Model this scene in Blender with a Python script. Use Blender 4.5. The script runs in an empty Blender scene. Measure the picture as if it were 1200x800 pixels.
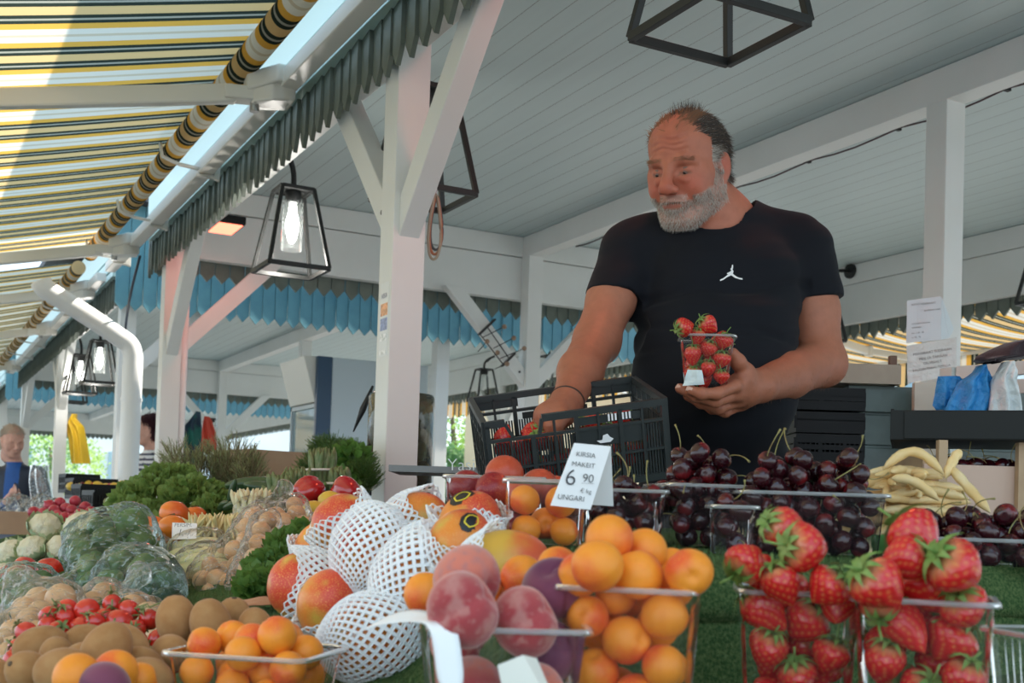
import bpy, bmesh, math, random
import numpy as np
from mathutils import Vector, Matrix, Euler, noise as mnoise
PI = math.pi
sc = bpy.context.scene
COL = sc.collection
rnd = random.Random(7)
H = 1.0                                     # camera height
# ------------------------------------------------------------------ camera frame (level-ish view with shifted lens)
FPX, CPX, CPY = 1357.0, 600.0, 558.4
_y, _p, _r = (math.radians(a) for a in (28.02, 1.76, 1.81))
CF = Vector((math.sin(_y)*math.cos(_p), math.cos(_y)*math.cos(_p), math.sin(_p)))
_r0 = Vector((math.cos(_y), -math.sin(_y), 0)); _u0 = _r0.cross(CF)
CR = _r0*math.cos(_r) + _u0*math.sin(_r); CU = -_r0*math.sin(_r) + _u0*math.cos(_r)
CAM = Vector((0, 0, H))
def ray(px, py): return CR*((px-CPX)/FPX) + CU*((CPY-py)/FPX) + CF
def dep(px, py, D): return CAM + ray(px, py)*D
def onx(px, py, x): d = ray(px, py); return CAM + d*(x/d.x)
def ony(px, py, y): d = ray(px, py); return CAM + d*(y/d.y)
def onz(px, py, z): d = ray(px, py); return CAM + d*((z-H)/d.z)
def proj(p):
    q = Vector(p)-CAM; d = q.dot(CF); return CPX+FPX*q.dot(CR)/d, CPY-FPX*q.dot(CU)/d, d
cam = bpy.data.cameras.new('camera'); camo = bpy.data.objects.new('camera', cam); COL.objects.link(camo)
cam.sensor_fit = 'HORIZONTAL'; cam.sensor_width = 36.0; cam.lens = FPX/1200*36
cam.shift_y = (CPY-400)/1200; cam.clip_start = 0.05; cam.clip_end = 300
M3 = Matrix((CR, CU, -CF)).transposed()
camo.matrix_world = Matrix.Translation(CAM) @ M3.to_4x4()
sc.camera = camo
cam.dof.use_dof = True; cam.dof.focus_distance = 2.3; cam.dof.aperture_fstop = 9.0
# ------------------------------------------------------------------ materials
MATS = {}
def mat(name, col=(.8,.8,.8), rough=.5, spec=.5, metal=0, sss=0, sssr=(.01,.004,.002), coat=0, var=0, hue=0, trans=0, noise=None, bump=None, emit=None, estr=0, sheen=0, thin=None):
    """procedural principled material; noise=(scale, colour2, lo, hi) mixes a second colour; bump=(scale, strength, dist); var = per-object value variation"""
    if name in MATS: return MATS[name]
    m = bpy.data.materials.new(name); m.use_nodes = True; nt = m.node_tree; N = nt.nodes; L = nt.links
    b = N['Principled BSDF']; b.inputs['Roughness'].default_value = rough; b.inputs['Metallic'].default_value = metal
    b.inputs['Specular IOR Level'].default_value = spec
    b.inputs['Coat Weight'].default_value = coat; b.inputs['Coat Roughness'].default_value = .1
    if sheen: b.inputs['Sheen Weight'].default_value = sheen; b.inputs['Sheen Roughness'].default_value = .4
    if sss:
        b.inputs['Subsurface Weight'].default_value = sss; b.inputs['Subsurface Radius'].default_value = (1,.4,.25); b.inputs['Subsurface Scale'].default_value = sssr[0]
    if trans: b.inputs['Transmission Weight'].default_value = trans
    rgb = N.new('ShaderNodeRGB'); rgb.outputs[0].default_value = (*col, 1); out = rgb.outputs[0]
    tc = None
    def tex():
        nonlocal tc
        if tc is None: tc = N.new('ShaderNodeTexCoord')
        return tc.outputs['Object']
    if noise:
        n = N.new('ShaderNodeTexNoise'); n.inputs['Scale'].default_value = noise[0]; n.inputs['Detail'].default_value = 4
        L.new(tex(), n.inputs['Vector'])
        oi = N.new('ShaderNodeObjectInfo')
        mr = N.new('ShaderNodeMapRange'); mr.inputs['From Min'].default_value = noise[2]; mr.inputs['From Max'].default_value = noise[3]
        L.new(n.outputs['Fac'], mr.inputs['Value'])
        mx = N.new('ShaderNodeMix'); mx.data_type = 'RGBA'; L.new(mr.outputs[0], mx.inputs['Factor'])
        L.new(out, mx.inputs[6]); mx.inputs[7].default_value = (*noise[1], 1); out = mx.outputs[2]
        n.noise_dimensions = '4D'; mm = N.new('ShaderNodeMath'); mm.operation = 'MULTIPLY'; mm.inputs[1].default_value = 37; L.new(oi.outputs['Random'], mm.inputs[0]); L.new(mm.outputs[0], n.inputs['W'])
    if var or hue:
        oi = N.new('ShaderNodeObjectInfo'); hs = N.new('ShaderNodeHueSaturation')
        r1 = N.new('ShaderNodeMapRange'); r1.inputs['To Min'].default_value = 1-var; r1.inputs['To Max'].default_value = 1+var
        L.new(oi.outputs['Random'], r1.inputs['Value']); L.new(r1.outputs[0], hs.inputs['Value'])
        if hue:
            m1 = N.new('ShaderNodeMath'); m1.operation = 'MULTIPLY'; m1.inputs[1].default_value = 7.31
            m2 = N.new('ShaderNodeMath'); m2.operation = 'FRACT'; L.new(oi.outputs['Random'], m1.inputs[0]); L.new(m1.outputs[0], m2.inputs[0])
            r2 = N.new('ShaderNodeMapRange'); r2.inputs['To Min'].default_value = .5-hue; r2.inputs['To Max'].default_value = .5+hue
            L.new(m2.outputs[0], r2.inputs['Value']); L.new(r2.outputs[0], hs.inputs['Hue'])
        L.new(out, hs.inputs['Color']); out = hs.outputs[0]
    L.new(out, b.inputs['Base Color'])
    if bump:
        n = N.new('ShaderNodeTexNoise'); n.inputs['Scale'].default_value = bump[0]; n.inputs['Detail'].default_value = 5
        L.new(tex(), n.inputs['Vector']); bp = N.new('ShaderNodeBump'); bp.inputs['Strength'].default_value = bump[1]; bp.inputs['Distance'].default_value = bump[2]
        L.new(n.outputs['Fac'], bp.inputs['Height']); L.new(bp.outputs[0], b.inputs['Normal'])
    if emit: b.inputs['Emission Color'].default_value = (*emit, 1); b.inputs['Emission Strength'].default_value = estr
    MATS[name] = m; return m
def clear_plastic(name, tint=(.96,.98,.98), opac=.12, rough=.08, streak=0, gloss=.35, body=(.85,.9,.9)):
    """thin clear film: mostly transparent, some gloss and a little milky body, optional crinkle bump with white highlight streaks painted in"""
    if name in MATS: return MATS[name]
    m = bpy.data.materials.new(name); m.use_nodes = True; nt = m.node_tree; N = nt.nodes; L = nt.links; N.clear()
    o = N.new('ShaderNodeOutputMaterial'); t = N.new('ShaderNodeBsdfTransparent'); t.inputs[0].default_value = (*tint, 1)
    g = N.new('ShaderNodeBsdfGlossy'); g.inputs['Roughness'].default_value = rough; g.inputs[0].default_value = (1,1,1,1)
    d = N.new('ShaderNodeBsdfDiffuse'); d.inputs[0].default_value = (*body, 1)
    tr = N.new('ShaderNodeBsdfTranslucent'); tr.inputs[0].default_value = (*body, 1); ad = N.new('ShaderNodeMixShader'); ad.inputs[0].default_value = .5
    L.new(d.outputs[0], ad.inputs[1]); L.new(tr.outputs[0], ad.inputs[2])
    fr = N.new('ShaderNodeLayerWeight'); fr.inputs['Blend'].default_value = gloss
    m1 = N.new('ShaderNodeMixShader'); m2 = N.new('ShaderNodeMixShader')
    L.new(fr.outputs['Fresnel'], m1.inputs[0]); L.new(t.outputs[0], m1.inputs[1]); L.new(g.outputs[0], m1.inputs[2])
    m2.inputs[0].default_value = opac; L.new(m1.outputs[0], m2.inputs[1]); L.new(ad.outputs[0], m2.inputs[2])
    if streak:
        tc = N.new('ShaderNodeTexCoord'); n = N.new('ShaderNodeTexNoise'); n.inputs['Scale'].default_value = streak; n.inputs['Detail'].default_value = 3; n.inputs['Distortion'].default_value = 1.5
        L.new(tc.outputs['Object'], n.inputs['Vector']); bp = N.new('ShaderNodeBump'); bp.inputs['Strength'].default_value = .8; bp.inputs['Distance'].default_value = .004
        L.new(n.outputs['Fac'], bp.inputs['Height'])
        for q in (g, d, fr): L.new(bp.outputs[0], q.inputs['Normal'])
        rmp = N.new('ShaderNodeMapRange'); rmp.inputs['From Min'].default_value = .52; rmp.inputs['From Max'].default_value = .74; rmp.inputs['To Min'].default_value = opac*.5; rmp.inputs['To Max'].default_value = min(1, opac*6)  # whiter, more opaque streaks painted in as highlights on the film
        L.new(n.outputs['Fac'], rmp.inputs['Value']); L.new(rmp.outputs[0], m2.inputs[0])
    L.new(m2.outputs[0], o.inputs[0]); MATS[name] = m; return m
# ------------------------------------------------------------------ mesh builder
class MB:
    def __init__(s): s.v = []; s.f = []; s.m = []; s.mi = 0
    def add(s, vs, fs):
        b = len(s.v); s.v += [tuple(v) for v in vs]; s.f += [tuple(b+i for i in f) for f in fs]; s.m += [s.mi]*len(fs); return s
    def box(s, lo, hi, rot=None, piv=None):
        x0,y0,z0 = lo; x1,y1,z1 = hi
        vs = [Vector(p) for p in ((x0,y0,z0),(x1,y0,z0),(x1,y1,z0),(x0,y1,z0),(x0,y0,z1),(x1,y0,z1),(x1,y1,z1),(x0,y1,z1))]
        if rot is not None:
            c = Vector(piv) if piv is not None else sum(vs, Vector())/8
            vs = [rot @ (v-c) + c for v in vs]
        return s.add(vs, [(0,3,2,1),(4,5,6,7),(0,1,5,4),(1,2,6,5),(2,3,7,6),(3,0,4,7)])
    def bar(s, a, b, w, h, up=(0,0,1)):
        """square bar from a to b, w sideways, h along up"""
        a, b = Vector(a), Vector(b); d = (b-a).normalized(); up = Vector(up); sd = d.cross(up)
        if sd.length < 1e-4: sd = d.cross(Vector((1,0,0)))
        sd.normalize(); u = sd.cross(d).normalized()
        vs = []
        for p in (a, b):
            for i, j in ((-1,-1),(1,-1),(1,1),(-1,1)): vs.append(p + sd*(i*w/2) + u*(j*h/2))
        return s.add(vs, [(0,1,2,3),(7,6,5,4),(0,4,5,1),(1,5,6,2),(2,6,7,3),(3,7,4,0)])
    def tube(s, pts, r, n=8, cap=True, closed=False):
        pts = [Vector(p) for p in pts]; rs = r if isinstance(r, (list, tuple)) else [r]*len(pts)
        ref = None; rings = []; N = len(pts)
        for i, p in enumerate(pts):
            if closed: t = (pts[(i+1) % N]-pts[i-1])
            else: t = pts[min(i+1, N-1)]-pts[max(i-1, 0)]
            if t.length < 1e-9: t = Vector((0,0,1))
            t.normalize()
            if ref is None:
                ref = t.orthogonal().normalized()
            ref = (ref - t*ref.dot(t))
            if ref.length < 1e-6: ref = t.orthogonal()
            ref.normalize(); bn = t.cross(ref)
            rings.append([p + (ref*math.cos(2*PI*k/n) + bn*math.sin(2*PI*k/n))*rs[i] for k in range(n)])
        vs = [v for rg in rings for v in rg]; fs = []
        for i in range(N if closed else N-1):
            j = (i+1) % N
            for k in range(n): fs.append((i*n+k, i*n+(k+1) % n, j*n+(k+1) % n, j*n+k))
        if cap and not closed: fs.append(tuple(reversed(range(n)))); fs.append(tuple((N-1)*n+k for k in range(n)))
        return s.add(vs, fs)
    def lathe(s, prof, n=24, M=None, wob=None):
        """prof [(r,z)...]; M matrix"""
        vs = []; fs = []
        for i, (r, z) in enumerate(prof):
            for k in range(n):
                a = 2*PI*k/n; rr = r*(wob(a, z) if wob else 1); vs.append(Vector((rr*math.cos(a), rr*math.sin(a), z)))
        for i in range(len(prof)-1):
            for k in range(n): fs.append((i*n+k, i*n+(k+1) % n, (i+1)*n+(k+1) % n, (i+1)*n+k))
        fs.append(tuple(reversed(range(n)))); fs.append(tuple((len(prof)-1)*n+k for k in range(n)))
        if M is not None: vs = [M @ v for v in vs]
        return s.add(vs, fs)
    def poly(s, pts, d):
        """prism: planar polygon pts extruded by vector d"""
        pts = [Vector(p) for p in pts]; n = len(pts); d = Vector(d)
        return s.add(pts + [p+d for p in pts], [tuple(reversed(range(n))), tuple(range(n, 2*n))] + [(i, (i+1) % n, n+(i+1) % n, n+i) for i in range(n)])
    def build(s, name, mt, parent=None, smooth=False, loc=None, bevel=0, world=True, auto=False):
        me = bpy.data.meshes.new(name); off = Vector((0,0,0))
        if parent is not None and world:
            p = parent
            while p is not None: off += p.location; p = p.parent
        if loc is not None: loc = Vector(loc)
        o2 = loc if (loc is not None and parent is None) else Vector((0,0,0))
        me.from_pydata([tuple(Vector(v)-off-o2) for v in s.v], [], s.f)
        ms = mt if isinstance(mt, (list, tuple)) else [mt]
        for m_ in ms: me.materials.append(m_)
        if len(ms) > 1: me.polygons.foreach_set('material_index', s.m)
        if smooth:
            me.polygons.foreach_set('use_smooth', [True]*len(me.polygons))
        me.update()
        if auto: me.set_sharp_from_angle(angle=math.radians(40))
        o = bpy.data.objects.new(name, me); COL.objects.link(o)
        if parent is not None: o.parent = parent
        elif loc is not None: o.location = loc
        if bevel:
            bv = o.modifiers.new('b', 'BEVEL'); bv.width = bevel; bv.segments = 2; bv.limit_method = 'ANGLE'
        return o
def empty(name, loc, rz=0):
    o = bpy.data.objects.new(name, None); COL.objects.link(o); o.location = loc; o.rotation_euler = (0,0,rz); o.empty_display_size = .05; return o
def tag(o, label=None, cat=None, group=None, kind=None):
    if label: o['label'] = label
    if cat: o['category'] = cat
    if group: o['group'] = group
    if kind: o['kind'] = kind
    return o
def struct(o): o['kind'] = 'structure'; return o
KIDS = {}
def copy_tree(o, parent=None):
    c = o.copy(); COL.objects.link(c)
    if parent is not None: c.parent = parent
    for ch in list(o.children): copy_tree(ch, c)
    return c
def nz(v, s=1.0): return mnoise.noise(Vector(v)*s)

# ------------------------------------------------------------------ paints
def paint_boards(name, col, period=.12, axis='X', dark=(.10,.11,.10), w=.02, warm=.04):
    m = bpy.data.materials.new(name); m.use_nodes = True; nt = m.node_tree; N = nt.nodes; L = nt.links; b = N['Principled BSDF']
    b.inputs['Roughness'].default_value = .42
    g = N.new('ShaderNodeNewGeometry'); sx = N.new('ShaderNodeSeparateXYZ'); L.new(g.outputs['Position'], sx.inputs[0])
    d = N.new('ShaderNodeMath'); d.operation = 'DIVIDE'; d.inputs[1].default_value = period; L.new(sx.outputs[axis], d.inputs[0])
    fr = N.new('ShaderNodeMath'); fr.operation = 'FRACT'; L.new(d.outputs[0], fr.inputs[0])
    lt = N.new('ShaderNodeMath'); lt.operation = 'LESS_THAN'; lt.inputs[1].default_value = w; L.new(fr.outputs[0], lt.inputs[0])
    n = N.new('ShaderNodeTexNoise'); n.inputs['Scale'].default_value = 3; n.inputs['Detail'].default_value = 6; L.new(g.outputs['Position'], n.inputs['Vector'])
    mp = N.new('ShaderNodeMapping'); mp.inputs['Scale'].default_value = (6, .5, 6) if axis == 'X' else (.5, 6, 6); L.new(g.outputs['Position'], mp.inputs[0]); L.new(mp.outputs[0], n.inputs['Vector'])
    mx = N.new('ShaderNodeMix'); mx.data_type = 'RGBA'; L.new(n.outputs['Fac'], mx.inputs['Factor']); mx.inputs[6].default_value = (*[c*(1-warm*2) for c in col], 1); mx.inputs[7].default_value = (*[min(1,c*(1+warm)) for c in col], 1)
    m2 = N.new('ShaderNodeMix'); m2.data_type = 'RGBA'; L.new(lt.outputs[0], m2.inputs['Factor']); L.new(mx.outputs[2], m2.inputs[6]); m2.inputs[7].default_value = (*dark, 1)
    v = N.new('ShaderNodeTexVoronoi'); v.inputs['Scale'].default_value = 5.5; L.new(g.outputs['Position'], v.inputs['Vector'])
    l2 = N.new('ShaderNodeMath'); l2.operation = 'LESS_THAN'; l2.inputs[1].default_value = .022; L.new(v.outputs['Distance'], l2.inputs[0])
    m3 = N.new('ShaderNodeMix'); m3.data_type = 'RGBA'; L.new(l2.outputs[0], m3.inputs['Factor']); L.new(m2.outputs[2], m3.inputs[6]); m3.inputs[7].default_value = (.25,.24,.22, 1)
    L.new(m3.outputs[2], b.inputs['Base Color'])
    iv = N.new('ShaderNodeMath'); iv.operation = 'MULTIPLY'; iv.inputs[1].default_value = -1; L.new(lt.outputs[0], iv.inputs[0])
    bp = N.new('ShaderNodeBump'); bp.inputs['Distance'].default_value = .004; bp.inputs['Strength'].default_value = .8; L.new(iv.outputs[0], bp.inputs['Height']); L.new(bp.outputs[0], b.inputs['Normal'])
    MATS[name] = m; return m
WHITE = mat('white_painted_wood', (.80,.81,.79), .45, noise=(2.5, (.74,.75,.72), .35, .7), bump=(40,.08,.002))
WHITE2 = mat('white_powder_coat', (.82,.83,.82), .35)
CEIL = paint_boards('ceiling_boards', (.56,.66,.66))
FRINGE = mat('grey_green_paint', (.155,.18,.15), .5, noise=(14, (.115,.14,.115), .35, .7), bump=(60,.1,.002))
TEAL = mat('teal_paint', (.125,.30,.345), .45, noise=(12, (.10,.25,.30), .35, .7), bump=(60,.1,.002))
BLACKM = mat('black_metal', (.018,.019,.018), .45, spec=.4)
CREAMM = mat('cream_coated_aluminium', (.74,.72,.66), .35)
STEEL = mat('steel', (.5,.5,.5), .3, metal=1)
RUBBER = mat('black_rubber', (.015,.015,.017), .5)

# ------------------------------------------------------------------ pavilions
PF, PM, PR = 1.34, 3.77, 6.17      # x of the three post rows (front faces)
ZB, ZC, ZM = 2.47, 2.91, 2.765     # beam bottom, ceiling, middle beam bottom
S = .11
tr = [0]
def trim(mb, mt=None, bevel=.003):
    tr[0] += 1; o = mb.build('trim_%d' % tr[0], mt or WHITE, bevel=bevel); return struct(o)
def fringe(axis, at, a0, a1, ztip, ztop, mt, out=-1, pitch=.094, zs=None):
    """row of upright boards with pointed ends; axis 'y' runs along y at x=at"""
    mb = MB(); a = a0; k = 0; t = .016
    while a < a1:
        w = pitch-.003; off = .004*math.sin(k*1.7); zt = ztip + .004*math.sin(k*2.3)
        pr = [(a, ztop), (a, zt+.05), (a+w/2, zt), (a+w, zt+.05), (a+w, ztop)]
        if axis == 'y':
            # boards slightly turned so that each overlaps the next, as the photo shows
            mb.poly([(at+off+.010*(q-a)/w, q, z) for q, z in pr][::-1], (t, 0, 0))
        else: mb.poly([(q, at+off+.010*(q-a)/w, z) for q, z in pr], (0, t, 0))
        a += pitch; k += 1
    return trim(mb, mt, bevel=0)
def brace(mb, a, b, w=.075, up=(0,0,1)): mb.bar(a, b, w, .095, up)
def post(x, y, lab, braces=(), ztop=None, w=S, group=None):
    root = empty('roof_post', (x+w/2, y+w/2, 0)); tag(root, lab, 'post', group)
    m = MB(); m.box((x, y, 0), (x+w, y+w, ztop or (ZM+.001 if x == PM else (ZM if x == PR else ZC-.002)))); m.build('shaft', WHITE, root, bevel=.004)
    m = MB(); m.box((x-.03, y-.03, 0), (x+w+.03, y+w+.03, .02)); m.build('foot_plate', WHITE2, root, bevel=.003)
    cx, cy = x+w/2, y+w/2; e = w/2
    for d, zt in braces:
        L_ = .55; b = MB(); dx, dy = {'-y': (0,-1), '+y': (0,1), '+x': (1,0), '-x': (-1,0)}[d]
        z0 = zt-L_-.03
        pa = Vector((cx+dx*(e-.03), cy+dy*(e-.03), z0)); pb = Vector((cx+dx*(e+L_), cy+dy*(e+L_), zt+.02))
        sd = Vector((dy, -dx, 0))*.035; u = Vector((-dx*.7071, -dy*.7071, .7071))*.047
        # cut flush: vertical cut against the post, horizontal under the beam
        cut_v = .066; pts = [pa+Vector((0,0,-cut_v)), pa+Vector((0,0,cut_v)), pb+Vector((-dx*cut_v,-dy*cut_v,0)), pb+Vector((dx*cut_v,dy*cut_v,0))]
        b.poly([p-sd for p in pts], sd*2)
        b.v = [tuple(v) for v in b.v]
        bo = b.build('brace', WHITE, root, bevel=.004)
        s_ = MB(); c = pa + Vector((dx*.07, dy*.07, .07)); s_.tube([c-sd*1.02, c-sd*1.12], .008, 10); s_.build('bolt', BLACKM, bo)
    return root
def pavilion(y0, y1, ys, ends, floor_boards=True, near_mat=TEAL, idx=0, xl=PF, far_only=False):
    m = MB(); m.box((xl-.05, y0, ZC), (PR+S, y1, ZC+.02)); o = m.build('ceiling_%d' % idx if idx else 'ceiling', CEIL); struct(o)
    # front beam with inner fascia, middle beam, rear beam
    m = MB(); m.box((xl+.012, y0+.003, ZB), (xl+S-.012, y1-.003, ZC-.003)); trim(m)
    m = MB(); m.box((PM, y0+.13, ZM), (PM+S, y1-.13, ZC-.003)); trim(m)
    m = MB(); m.box((PR, y0+.13, ZM+.0), (PR+.03, y1-.13, ZC-.004)); trim(m)
    m = MB(); m.box((PR+.008, y0+.13, ZB), (PR+.05, y1-.13, ZM-.004)); trim(m)
    m = MB(); m.box((PR+.052, y0+.10, ZB-.0), (PR+.058, y1-.10, ZC+.03)); trim(m, WHITE, 0)  # thin backing panel added to block sunlight leaking through the fascia gap
    # board behind the awning bar on the outer face
    m = MB(); m.box((xl-.075, y0+.05, 2.70), (xl+.004, y1-.05, 2.93)); trim(m, PALE)
    m = MB(); m.box((xl-.070, y0+.05, 2.55), (xl+.004, y1-.05, 2.592)); trim(m, PALE)
    m = MB(); m.box((xl-.074, y0+.05, 2.604), (xl+.004, y1-.05, 2.70-.012)); trim(m, PALE)
    m = MB(); m.box((xl-.055, y0+.06, 2.56), (xl-.052, y1-.06, 2.72)); trim(m, BLACKM, 0)  # black strip added behind the boards to darken the gap between them
    fringe('y', xl-.045, y0-.02, y1+.04, 2.352, 2.64, FRINGE)
    fringe('y', PR+.06, y0-.02, y1+.04, 2.352, 2.64, FRINGE)
    if 'far' in ends:
        m = MB(); m.box((xl+S, y1-.13, ZM+.004), (PR, y1-.04, ZC-.003)); trim(m)
        m = MB(); m.box((xl+S, y1-.122, ZB), (PR, y1-.05, ZM-.002)); trim(m)
        fringe('x', y1-.02, xl-.03, PR+.06, 2.352, 2.64, FRINGE)
    if 'near' in ends:
        m = MB(); m.box((xl, y0, ZB), (PR, y0+.08, ZC-.003)); trim(m)
        fringe('x', y0-.04, xl-.06, PR+.06, 2.31, 3.05, near_mat)
PALE = mat('pale_mint_paint', (.60,.76,.72), .4)
pavilion(-2.2, 7.16, (), ('far',), idx=0)
pavilion(8.34, 15.70, (), ('far','near'), idx=1)
pavilion(17.3, 27.5, (), ('far','near'), idx=2)
# roofs: overhanging slabs above the ceilings
def roof(y0, y1):
    m = MB(); z = 3.0
    m.poly([(1.08, y0, z+.06), (6.45, y0, z+.06), (6.45, y0, z+.12), (3.77, y0, z+.75), (1.08, y0, z+.12)][::-1], (0, y1-y0, 0)); return struct(m.build('roof', mat('roof_felt', (.1,.1,.11), .8)))
roof(-2.5, 7.3); roof(8.2, 15.9); roof(17.1, 27.6)
# posts
post(PF, 3.36, 'white square post standing behind the pile of netted mangoes, small stickers on its face', (('-y', ZB), ('+y', ZB)))
post(PF, 6.90, 'white square post with pink glow standing behind the bushy rosemary', (('-y', ZB), ('+x', ZB)))
post(PM, 3.36, 'white square post carrying two paper notices, right of the man', (), ztop=ZM+.001)
post(PM, 6.93, 'white corner post with two braces and a hook rack, left of the man', (('-x', ZB), ('+x', ZB)))
post(PR, 3.36, 'white rear post hidden beyond the man', ())
post(PR, 6.93, 'white rear corner post of the near pavilion', ())
post(PF, 8.42, 'bright white post with a dark cable, first post of the next pavilion', (('+x', ZB),))
post(PF, 11.95, 'white post beside the hanging yellow bag', (('-y', ZB), ('+y', ZB)))
post(PF, 15.5, 'white post behind the man with the plastic bag', (('-y', ZB),('+x', ZB)))
post(PM, 8.42, 'white middle post of the next pavilion, hidden by the big post', ())
post(PM, 11.95, 'white post at the corner of the tall refrigerator', ())
post(PM, 15.5, 'white far post with the green and red jackets hung beside it', (('-x', ZB), ('+x', ZB)))
post(PR, 8.42, 'white rear post seen between the hook rack and the lantern', ())
post(PR, 11.95, 'white rear post with two braces beyond the small black lantern', (('-y', ZB), ('+y', ZB)))
post(PF, 19.0, 'farthest white post at the left edge, beyond the grey haired man', ())
post(PM, 19.0, 'distant white post in the third pavilion', ())
# ------------------------------------------------------------------ awnings
def stripe_mat(name, y0=3.924, per=.432, tr=.5):
    m = bpy.data.materials.new(name); m.use_nodes = True; nt = m.node_tree; N = nt.nodes; L = nt.links; N.clear()
    o = N.new('ShaderNodeOutputMaterial'); g = N.new('ShaderNodeNewGeometry'); sx = N.new('ShaderNodeSeparateXYZ'); L.new(g.outputs['Position'], sx.inputs[0])
    a = N.new('ShaderNodeMath'); a.operation = 'SUBTRACT'; a.inputs[1].default_value = y0-per*40; L.new(sx.outputs['Y'], a.inputs[0])
    d = N.new('ShaderNodeMath'); d.operation = 'DIVIDE'; d.inputs[1].default_value = per; L.new(a.outputs[0], d.inputs[0])
    f = N.new('ShaderNodeMath'); f.operation = 'FRACT'; L.new(d.outputs[0], f.inputs[0])
    r = N.new('ShaderNodeValToRGB'); r.color_ramp.interpolation = 'CONSTANT'; W_ = (.80,.80,.78); Y_ = (.80,.47,.10); D_ = (.035,.05,.045); G_ = (.42,.43,.40); C_ = (.78,.57,.30); P_ = (.66,.60,.50)
    seq = [(0,P_),(.025,W_),(.14,Y_),(.25,D_),(.315,G_),(.355,D_),(.42,C_),(.58,D_),(.645,G_),(.685,D_),(.75,Y_),(.86,W_),(.975,P_)]
    e = r.color_ramp.elements; e[0].position = 0; e[0].color = (*seq[0][1],1); e[1].position = seq[1][0]; e[1].color = (*seq[1][1],1)
    for p_, c_ in seq[2:]: q = e.new(p_); q.color = (*c_,1)
    L.new(f.outputs[0], r.inputs['Fac'])
    df = N.new('ShaderNodeBsdfDiffuse'); tl = N.new('ShaderNodeBsdfTranslucent'); mx = N.new('ShaderNodeMixShader'); mx.inputs[0].default_value = tr
    wm_ = N.new('ShaderNodeMix'); wm_.data_type = 'RGBA'; wm_.blend_type = 'MULTIPLY'; wm_.inputs['Factor'].default_value = 1; L.new(r.outputs[0], wm_.inputs[6]); wm_.inputs[7].default_value = (1,.93,.80,1); L.new(r.outputs[0], df.inputs[0]); L.new(wm_.outputs[2], tl.inputs[0]); L.new(df.outputs[0], mx.inputs[1]); L.new(tl.outputs[0], mx.inputs[2]); L.new(mx.outputs[0], o.inputs[0]); return m
STRIPE = stripe_mat('striped_awning_cloth'); STRIPE2 = stripe_mat('dimmed_awning_cloth', tr=.13)  # rear cloth: same fabric, translucency lowered so sun won't wash out stripes
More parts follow.
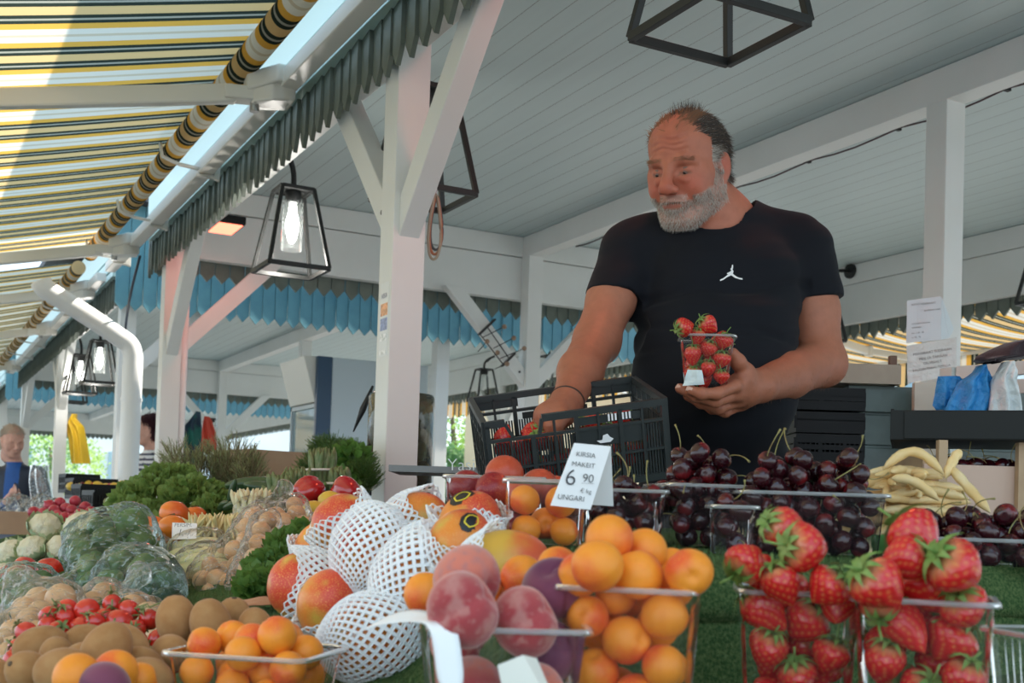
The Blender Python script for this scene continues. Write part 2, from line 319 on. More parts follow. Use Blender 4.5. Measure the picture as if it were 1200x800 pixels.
def awning(lab, y0, y1, arms, sx=1, xr=0, ext=2.4, slope=.222, cloth=STRIPE, cut=None):
    """sx=1: projects towards -x from the front beam; sx=-1: mirrored to the rear. xr: mirror plane offset"""
    X = (lambda x: x) if sx == 1 else (lambda x: xr-(x-1.06))
    root = empty('striped_awning', (X(1.2), (y0+y1)/2, 0)); tag(root, lab, 'awning')
    # cloth: thin sheet with slight sag between the roller and front bar
    m = MB(); nx, ny = 14, max(8, int((y1-y0)/.25)); vs = []; x1 = 1.055-ext
    def zf(x, y): t = (1.055-x)/ext; return 2.642-(1.055-x)*slope - .05*math.sin(PI*t)*(.8+.2*math.sin(y*1.3))
    for i in range(nx+1):
        for j in range(ny+1):
            x = 1.055-(ext)*i/nx; y = y0+.08+(y1-y0-.16)*j/ny; vs.append((X(x), y, zf(x, y)))
    n2 = len(vs); fs = []
    for i in range(nx):
        for j in range(ny): a = i*(ny+1)+j; fs.append((a, a+1, a+ny+2, a+ny+1))
    m.add(vs, fs)
    # scalloped valance under the front bar
    n = int((y1-y0-.16)/.02); vs = []; 
    for k in range(n+1):
        y = y0+.08+k*.02; zb = zf(x1, y)-.20-.05*abs(math.sin(PI*(k*.02)/.25)); vs += [(X(x1-.02), y, zf(x1, y)), (X(x1-.02+.006*math.sin(k)), y, zb)]
    m.add(vs, [(2*k, 2*k+1, 2*k+3, 2*k+2) for k in range(n)])
    m.build('cloth', cloth, root, smooth=True)
    m = MB(); m.tube([(X(1.06), y0+.06+q*.05, 2.60) for q in range(int((y1-y0-.12)/.05)+1)], .047, 28); m.build('roller', cloth, root, smooth=True, auto=True)
    m = MB(); m.box((min(X(1.17),X(1.235)), y0, 2.513), (max(X(1.17),X(1.235)), y1, 2.572)); m.build('torsion_bar', CREAMM, root, bevel=.004)
    m = MB(); m.box((min(X(x1),X(x1-.05)), y0+.06, zf(x1,0)-.03), (max(X(x1),X(x1-.05)), y1-.06, zf(x1,0)+.03)); m.build('front_bar', CREAMM, root, bevel=.006)
    # shoulder castings and arms
    for (ya, dy) in arms:
        m = MB(); P = lambda x, y, z: (X(x), y, z)
        m.poly([P(1.245,ya-.09,2.60),P(1.245,ya+.06,2.60),P(1.16,ya+.09,2.585),P(1.07,ya+.055,2.56),P(1.06,ya-.035,2.56),P(1.15,ya-.12,2.585)], (0,0,-.065))
        m.poly([P(1.23,ya-.08,2.545),P(1.24,ya+.05,2.545),P(1.13,ya+.05,2.525),P(1.085,ya+.02,2.525),P(1.085,ya-.04,2.525),P(1.14,ya-.09,2.525)], (0,0,-.07))
        sh = m.build('shoulder_bracket', CREAMM, root, bevel=.008)
        m = MB(); m.tube([P(1.10,ya,2.575),P(1.10,ya,2.432)], .017, 12); m.build('pivot_bolt', STEEL, sh)
        m = MB(); m.poly([P(1.10,ya-.04,2.515),P(1.10,ya+.04,2.515),P(1.00,ya+.055,2.51),P(.985,ya-.02,2.51)], (0,0,-.05)); m.build('fork', CREAMM, sh, bevel=.006)
        ex, ey = 1.055-ext*.52, ya+dy; ez = zf(ex, ey)-.05
        m = MB(); m.bar(P(1.03, ya+.01, 2.487), P(ex, ey, ez), .045, .068, up=(0,0,1)); m.build('upper_arm', CREAMM, root, bevel=.008)
        m = MB(); m.tube([P(ex-.02,ey,ez+.045),P(ex-.02,ey,ez-.045)], .035, 16); m.build('elbow', CREAMM, root, bevel=.004)
        m = MB(); m.bar(P(ex-.03, ey, ez), P(x1+.0, ya+.25, zf(x1,0)-.05), .035, .055); m.build('forearm', CREAMM, root, bevel=.008)
    # small carrying brackets over bar and roller
    yb = y0+.55
    while yb < y1:
        if all(abs(yb-a[0]) > .25 for a in arms):
            m = MB(); P = lambda x, y, z: (X(x), y, z)
            m.poly([P(1.268,yb,2.64),P(1.268,yb,2.49),P(1.245,yb,2.497),P(1.16,yb,2.500),P(1.16,yb,2.512),P(1.24,yb,2.512),P(1.24,yb,2.62)], (0,.035,0))
            # cradle round the roller
            pts = []
            for k in range(9): a = math.radians(-60-k*19); pts.append(P(1.06-.055*math.cos(a+PI/2)*1.0, yb+.02, 2.60-.055*abs(math.cos(a))*0.9-.004))
            m.bar(P(1.17, yb+.018, 2.535), P(1.08, yb+.018, 2.541), .03, .012); m.bar(P(1.08, yb+.018, 2.541), P(1.005, yb+.018, 2.565), .03, .010); m.bar(P(1.007, yb+.018, 2.563), P(.995, yb+.018, 2.625), .03, .010)
            m.build('carrier_bracket', CREAMM, root, bevel=.003)
        yb += 1.15
    return root
awning('striped yellow and dark awning stretched overhead at the upper left, folding arms extended', .2, 8.05, [(1.0,.3),(4.16,.22),(7.22,.45)])
awning('second striped awning, farther down the row before the next pavilion', 8.42, 15.5, [(8.95,.4),(11.2,.4),(14.6,.4)])
awning('farthest striped awning at the left edge', 17.4, 25, [(18.2,.3),(22,.3)])
awning('striped awning behind the stall, seen below the rear beam right of the man', -.6, 8.35, [(.3,.5),(3.9,.3),(7.0,.3)], sx=-1, xr=6.50, ext=1.5, slope=.10, cloth=STRIPE2)
awning('rolled in striped awning of the next pavilion, scalloped edge under the rear fringe', 8.5, 15.5, [], sx=-1, xr=6.50, ext=.3, slope=.36, cloth=STRIPE2)
# ------------------------------------------------------------------ lanterns
GLASS = clear_plastic('lantern_glass', (.97,.99,.98), .03, .03, gloss=.2)
BULB = mat('lit_bulb', (1,1,1), .3, emit=(1,.98,.93), estr=14)
BULBOFF = mat('frosted_bulb', (.8,.8,.78), .3)
def lantern(cx, cy, zb, lab, lit=False, side=1, w=.272, h=.37, arm=True):
    root = empty('lantern', (cx, cy, zb)); tag(root, lab, 'lamp')
    tw = .145; t = .017; b = MB()
    B = [(cx+i*w/2, cy+j*w/2, zb+.01) for i, j in ((-1,-1),(1,-1),(1,1),(-1,1))]; T = [(cx+i*tw/2, cy+j*tw/2, zb+h) for i, j in ((-1,-1),(1,-1),(1,1),(-1,1))]
    for k in range(4):
        b.bar(B[k], B[(k+1) % 4], t, t*1.15); b.bar(T[k], T[(k+1) % 4], t, t); b.bar(B[k], T[k], t, t, up=(1,0,0))
    b.box((cx-tw/2,cy-tw/2,zb+h-.003),(cx+tw/2,cy+tw/2,zb+h+.008)); b.build('frame', BLACKM, root, bevel=.0015)
    m = MB(); m.lathe([(.030,zb+h-.055),(.036,zb+h-.04),(.036,zb+h-.002)], 20, Matrix.Translation((cx,cy,0))); m.build('lamp_holder', BLACKM, root, smooth=True, auto=True)
    m = MB(); m.lathe([(.002,zb+.13),(.012,zb+.135),(.022,zb+.16),(.030,zb+.20),(.030,zb+.23),(.020,zb+.27),(.014,zb+h-.05)], 20, Matrix.Translation((cx,cy,0))); m.build('bulb', BULB if lit else BULBOFF, root, smooth=True)
    m = MB(); n = 28; vs = []
    for z in (zb+.10, zb+h-.05):
        for k in range(n): vs.append((cx+.047*math.cos(2*PI*k/n), cy+.047*math.sin(2*PI*k/n), z))
    m.add(vs, [(k, (k+1) % n, n+(k+1) % n, n+k) for k in range(n)]); m.build('glass_cylinder', GLASS, root, smooth=True)
    if arm:
        m = MB(); zt = zb+h; xb = PF+S-.012 if side == 1 else PR
        dirn = -1 if side == 1 else 1; R_ = abs(xb-cx)
        pts = [(cx, cy, zt), (cx, cy, zt+.05)] + [(cx+dirn*R_*(1-math.cos(a)), cy, zt+.05+.14*math.sin(a)) for a in [PI/2*k/8 for k in range(1, 9)]]
        m.tube(pts, .0125, 10); m.build('gooseneck', BLACKM, root, smooth=True)
        m = MB(); q = pts[-1]; m.lathe([(.055,0),(.055,.018),(.03,.026)], 20, Matrix.Translation((xb+(0.001 if side == 1 else -.001), cy, q[2])) @ Matrix.Rotation(-dirn*PI/2, 4, 'Y')); m.build('wall_mount', BLACKM, root, smooth=True, auto=True)
    return root
lantern(1.533, 5.07, 2.05, 'black lantern with a brightly lit bulb, hung left of the big white post', True)
lantern(1.538, 3.60, 2.05, 'black lantern half hidden behind the big white post')
lantern(1.533, 1.995, 2.05, 'large black lantern frame cut by the top edge above the man')
lantern(1.50, 10.4, 1.98, 'lit black lantern near the white pipe, right one of the lit pair', True)
lantern(1.50, 11.55, 1.98, 'lit black lantern near the left, farther one of the lit pair', True)
lantern(1.60, 12.9, 2.0, 'small unlit lantern frame above the yellow bag')
lantern(5.85, 11.75, 2.24, 'small black lantern hanging below the hook rack', side=2)
lantern(5.87, 10.3, 2.24, 'black lantern right of the corner post, behind the raised arm', side=2)
lantern(5.87, 6.36, 2.30, 'black lantern on a round mount right of the man sleeve', side=2)
lantern(5.87, 4.44, 2.30, 'black lantern cut by the right edge', side=2)
lantern(4.2, 17.6, 1.9, 'tiny far lantern left of the refrigerator', side=2, arm=False)
# ------------------------------------------------------------------ implicit modelling for bodies (camera-metric frame, then turned into world space)
def J(px, py, D): return np.array([(px-CPX)/FPX*D, (CPY-py)/FPX*D, D])
def W(p): return CAM + CR*float(p[0]) + CU*float(p[1]) + CF*float(p[2])
class SDF:
    def __init__(s, lo, hi, h):
        s.lo = np.array(lo, float); s.h = h; s.n = np.ceil((np.array(hi)-s.lo)/h).astype(int)+1; s.d = np.full(s.n, 1.0, np.float32)
    def _reg(s, lo, hi):
        a = np.maximum(0, np.floor((lo-s.lo)/s.h).astype(int)); b = np.minimum(s.n, np.ceil((hi-s.lo)/s.h).astype(int)+1)
        if np.any(b <= a): return None
        g = [s.lo[i]+s.h*np.arange(a[i], b[i]) for i in range(3)]
        X, Y, Z = np.meshgrid(*g, indexing='ij'); return (slice(a[0],b[0]), slice(a[1],b[1]), slice(a[2],b[2])), X, Y, Z
    def _mix(s, sl, f, k, op):
        a = s.d[sl]
        if op == 'sub':
            f = -f; hh = np.clip(.5-.5*(f-a)/k, 0, 1) if k else None
            s.d[sl] = np.maximum(a, f) if not k else (f*(1-hh)+a*hh + k*hh*(1-hh))
        else:
            hh = np.clip(.5+.5*(f-a)/k, 0, 1) if k else None
            s.d[sl] = np.minimum(a, f) if not k else (f*(1-hh)+a*hh - k*hh*(1-hh))
    def cap(s, a, b, ra, rb=None, k=.01, op='add', sq=None):
        rb = ra if rb is None else rb; a = np.array(a, float); b = np.array(b, float); R = max(ra, rb)+k+3*s.h
        q = s._reg(np.minimum(a, b)-R, np.maximum(a, b)+R)
        if q is None: return
        sl, X, Y, Z = q; d = b-a; L2 = max(d@d, 1e-12)
        t = np.clip(((X-a[0])*d[0]+(Y-a[1])*d[1]+(Z-a[2])*d[2])/L2, 0, 1)
        f = np.sqrt((X-a[0]-t*d[0])**2+(Y-a[1]-t*d[1])**2+(Z-a[2]-t*d[2])**2) - (ra+(rb-ra)*t)
        s._mix(sl, f, k, op)
    def chain(s, pts, rs, k=.006, op='add'):
        for i in range(len(pts)-1): s.cap(pts[i], pts[i+1], rs[i], rs[i+1], k, op)
    def ell(s, c, r, B=None, k=.01, op='add'):
        """ellipsoid; B rows = its own axes"""
        c = np.array(c, float); r = np.array(r, float); R = r.max()+k+3*s.h
        if B is None: B = np.eye(3); ext = r+k+3*s.h
        else: B = np.array(B, float); ext = np.sqrt(((B*r[:, None])**2).sum(0))+k+3*s.h
        q = s._reg(c-ext, c+ext)
        if q is None: return
        sl, X, Y, Z = q; X = X-c[0]; Y = Y-c[1]; Z = Z-c[2]
        u = [(B[i,0]*X+B[i,1]*Y+B[i,2]*Z)/r[i] for i in range(3)]
        k0 = np.sqrt(u[0]**2+u[1]**2+u[2]**2)+1e-9; k1 = np.sqrt((u[0]/r[0])**2+(u[1]/r[1])**2+(u[2]/r[2])**2)+1e-9
        s._mix(sl, k0*(k0-1)/k1, k, op)
    def half(s, p, n, k=0):
        """keep the side of the plane opposite to n"""
        p = np.array(p, float); n = np.array(n, float); n /= np.linalg.norm(n)
        sl, X, Y, Z = s._reg(s.lo, s.lo+s.h*s.n)
        f = (X-p[0])*n[0]+(Y-p[1])*n[1]+(Z-p[2])*n[2]; s.d = np.maximum(s.d, f.astype(np.float32))
    def mesh(s):
        d = s.d; S_ = d < 0; n = d.shape
        # surface nets
        c = np.zeros(tuple(x-1 for x in n), np.int8)
        sl = lambda i, ax, m: slice(i, n[ax]-1+i)
        for i in (0,1):
            for j in (0,1):
                for k in (0,1): c += S_[i:n[0]-1+i, j:n[1]-1+j, k:n[2]-1+k]
        act = (c > 0) & (c < 8); idx = np.argwhere(act); vid = np.full(act.shape, -1, np.int64); vid[act] = np.arange(len(idx))
        acc = np.zeros((len(idx), 3)); cnt = np.zeros(len(idx))
        cor = [(i,j,k) for i in (0,1) for j in (0,1) for k in (0,1)]
        for a in cor:
            for b in cor:
                if sum(abs(x-y) for x, y in zip(a, b)) == 1 and a < b:
                    va = d[idx[:,0]+a[0], idx[:,1]+a[1], idx[:,2]+a[2]]; vb = d[idx[:,0]+b[0], idx[:,1]+b[1], idx[:,2]+b[2]]
                    m = (va < 0) != (vb < 0); t = np.where(m, va/np.where(m, va-vb, 1), 0)
                    p = np.array(a)[None]+(np.array(b)-np.array(a))[None]*t[:, None]; acc += p*m[:, None]; cnt += m
        V = s.lo + (idx + acc/cnt[:, None])*s.h; F = []
        for ax in range(3):
            o = [0,0,0]; o[ax] = 1; u, v = [q for q in range(3) if q != ax]
            A = S_[tuple(slice(0, n[q]-1) if q == ax else slice(1, n[q]-1) for q in range(3))]
            Bm = S_[tuple(slice(1, n[q]) if q == ax else slice(1, n[q]-1) for q in range(3))]
            E = np.argwhere(A != Bm); off = np.ones(3, int); off[ax] = 0; P0 = E+off
            inside = A[E[:,0], E[:,1], E[:,2]]
            def cell(du, dv): q = P0.copy(); q[:, u] += du; q[:, v] += dv; return vid[q[:,0], q[:,1], q[:,2]]
            Q = np.stack([cell(-1,-1), cell(0,-1), cell(0,0), cell(-1,0)], 1)
            flip = inside if ax != 1 else ~inside
            Q[~flip] = Q[~flip][:, ::-1]; F.append(Q)
        F = np.concatenate(F); F = F[(F >= 0).all(1)]
        return V, F[:, ::-1]        # metric frame is mirrored against world space, so faces are turned over
def smooth_verts(V, F, it=2, lam=.5):
    E = np.concatenate([F[:, [0,1]], F[:, [1,2]], F[:, [2,3]], F[:, [3,0]]]); E = np.concatenate([E, E[:, ::-1]])
    cnt = np.bincount(E[:,0], minlength=len(V))[:, None]
    for _ in range(it):
        S_ = np.stack([np.bincount(E[:,0], weights=V[E[:,1], i], minlength=len(V)) for i in range(3)], 1)
        V = V + lam*(S_/np.maximum(cnt, 1) - V)
    return V
MW = np.array([list(CR), list(CU), list(CF)])
def toworld(V): return V @ MW + np.array(list(CAM))
def sdf_obj(name, V, F, mt, parent, colors=None, attr='tone'):
    Wv = toworld(V); off = Vector((0,0,0)); p = parent
    while p is not None: off += p.location; p = p.parent
    Wv = Wv - np.array(list(off)); me = bpy.data.meshes.new(name)
    me.vertices.add(len(Wv)); me.vertices.foreach_set('co', Wv.astype(np.float32).ravel())
    me.loops.add(F.size); me.loops.foreach_set('vertex_index', F.ravel().astype(np.int32)); me.polygons.add(len(F))
    me.polygons.foreach_set('loop_start', np.arange(0, F.size, 4, dtype=np.int32)); me.polygons.foreach_set('loop_total', np.full(len(F), 4, np.int32))
    me.update(calc_edges=True); me.polygons.foreach_set('use_smooth', np.ones(len(F), bool)); me.materials.append(mt)
    if colors is not None:
        a = me.color_attributes.new(attr, 'FLOAT_COLOR', 'POINT'); a.data.foreach_set('color', np.concatenate([colors, np.ones((len(colors),1))], 1).astype(np.float32).ravel())
    o = bpy.data.objects.new(name, me); COL.objects.link(o); o.parent = parent; return o
def attr_mat(name, rough=.5, sss=.12, bump=(220,.25,.002), scale=.01, spec=.35):
    m = bpy.data.materials.new(name); m.use_nodes = True; nt = m.node_tree; N = nt.nodes; L = nt.links; b = N['Principled BSDF']
    a = N.new('ShaderNodeAttribute'); a.attribute_name = 'tone'; g = N.new('ShaderNodeNewGeometry')
    n = N.new('ShaderNodeTexNoise'); n.inputs['Scale'].default_value = 55; n.inputs['Detail'].default_value = 5; L.new(g.outputs['Position'], n.inputs['Vector'])
    mr = N.new('ShaderNodeMapRange'); mr.inputs['To Min'].default_value = .82; mr.inputs['To Max'].default_value = 1.18; L.new(n.outputs['Fac'], mr.inputs['Value'])
    vm = N.new('ShaderNodeVectorMath'); vm.operation = 'SCALE'; L.new(a.outputs['Color'], vm.inputs[0]); L.new(mr.outputs[0], vm.inputs['Scale']); L.new(vm.outputs[0], b.inputs['Base Color'])
    b.inputs['Roughness'].default_value = rough; b.inputs['Specular IOR Level'].default_value = spec
    b.inputs['Subsurface Weight'].default_value = sss; b.inputs['Subsurface Radius'].default_value = (1,.35,.2); b.inputs['Subsurface Scale'].default_value = scale
    n2 = N.new('ShaderNodeTexNoise'); n2.inputs['Scale'].default_value = bump[0]; n2.inputs['Detail'].default_value = 3; L.new(g.outputs['Position'], n2.inputs['Vector'])
    bp = N.new('ShaderNodeBump'); bp.inputs['Strength'].default_value = bump[1]; bp.inputs['Distance'].default_value = bump[2]; L.new(n2.outputs['Fac'], bp.inputs['Height']); L.new(bp.outputs[0], b.inputs['Normal'])
    return m
SKIN = attr_mat('weathered_skin')
def head_basis(yaw, pitch, roll=0):
    """rows: subject's left, up, forward, in the metric frame"""
    hx = np.array([1.,0,0]); cp, sp = math.cos(pitch), math.sin(pitch); hy = np.array([0,cp,-sp]); hz = np.array([0,-sp,-cp])
    c, s_ = math.cos(roll), math.sin(roll); hx, hy = hx*c+hy*s_, -hx*s_+hy*c
    cy, sy = math.cos(yaw), math.sin(yaw); Ry = lambda v: np.array([v[0]*cy+v[2]*sy, v[1], -v[0]*sy+v[2]*cy])
    return np.array([Ry(hx), Ry(hy), Ry(hz)])
def sculpt_head(g, O, B, sc_=1.0, k=1.0, detail=True):
    P = lambda x, y, z: O + (B[0]*x + B[1]*y + B[2]*z)*sc_
    e = lambda c, r, k_=.015, op='add', T=None: g.ell(P(*c), np.array(r)*sc_, B if T is None else T @ B, k_*sc_, op)
    c = lambda a, b, ra, rb=None, k_=.01, op='add': g.cap(P(*a), P(*b), ra*sc_, (rb if rb is not None else ra)*sc_, k_*sc_, op)
    e((0,.040,-.012), (.077,.088,.098)); e((0,.055,.040), (.064,.052,.052), .03); e((0,-.020,.030), (.066,.080,.062), .03)
    for s in (-1, 1):
        c((s*.058,-.050,-.005), (s*.026,-.104,.058), .024, .020, .03); e((s*.044,-.036,.058), (.026,.030,.026), .02); c((s*.054,-.006,.050), (s*.060,-.012,.020), .018, .014, .02)
    e((0,-.104,.066), (.026,.021,.022), .02); e((0,-.098,.015), (.050,.034,.050), .03)
    c((0,-.05,-.042), (0,-.15,-.055), .064, .064, .03)
    for s in (-1, 1):
        e((s*.034,.004,.103), (.020,.014,.017), .012, 'sub')
        c((s*.012,.020,.090), (s*.034,.027,.087), .0085, .009, .012); c((s*.034,.027,.087), (s*.053,.018,.070), .009, .007, .012)
        e((s*.033,.002,.0755), (.0165,.0125,.0135), .004)
        if detail:
            c((s*.021,-.0050,.0885), (s*.033,-.0062,.0905), .0020, .0030, .0012, 'sub'); c((s*.033,-.0062,.0905), (s*.045,-.0050,.0850), .0030, .0018, .0012, 'sub'); c((s*.022,.0085,.088), (s*.046,.0075,.083), .0016, .0014, .003, 'sub')
            c((s*.022,-.015,.086), (s*.033,-.019,.085), .005, .006, .007); c((s*.033,-.019,.085), (s*.048,-.013,.074), .006, .004, .007)
            c((s*.019,-.036,.106), (s*.034,-.068,.086), .0030, .0022, .007, 'sub')
    c((0,.016,.094), (0,-.026,.116), .0095, .0135, .012); e((0,-.032,.117), (.0165,.0150,.0150), .008)
    for s in (-1, 1):
        e((s*.0145,-.037,.106), (.0095,.0090,.0115), .006)
        if detail: e((s*.0075,-.0485,.114), (.0045,.005,.0055), .003, 'sub')
    e((0,-.066,.080), (.031,.022,.023), .014)
    c((-.021,-.0635,.0965), (0,-.0605,.1035), .0042, .0050, .006); c((0,-.0605,.1035), (.021,-.0635,.0965), .0050, .0042, .006)
    c((-.015,-.0725,.0935), (.015,-.0725,.0935), .0042, .0042, .006)
    if detail: c((-.028,-.0690,.096), (0,-.0672,.1085), .0020, .0022, .003, 'sub'); c((0,-.0672,.1085), (.028,-.0690,.096), .0022, .0020, .003, 'sub')
    if detail:
        for yy, zz in ((.048,.098), (.060,.0965), (.072,.093)):
            pts = [(x, yy+.004*math.sin(x*90+yy*50), zz-abs(x)**2*7.2) for x in np.linspace(-.042, .042, 9)]
            for a, b in zip(pts, pts[1:]): c(a, b, .0022, .0022, .005, 'sub')
        c((-.007,.026,.100), (-.006,.040,.1005), .0018, .0012, .004, 'sub'); c((.007,.026,.100), (.006,.040,.1005), .0018, .0012, .004, 'sub')
    for s in (-1, 1):
        T = np.array([[1,0,s*.35],[0,1,-.12],[-s*.35,.12,1]]); T = T/np.linalg.norm(T, axis=1)[:, None]
        e((s*.081,-.004,-.016), (.0085,.033,.021), .006, 'add', T); e((s*.079,-.032,-.008), (.007,.012,.010), .006)
        e((s*.0925,.002,-.010), (.0065,.020,.0115), .004, 'sub', T); e((s*.083,-.008,.004), (.006,.009,.007), .004)
    return P
def hand_chain(g, pts, r0, r1, k=.004):
    n = len(pts)-1
    for i in range(n): g.cap(pts[i], pts[i+1], r0+(r1-r0)*i/n, r0+(r1-r0)*(i+1)/n, k)

def strands(name, roots, normals, dirs, length, rad, mt, parent, segs=3, curl=.2, seed=1, lenvar=.4):
    """short hair: three-sided tapering tubes, one mesh"""
    R_ = np.random.RandomState(seed); n = len(roots); V = []; F = []
    for i in range(n):
        p = roots[i].copy(); d = normals[i]*(.35)+dirs[i]; d = d/np.linalg.norm(d); L_ = length*(1-lenvar*R_.rand()); a = np.cross(d, [0.3,.5,.8]); a /= np.linalg.norm(a); b = np.cross(d, a)
        base = len(V)
        for sgm in range(segs+1):
            r = rad*(1-sgm/segs)+rad*.12
            for q in range(3): V.append(p+(a*math.cos(q*2.094)+b*math.sin(q*2.094))*r)
            d = d + (dirs[i]*.5-normals[i]*.25*0+R_.randn(3)*curl)*.35; d /= np.linalg.norm(d); p = p + d*L_/segs
        for sgm in range(segs):
            for q in range(3): F.append((base+sgm*3+q, base+sgm*3+(q+1)%3, base+sgm*3+3+(q+1)%3, base+sgm*3+3+q))
    return sdf_obj(name, np.array(V), np.array(F), mt, parent)
def vnormals(V, F):
    n = np.cross(V[F[:,2]]-V[F[:,0]], V[F[:,3]]-V[F[:,1]]); N_ = np.zeros_like(V)
    for i in range(4):
        for a in range(3): N_[:, a] += np.bincount(F[:, i], weights=n[:, a], minlength=len(V))
    return -N_/np.maximum(np.linalg.norm(N_, axis=1), 1e-9)[:, None]   # mirrored frame

# ---------------------------------------------------------------- the stall keeper
def build_vendor():
    root = empty('person', W(J(850, 560, 2.5))); root.location.z = 0
    tag(root, 'grey bearded man in a black t-shirt holding out a strawberry punnet behind the stall', 'person')
    h = .0026
    g = SDF((-.02,-.60,2.02), (.82,.92,2.72), h)
    O = J(806, 198, 2.46); B = head_basis(math.radians(35), math.radians(17), math.radians(-3)); HS = .94
    P = sculpt_head(g, O, B, HS)
    # torso core under the shirt
    neckb = J(846, 262, 2.52)
    g.cap(P(0,-.06,-.040), neckb, .060, .064, .03); g.cap(neckb, J(848,310,2.53), .064, .09, .04)
    g.cap(J(768,295,2.54), J(925,298,2.56), .055, .055, .03); g.ell(J(842,340,2.54), (.165,.14,.11), k=.04); g.ell(J(840,460,2.48), (.165,.17,.14), k=.05); g.ell(J(843,600,2.53), (.165,.20,.12), k=.05)
    # image-left arm (his right) reaching down to the crate
    sh = J(733,300,2.53); el = J(699,398,2.40); wr = J(665,470,2.19)
    g.cap(sh, J(716,352,2.47), .058, .050, .03); g.cap(J(716,352,2.47), el, .050, .046, .02); g.cap(el, J(680,436,2.29), .045, .043, .02); g.cap(J(680,436,2.29), wr, .043, .0290, .02)
    g.ell(el+np.array([.008,-.01,.02]), (.04,.04,.04), k=.02)
    # that hand: back of the hand over the rim, fingers curled down around the handle
    g.cap(wr, J(652,486,2.13), .030, .030, .015); g.cap(J(660,482,2.15), J(640,487,2.12), .026, .024, .012)
    kn = [J(634,489,2.145), J(642,487,2.125), J(652,487,2.105), J(662,488,2.090)]
    for i, q in enumerate(kn):
        g.cap(J(654,483,2.14), q, .020, .0125, .010); d = np.array([-.012,-.028,.004])
        hand_chain(g, [q, q+np.array([-.012,-.018,-.012]), q+np.array([-.013,-.040,-.008]), q+np.array([-.008,-.056,.006])], .0115, .0088)
    hand_chain(g, [J(652,490,2.18), J(636,496,2.185), J(629,505,2.175), J(630,514,2.16)], .0150, .0098, .006)
    # image-right arm (his left), bent, hand under the punnet
    sh2 = J(941,305,2.55); el2 = J(962,424,2.50); wr2 = J(890,452,2.25)
    g.cap(sh2, J(953,365,2.53), .060, .054, .03); g.cap(J(953,365,2.53), el2, .054, .048, .02); g.ell(el2+np.array([.010,-.008,.005]), (.044,.042,.042), k=.02)
    g.cap(el2, J(925,440,2.38), .050, .045, .02); g.cap(J(925,440,2.38), wr2, .045, .031, .02)
    pal = J(858,457,2.20)
    g.cap(wr2, J(872,454,2.22), .031, .033, .015); g.cap(J(872,456,2.225), pal, .030, .024, .012); g.cap(J(872,464,2.24), J(858,466,2.235), .024, .021, .012)
    fing = [[(862,452,2.165), (840,461,2.140), (822,461,2.135), (809,457,2.140)],
            [(862,462,2.185), (838,470,2.160), (816,464,2.155), (797,455,2.165)],
            [(864,470,2.215), (842,478,2.195), (822,472,2.190), (806,464,2.200)],
            [(868,475,2.245), (850,483,2.235), (834,479,2.235), (822,473,2.240)]]
    for f_, r in zip(fing, (.0118,.0122,.0116,.0100)):
        q = [J(*p) for p in f_]; g.cap(J(872,460,2.225), q[0], .018, r*1.05, .010); hand_chain(g, q, r, r*.80, .004)
        for p_ in q[1:3]: g.ell(p_, (r*1.06,)*3, k=.003)
    hand_chain(g, [J(882,448,2.24), J(874,436,2.20), J(865,424,2.175), J(859,414,2.165)], .019, .0108, .010)
    g.cap(J(886,452,2.25), J(872,445,2.19), .022, .017, .012)
    V, F = g.mesh(); V = smooth_verts(V, F, 1, .5); NN = vnormals(V, F)
    # tones: own colours of skin, lips, stubble ground
    hl = ((V-O) @ B.T)/HS; X_, Y_, Z_ = hl[:,0], hl[:,1], hl[:,2]; isH = (np.linalg.norm(V-O, axis=1) < .21) & (Y_ > -.16)
    def blob(c, r): return np.exp(-(((X_-c[0])/r)**2+((Y_-c[1])/r)**2+((Z_-c[2])/r)**2))*isH
    base = np.tile(np.array([.50,.235,.155]), (len(V),1)); red = np.array([.48,.105,.065]); 
    def mixc(b, c, f): return b*(1-f[:,None])+np.array(c)*f[:,None]
    base = mixc(base, (.44,.145,.085), np.clip(isH*1.0, 0, 1)*.85)
    base = mixc(base, red, np.clip(blob((0,-.032,.12), .026)+blob((.045,-.03,.08), .030)+blob((-.045,-.03,.08), .030)+.6*blob((0,.07,.09), .04)+blob((.085,0,-.01), .035), 0, 1)*.65)
    base = mixc(base, (.47,.17,.13), np.clip(blob((0,-.070,.105), .020)*((np.abs(Y_+.0705) < .006)*1.), 0, 1)*.8)
    base = mixc(base, (.30,.13,.085), np.clip(((np.abs(np.abs(X_)-.033) < .014) & (np.abs(Y_+.004) < .004) & (Z_ > .07))*1., 0, 1)*.8)
    arm = (~isH)*(.55+.45*np.clip((.46-V[:,1])/.25, 0, 1)); base = mixc(base, (.37,.125,.068), arm*.9)
    # beard ground
    def beard_w(X_, Y_, Z_):
        jaw = (Y_ < -.040-.020*np.clip((Z_-.05)/.05,0,1)) & (Z_ > -.016) & (Y_ > -.128) & (Y_ > -.082-.75*np.clip(Z_+.005,0,1))
        must = (np.abs(X_) < .033) & (Y_ < -.049) & (Y_ > -.0665) & (Z_ > .07)
        side = (np.abs(X_) > .056) & (Z_ > -.002) & (Z_ < .026) & (Y_ < .035) & (Y_ > -.06)
        ch = (np.abs(X_) < .045) & (Y_ > -.062) & (Z_ > .07)
        lips = (np.abs(X_) < .023-.35*np.abs(Y_+.0705)) & (Y_ < -.0660) & (Y_ > -.0765) & (Z_ > .085)
        return ((jaw & ~ch) | must | side) & ~lips
    bw = beard_w(X_, Y_, Z_) & isH; base = mixc(base, (.42,.30,.25), bw*.55)
    skin = sdf_obj('body', V, F, SKIN, root, base)
    # beard and hair strands
    Rr = np.random.RandomState(5)
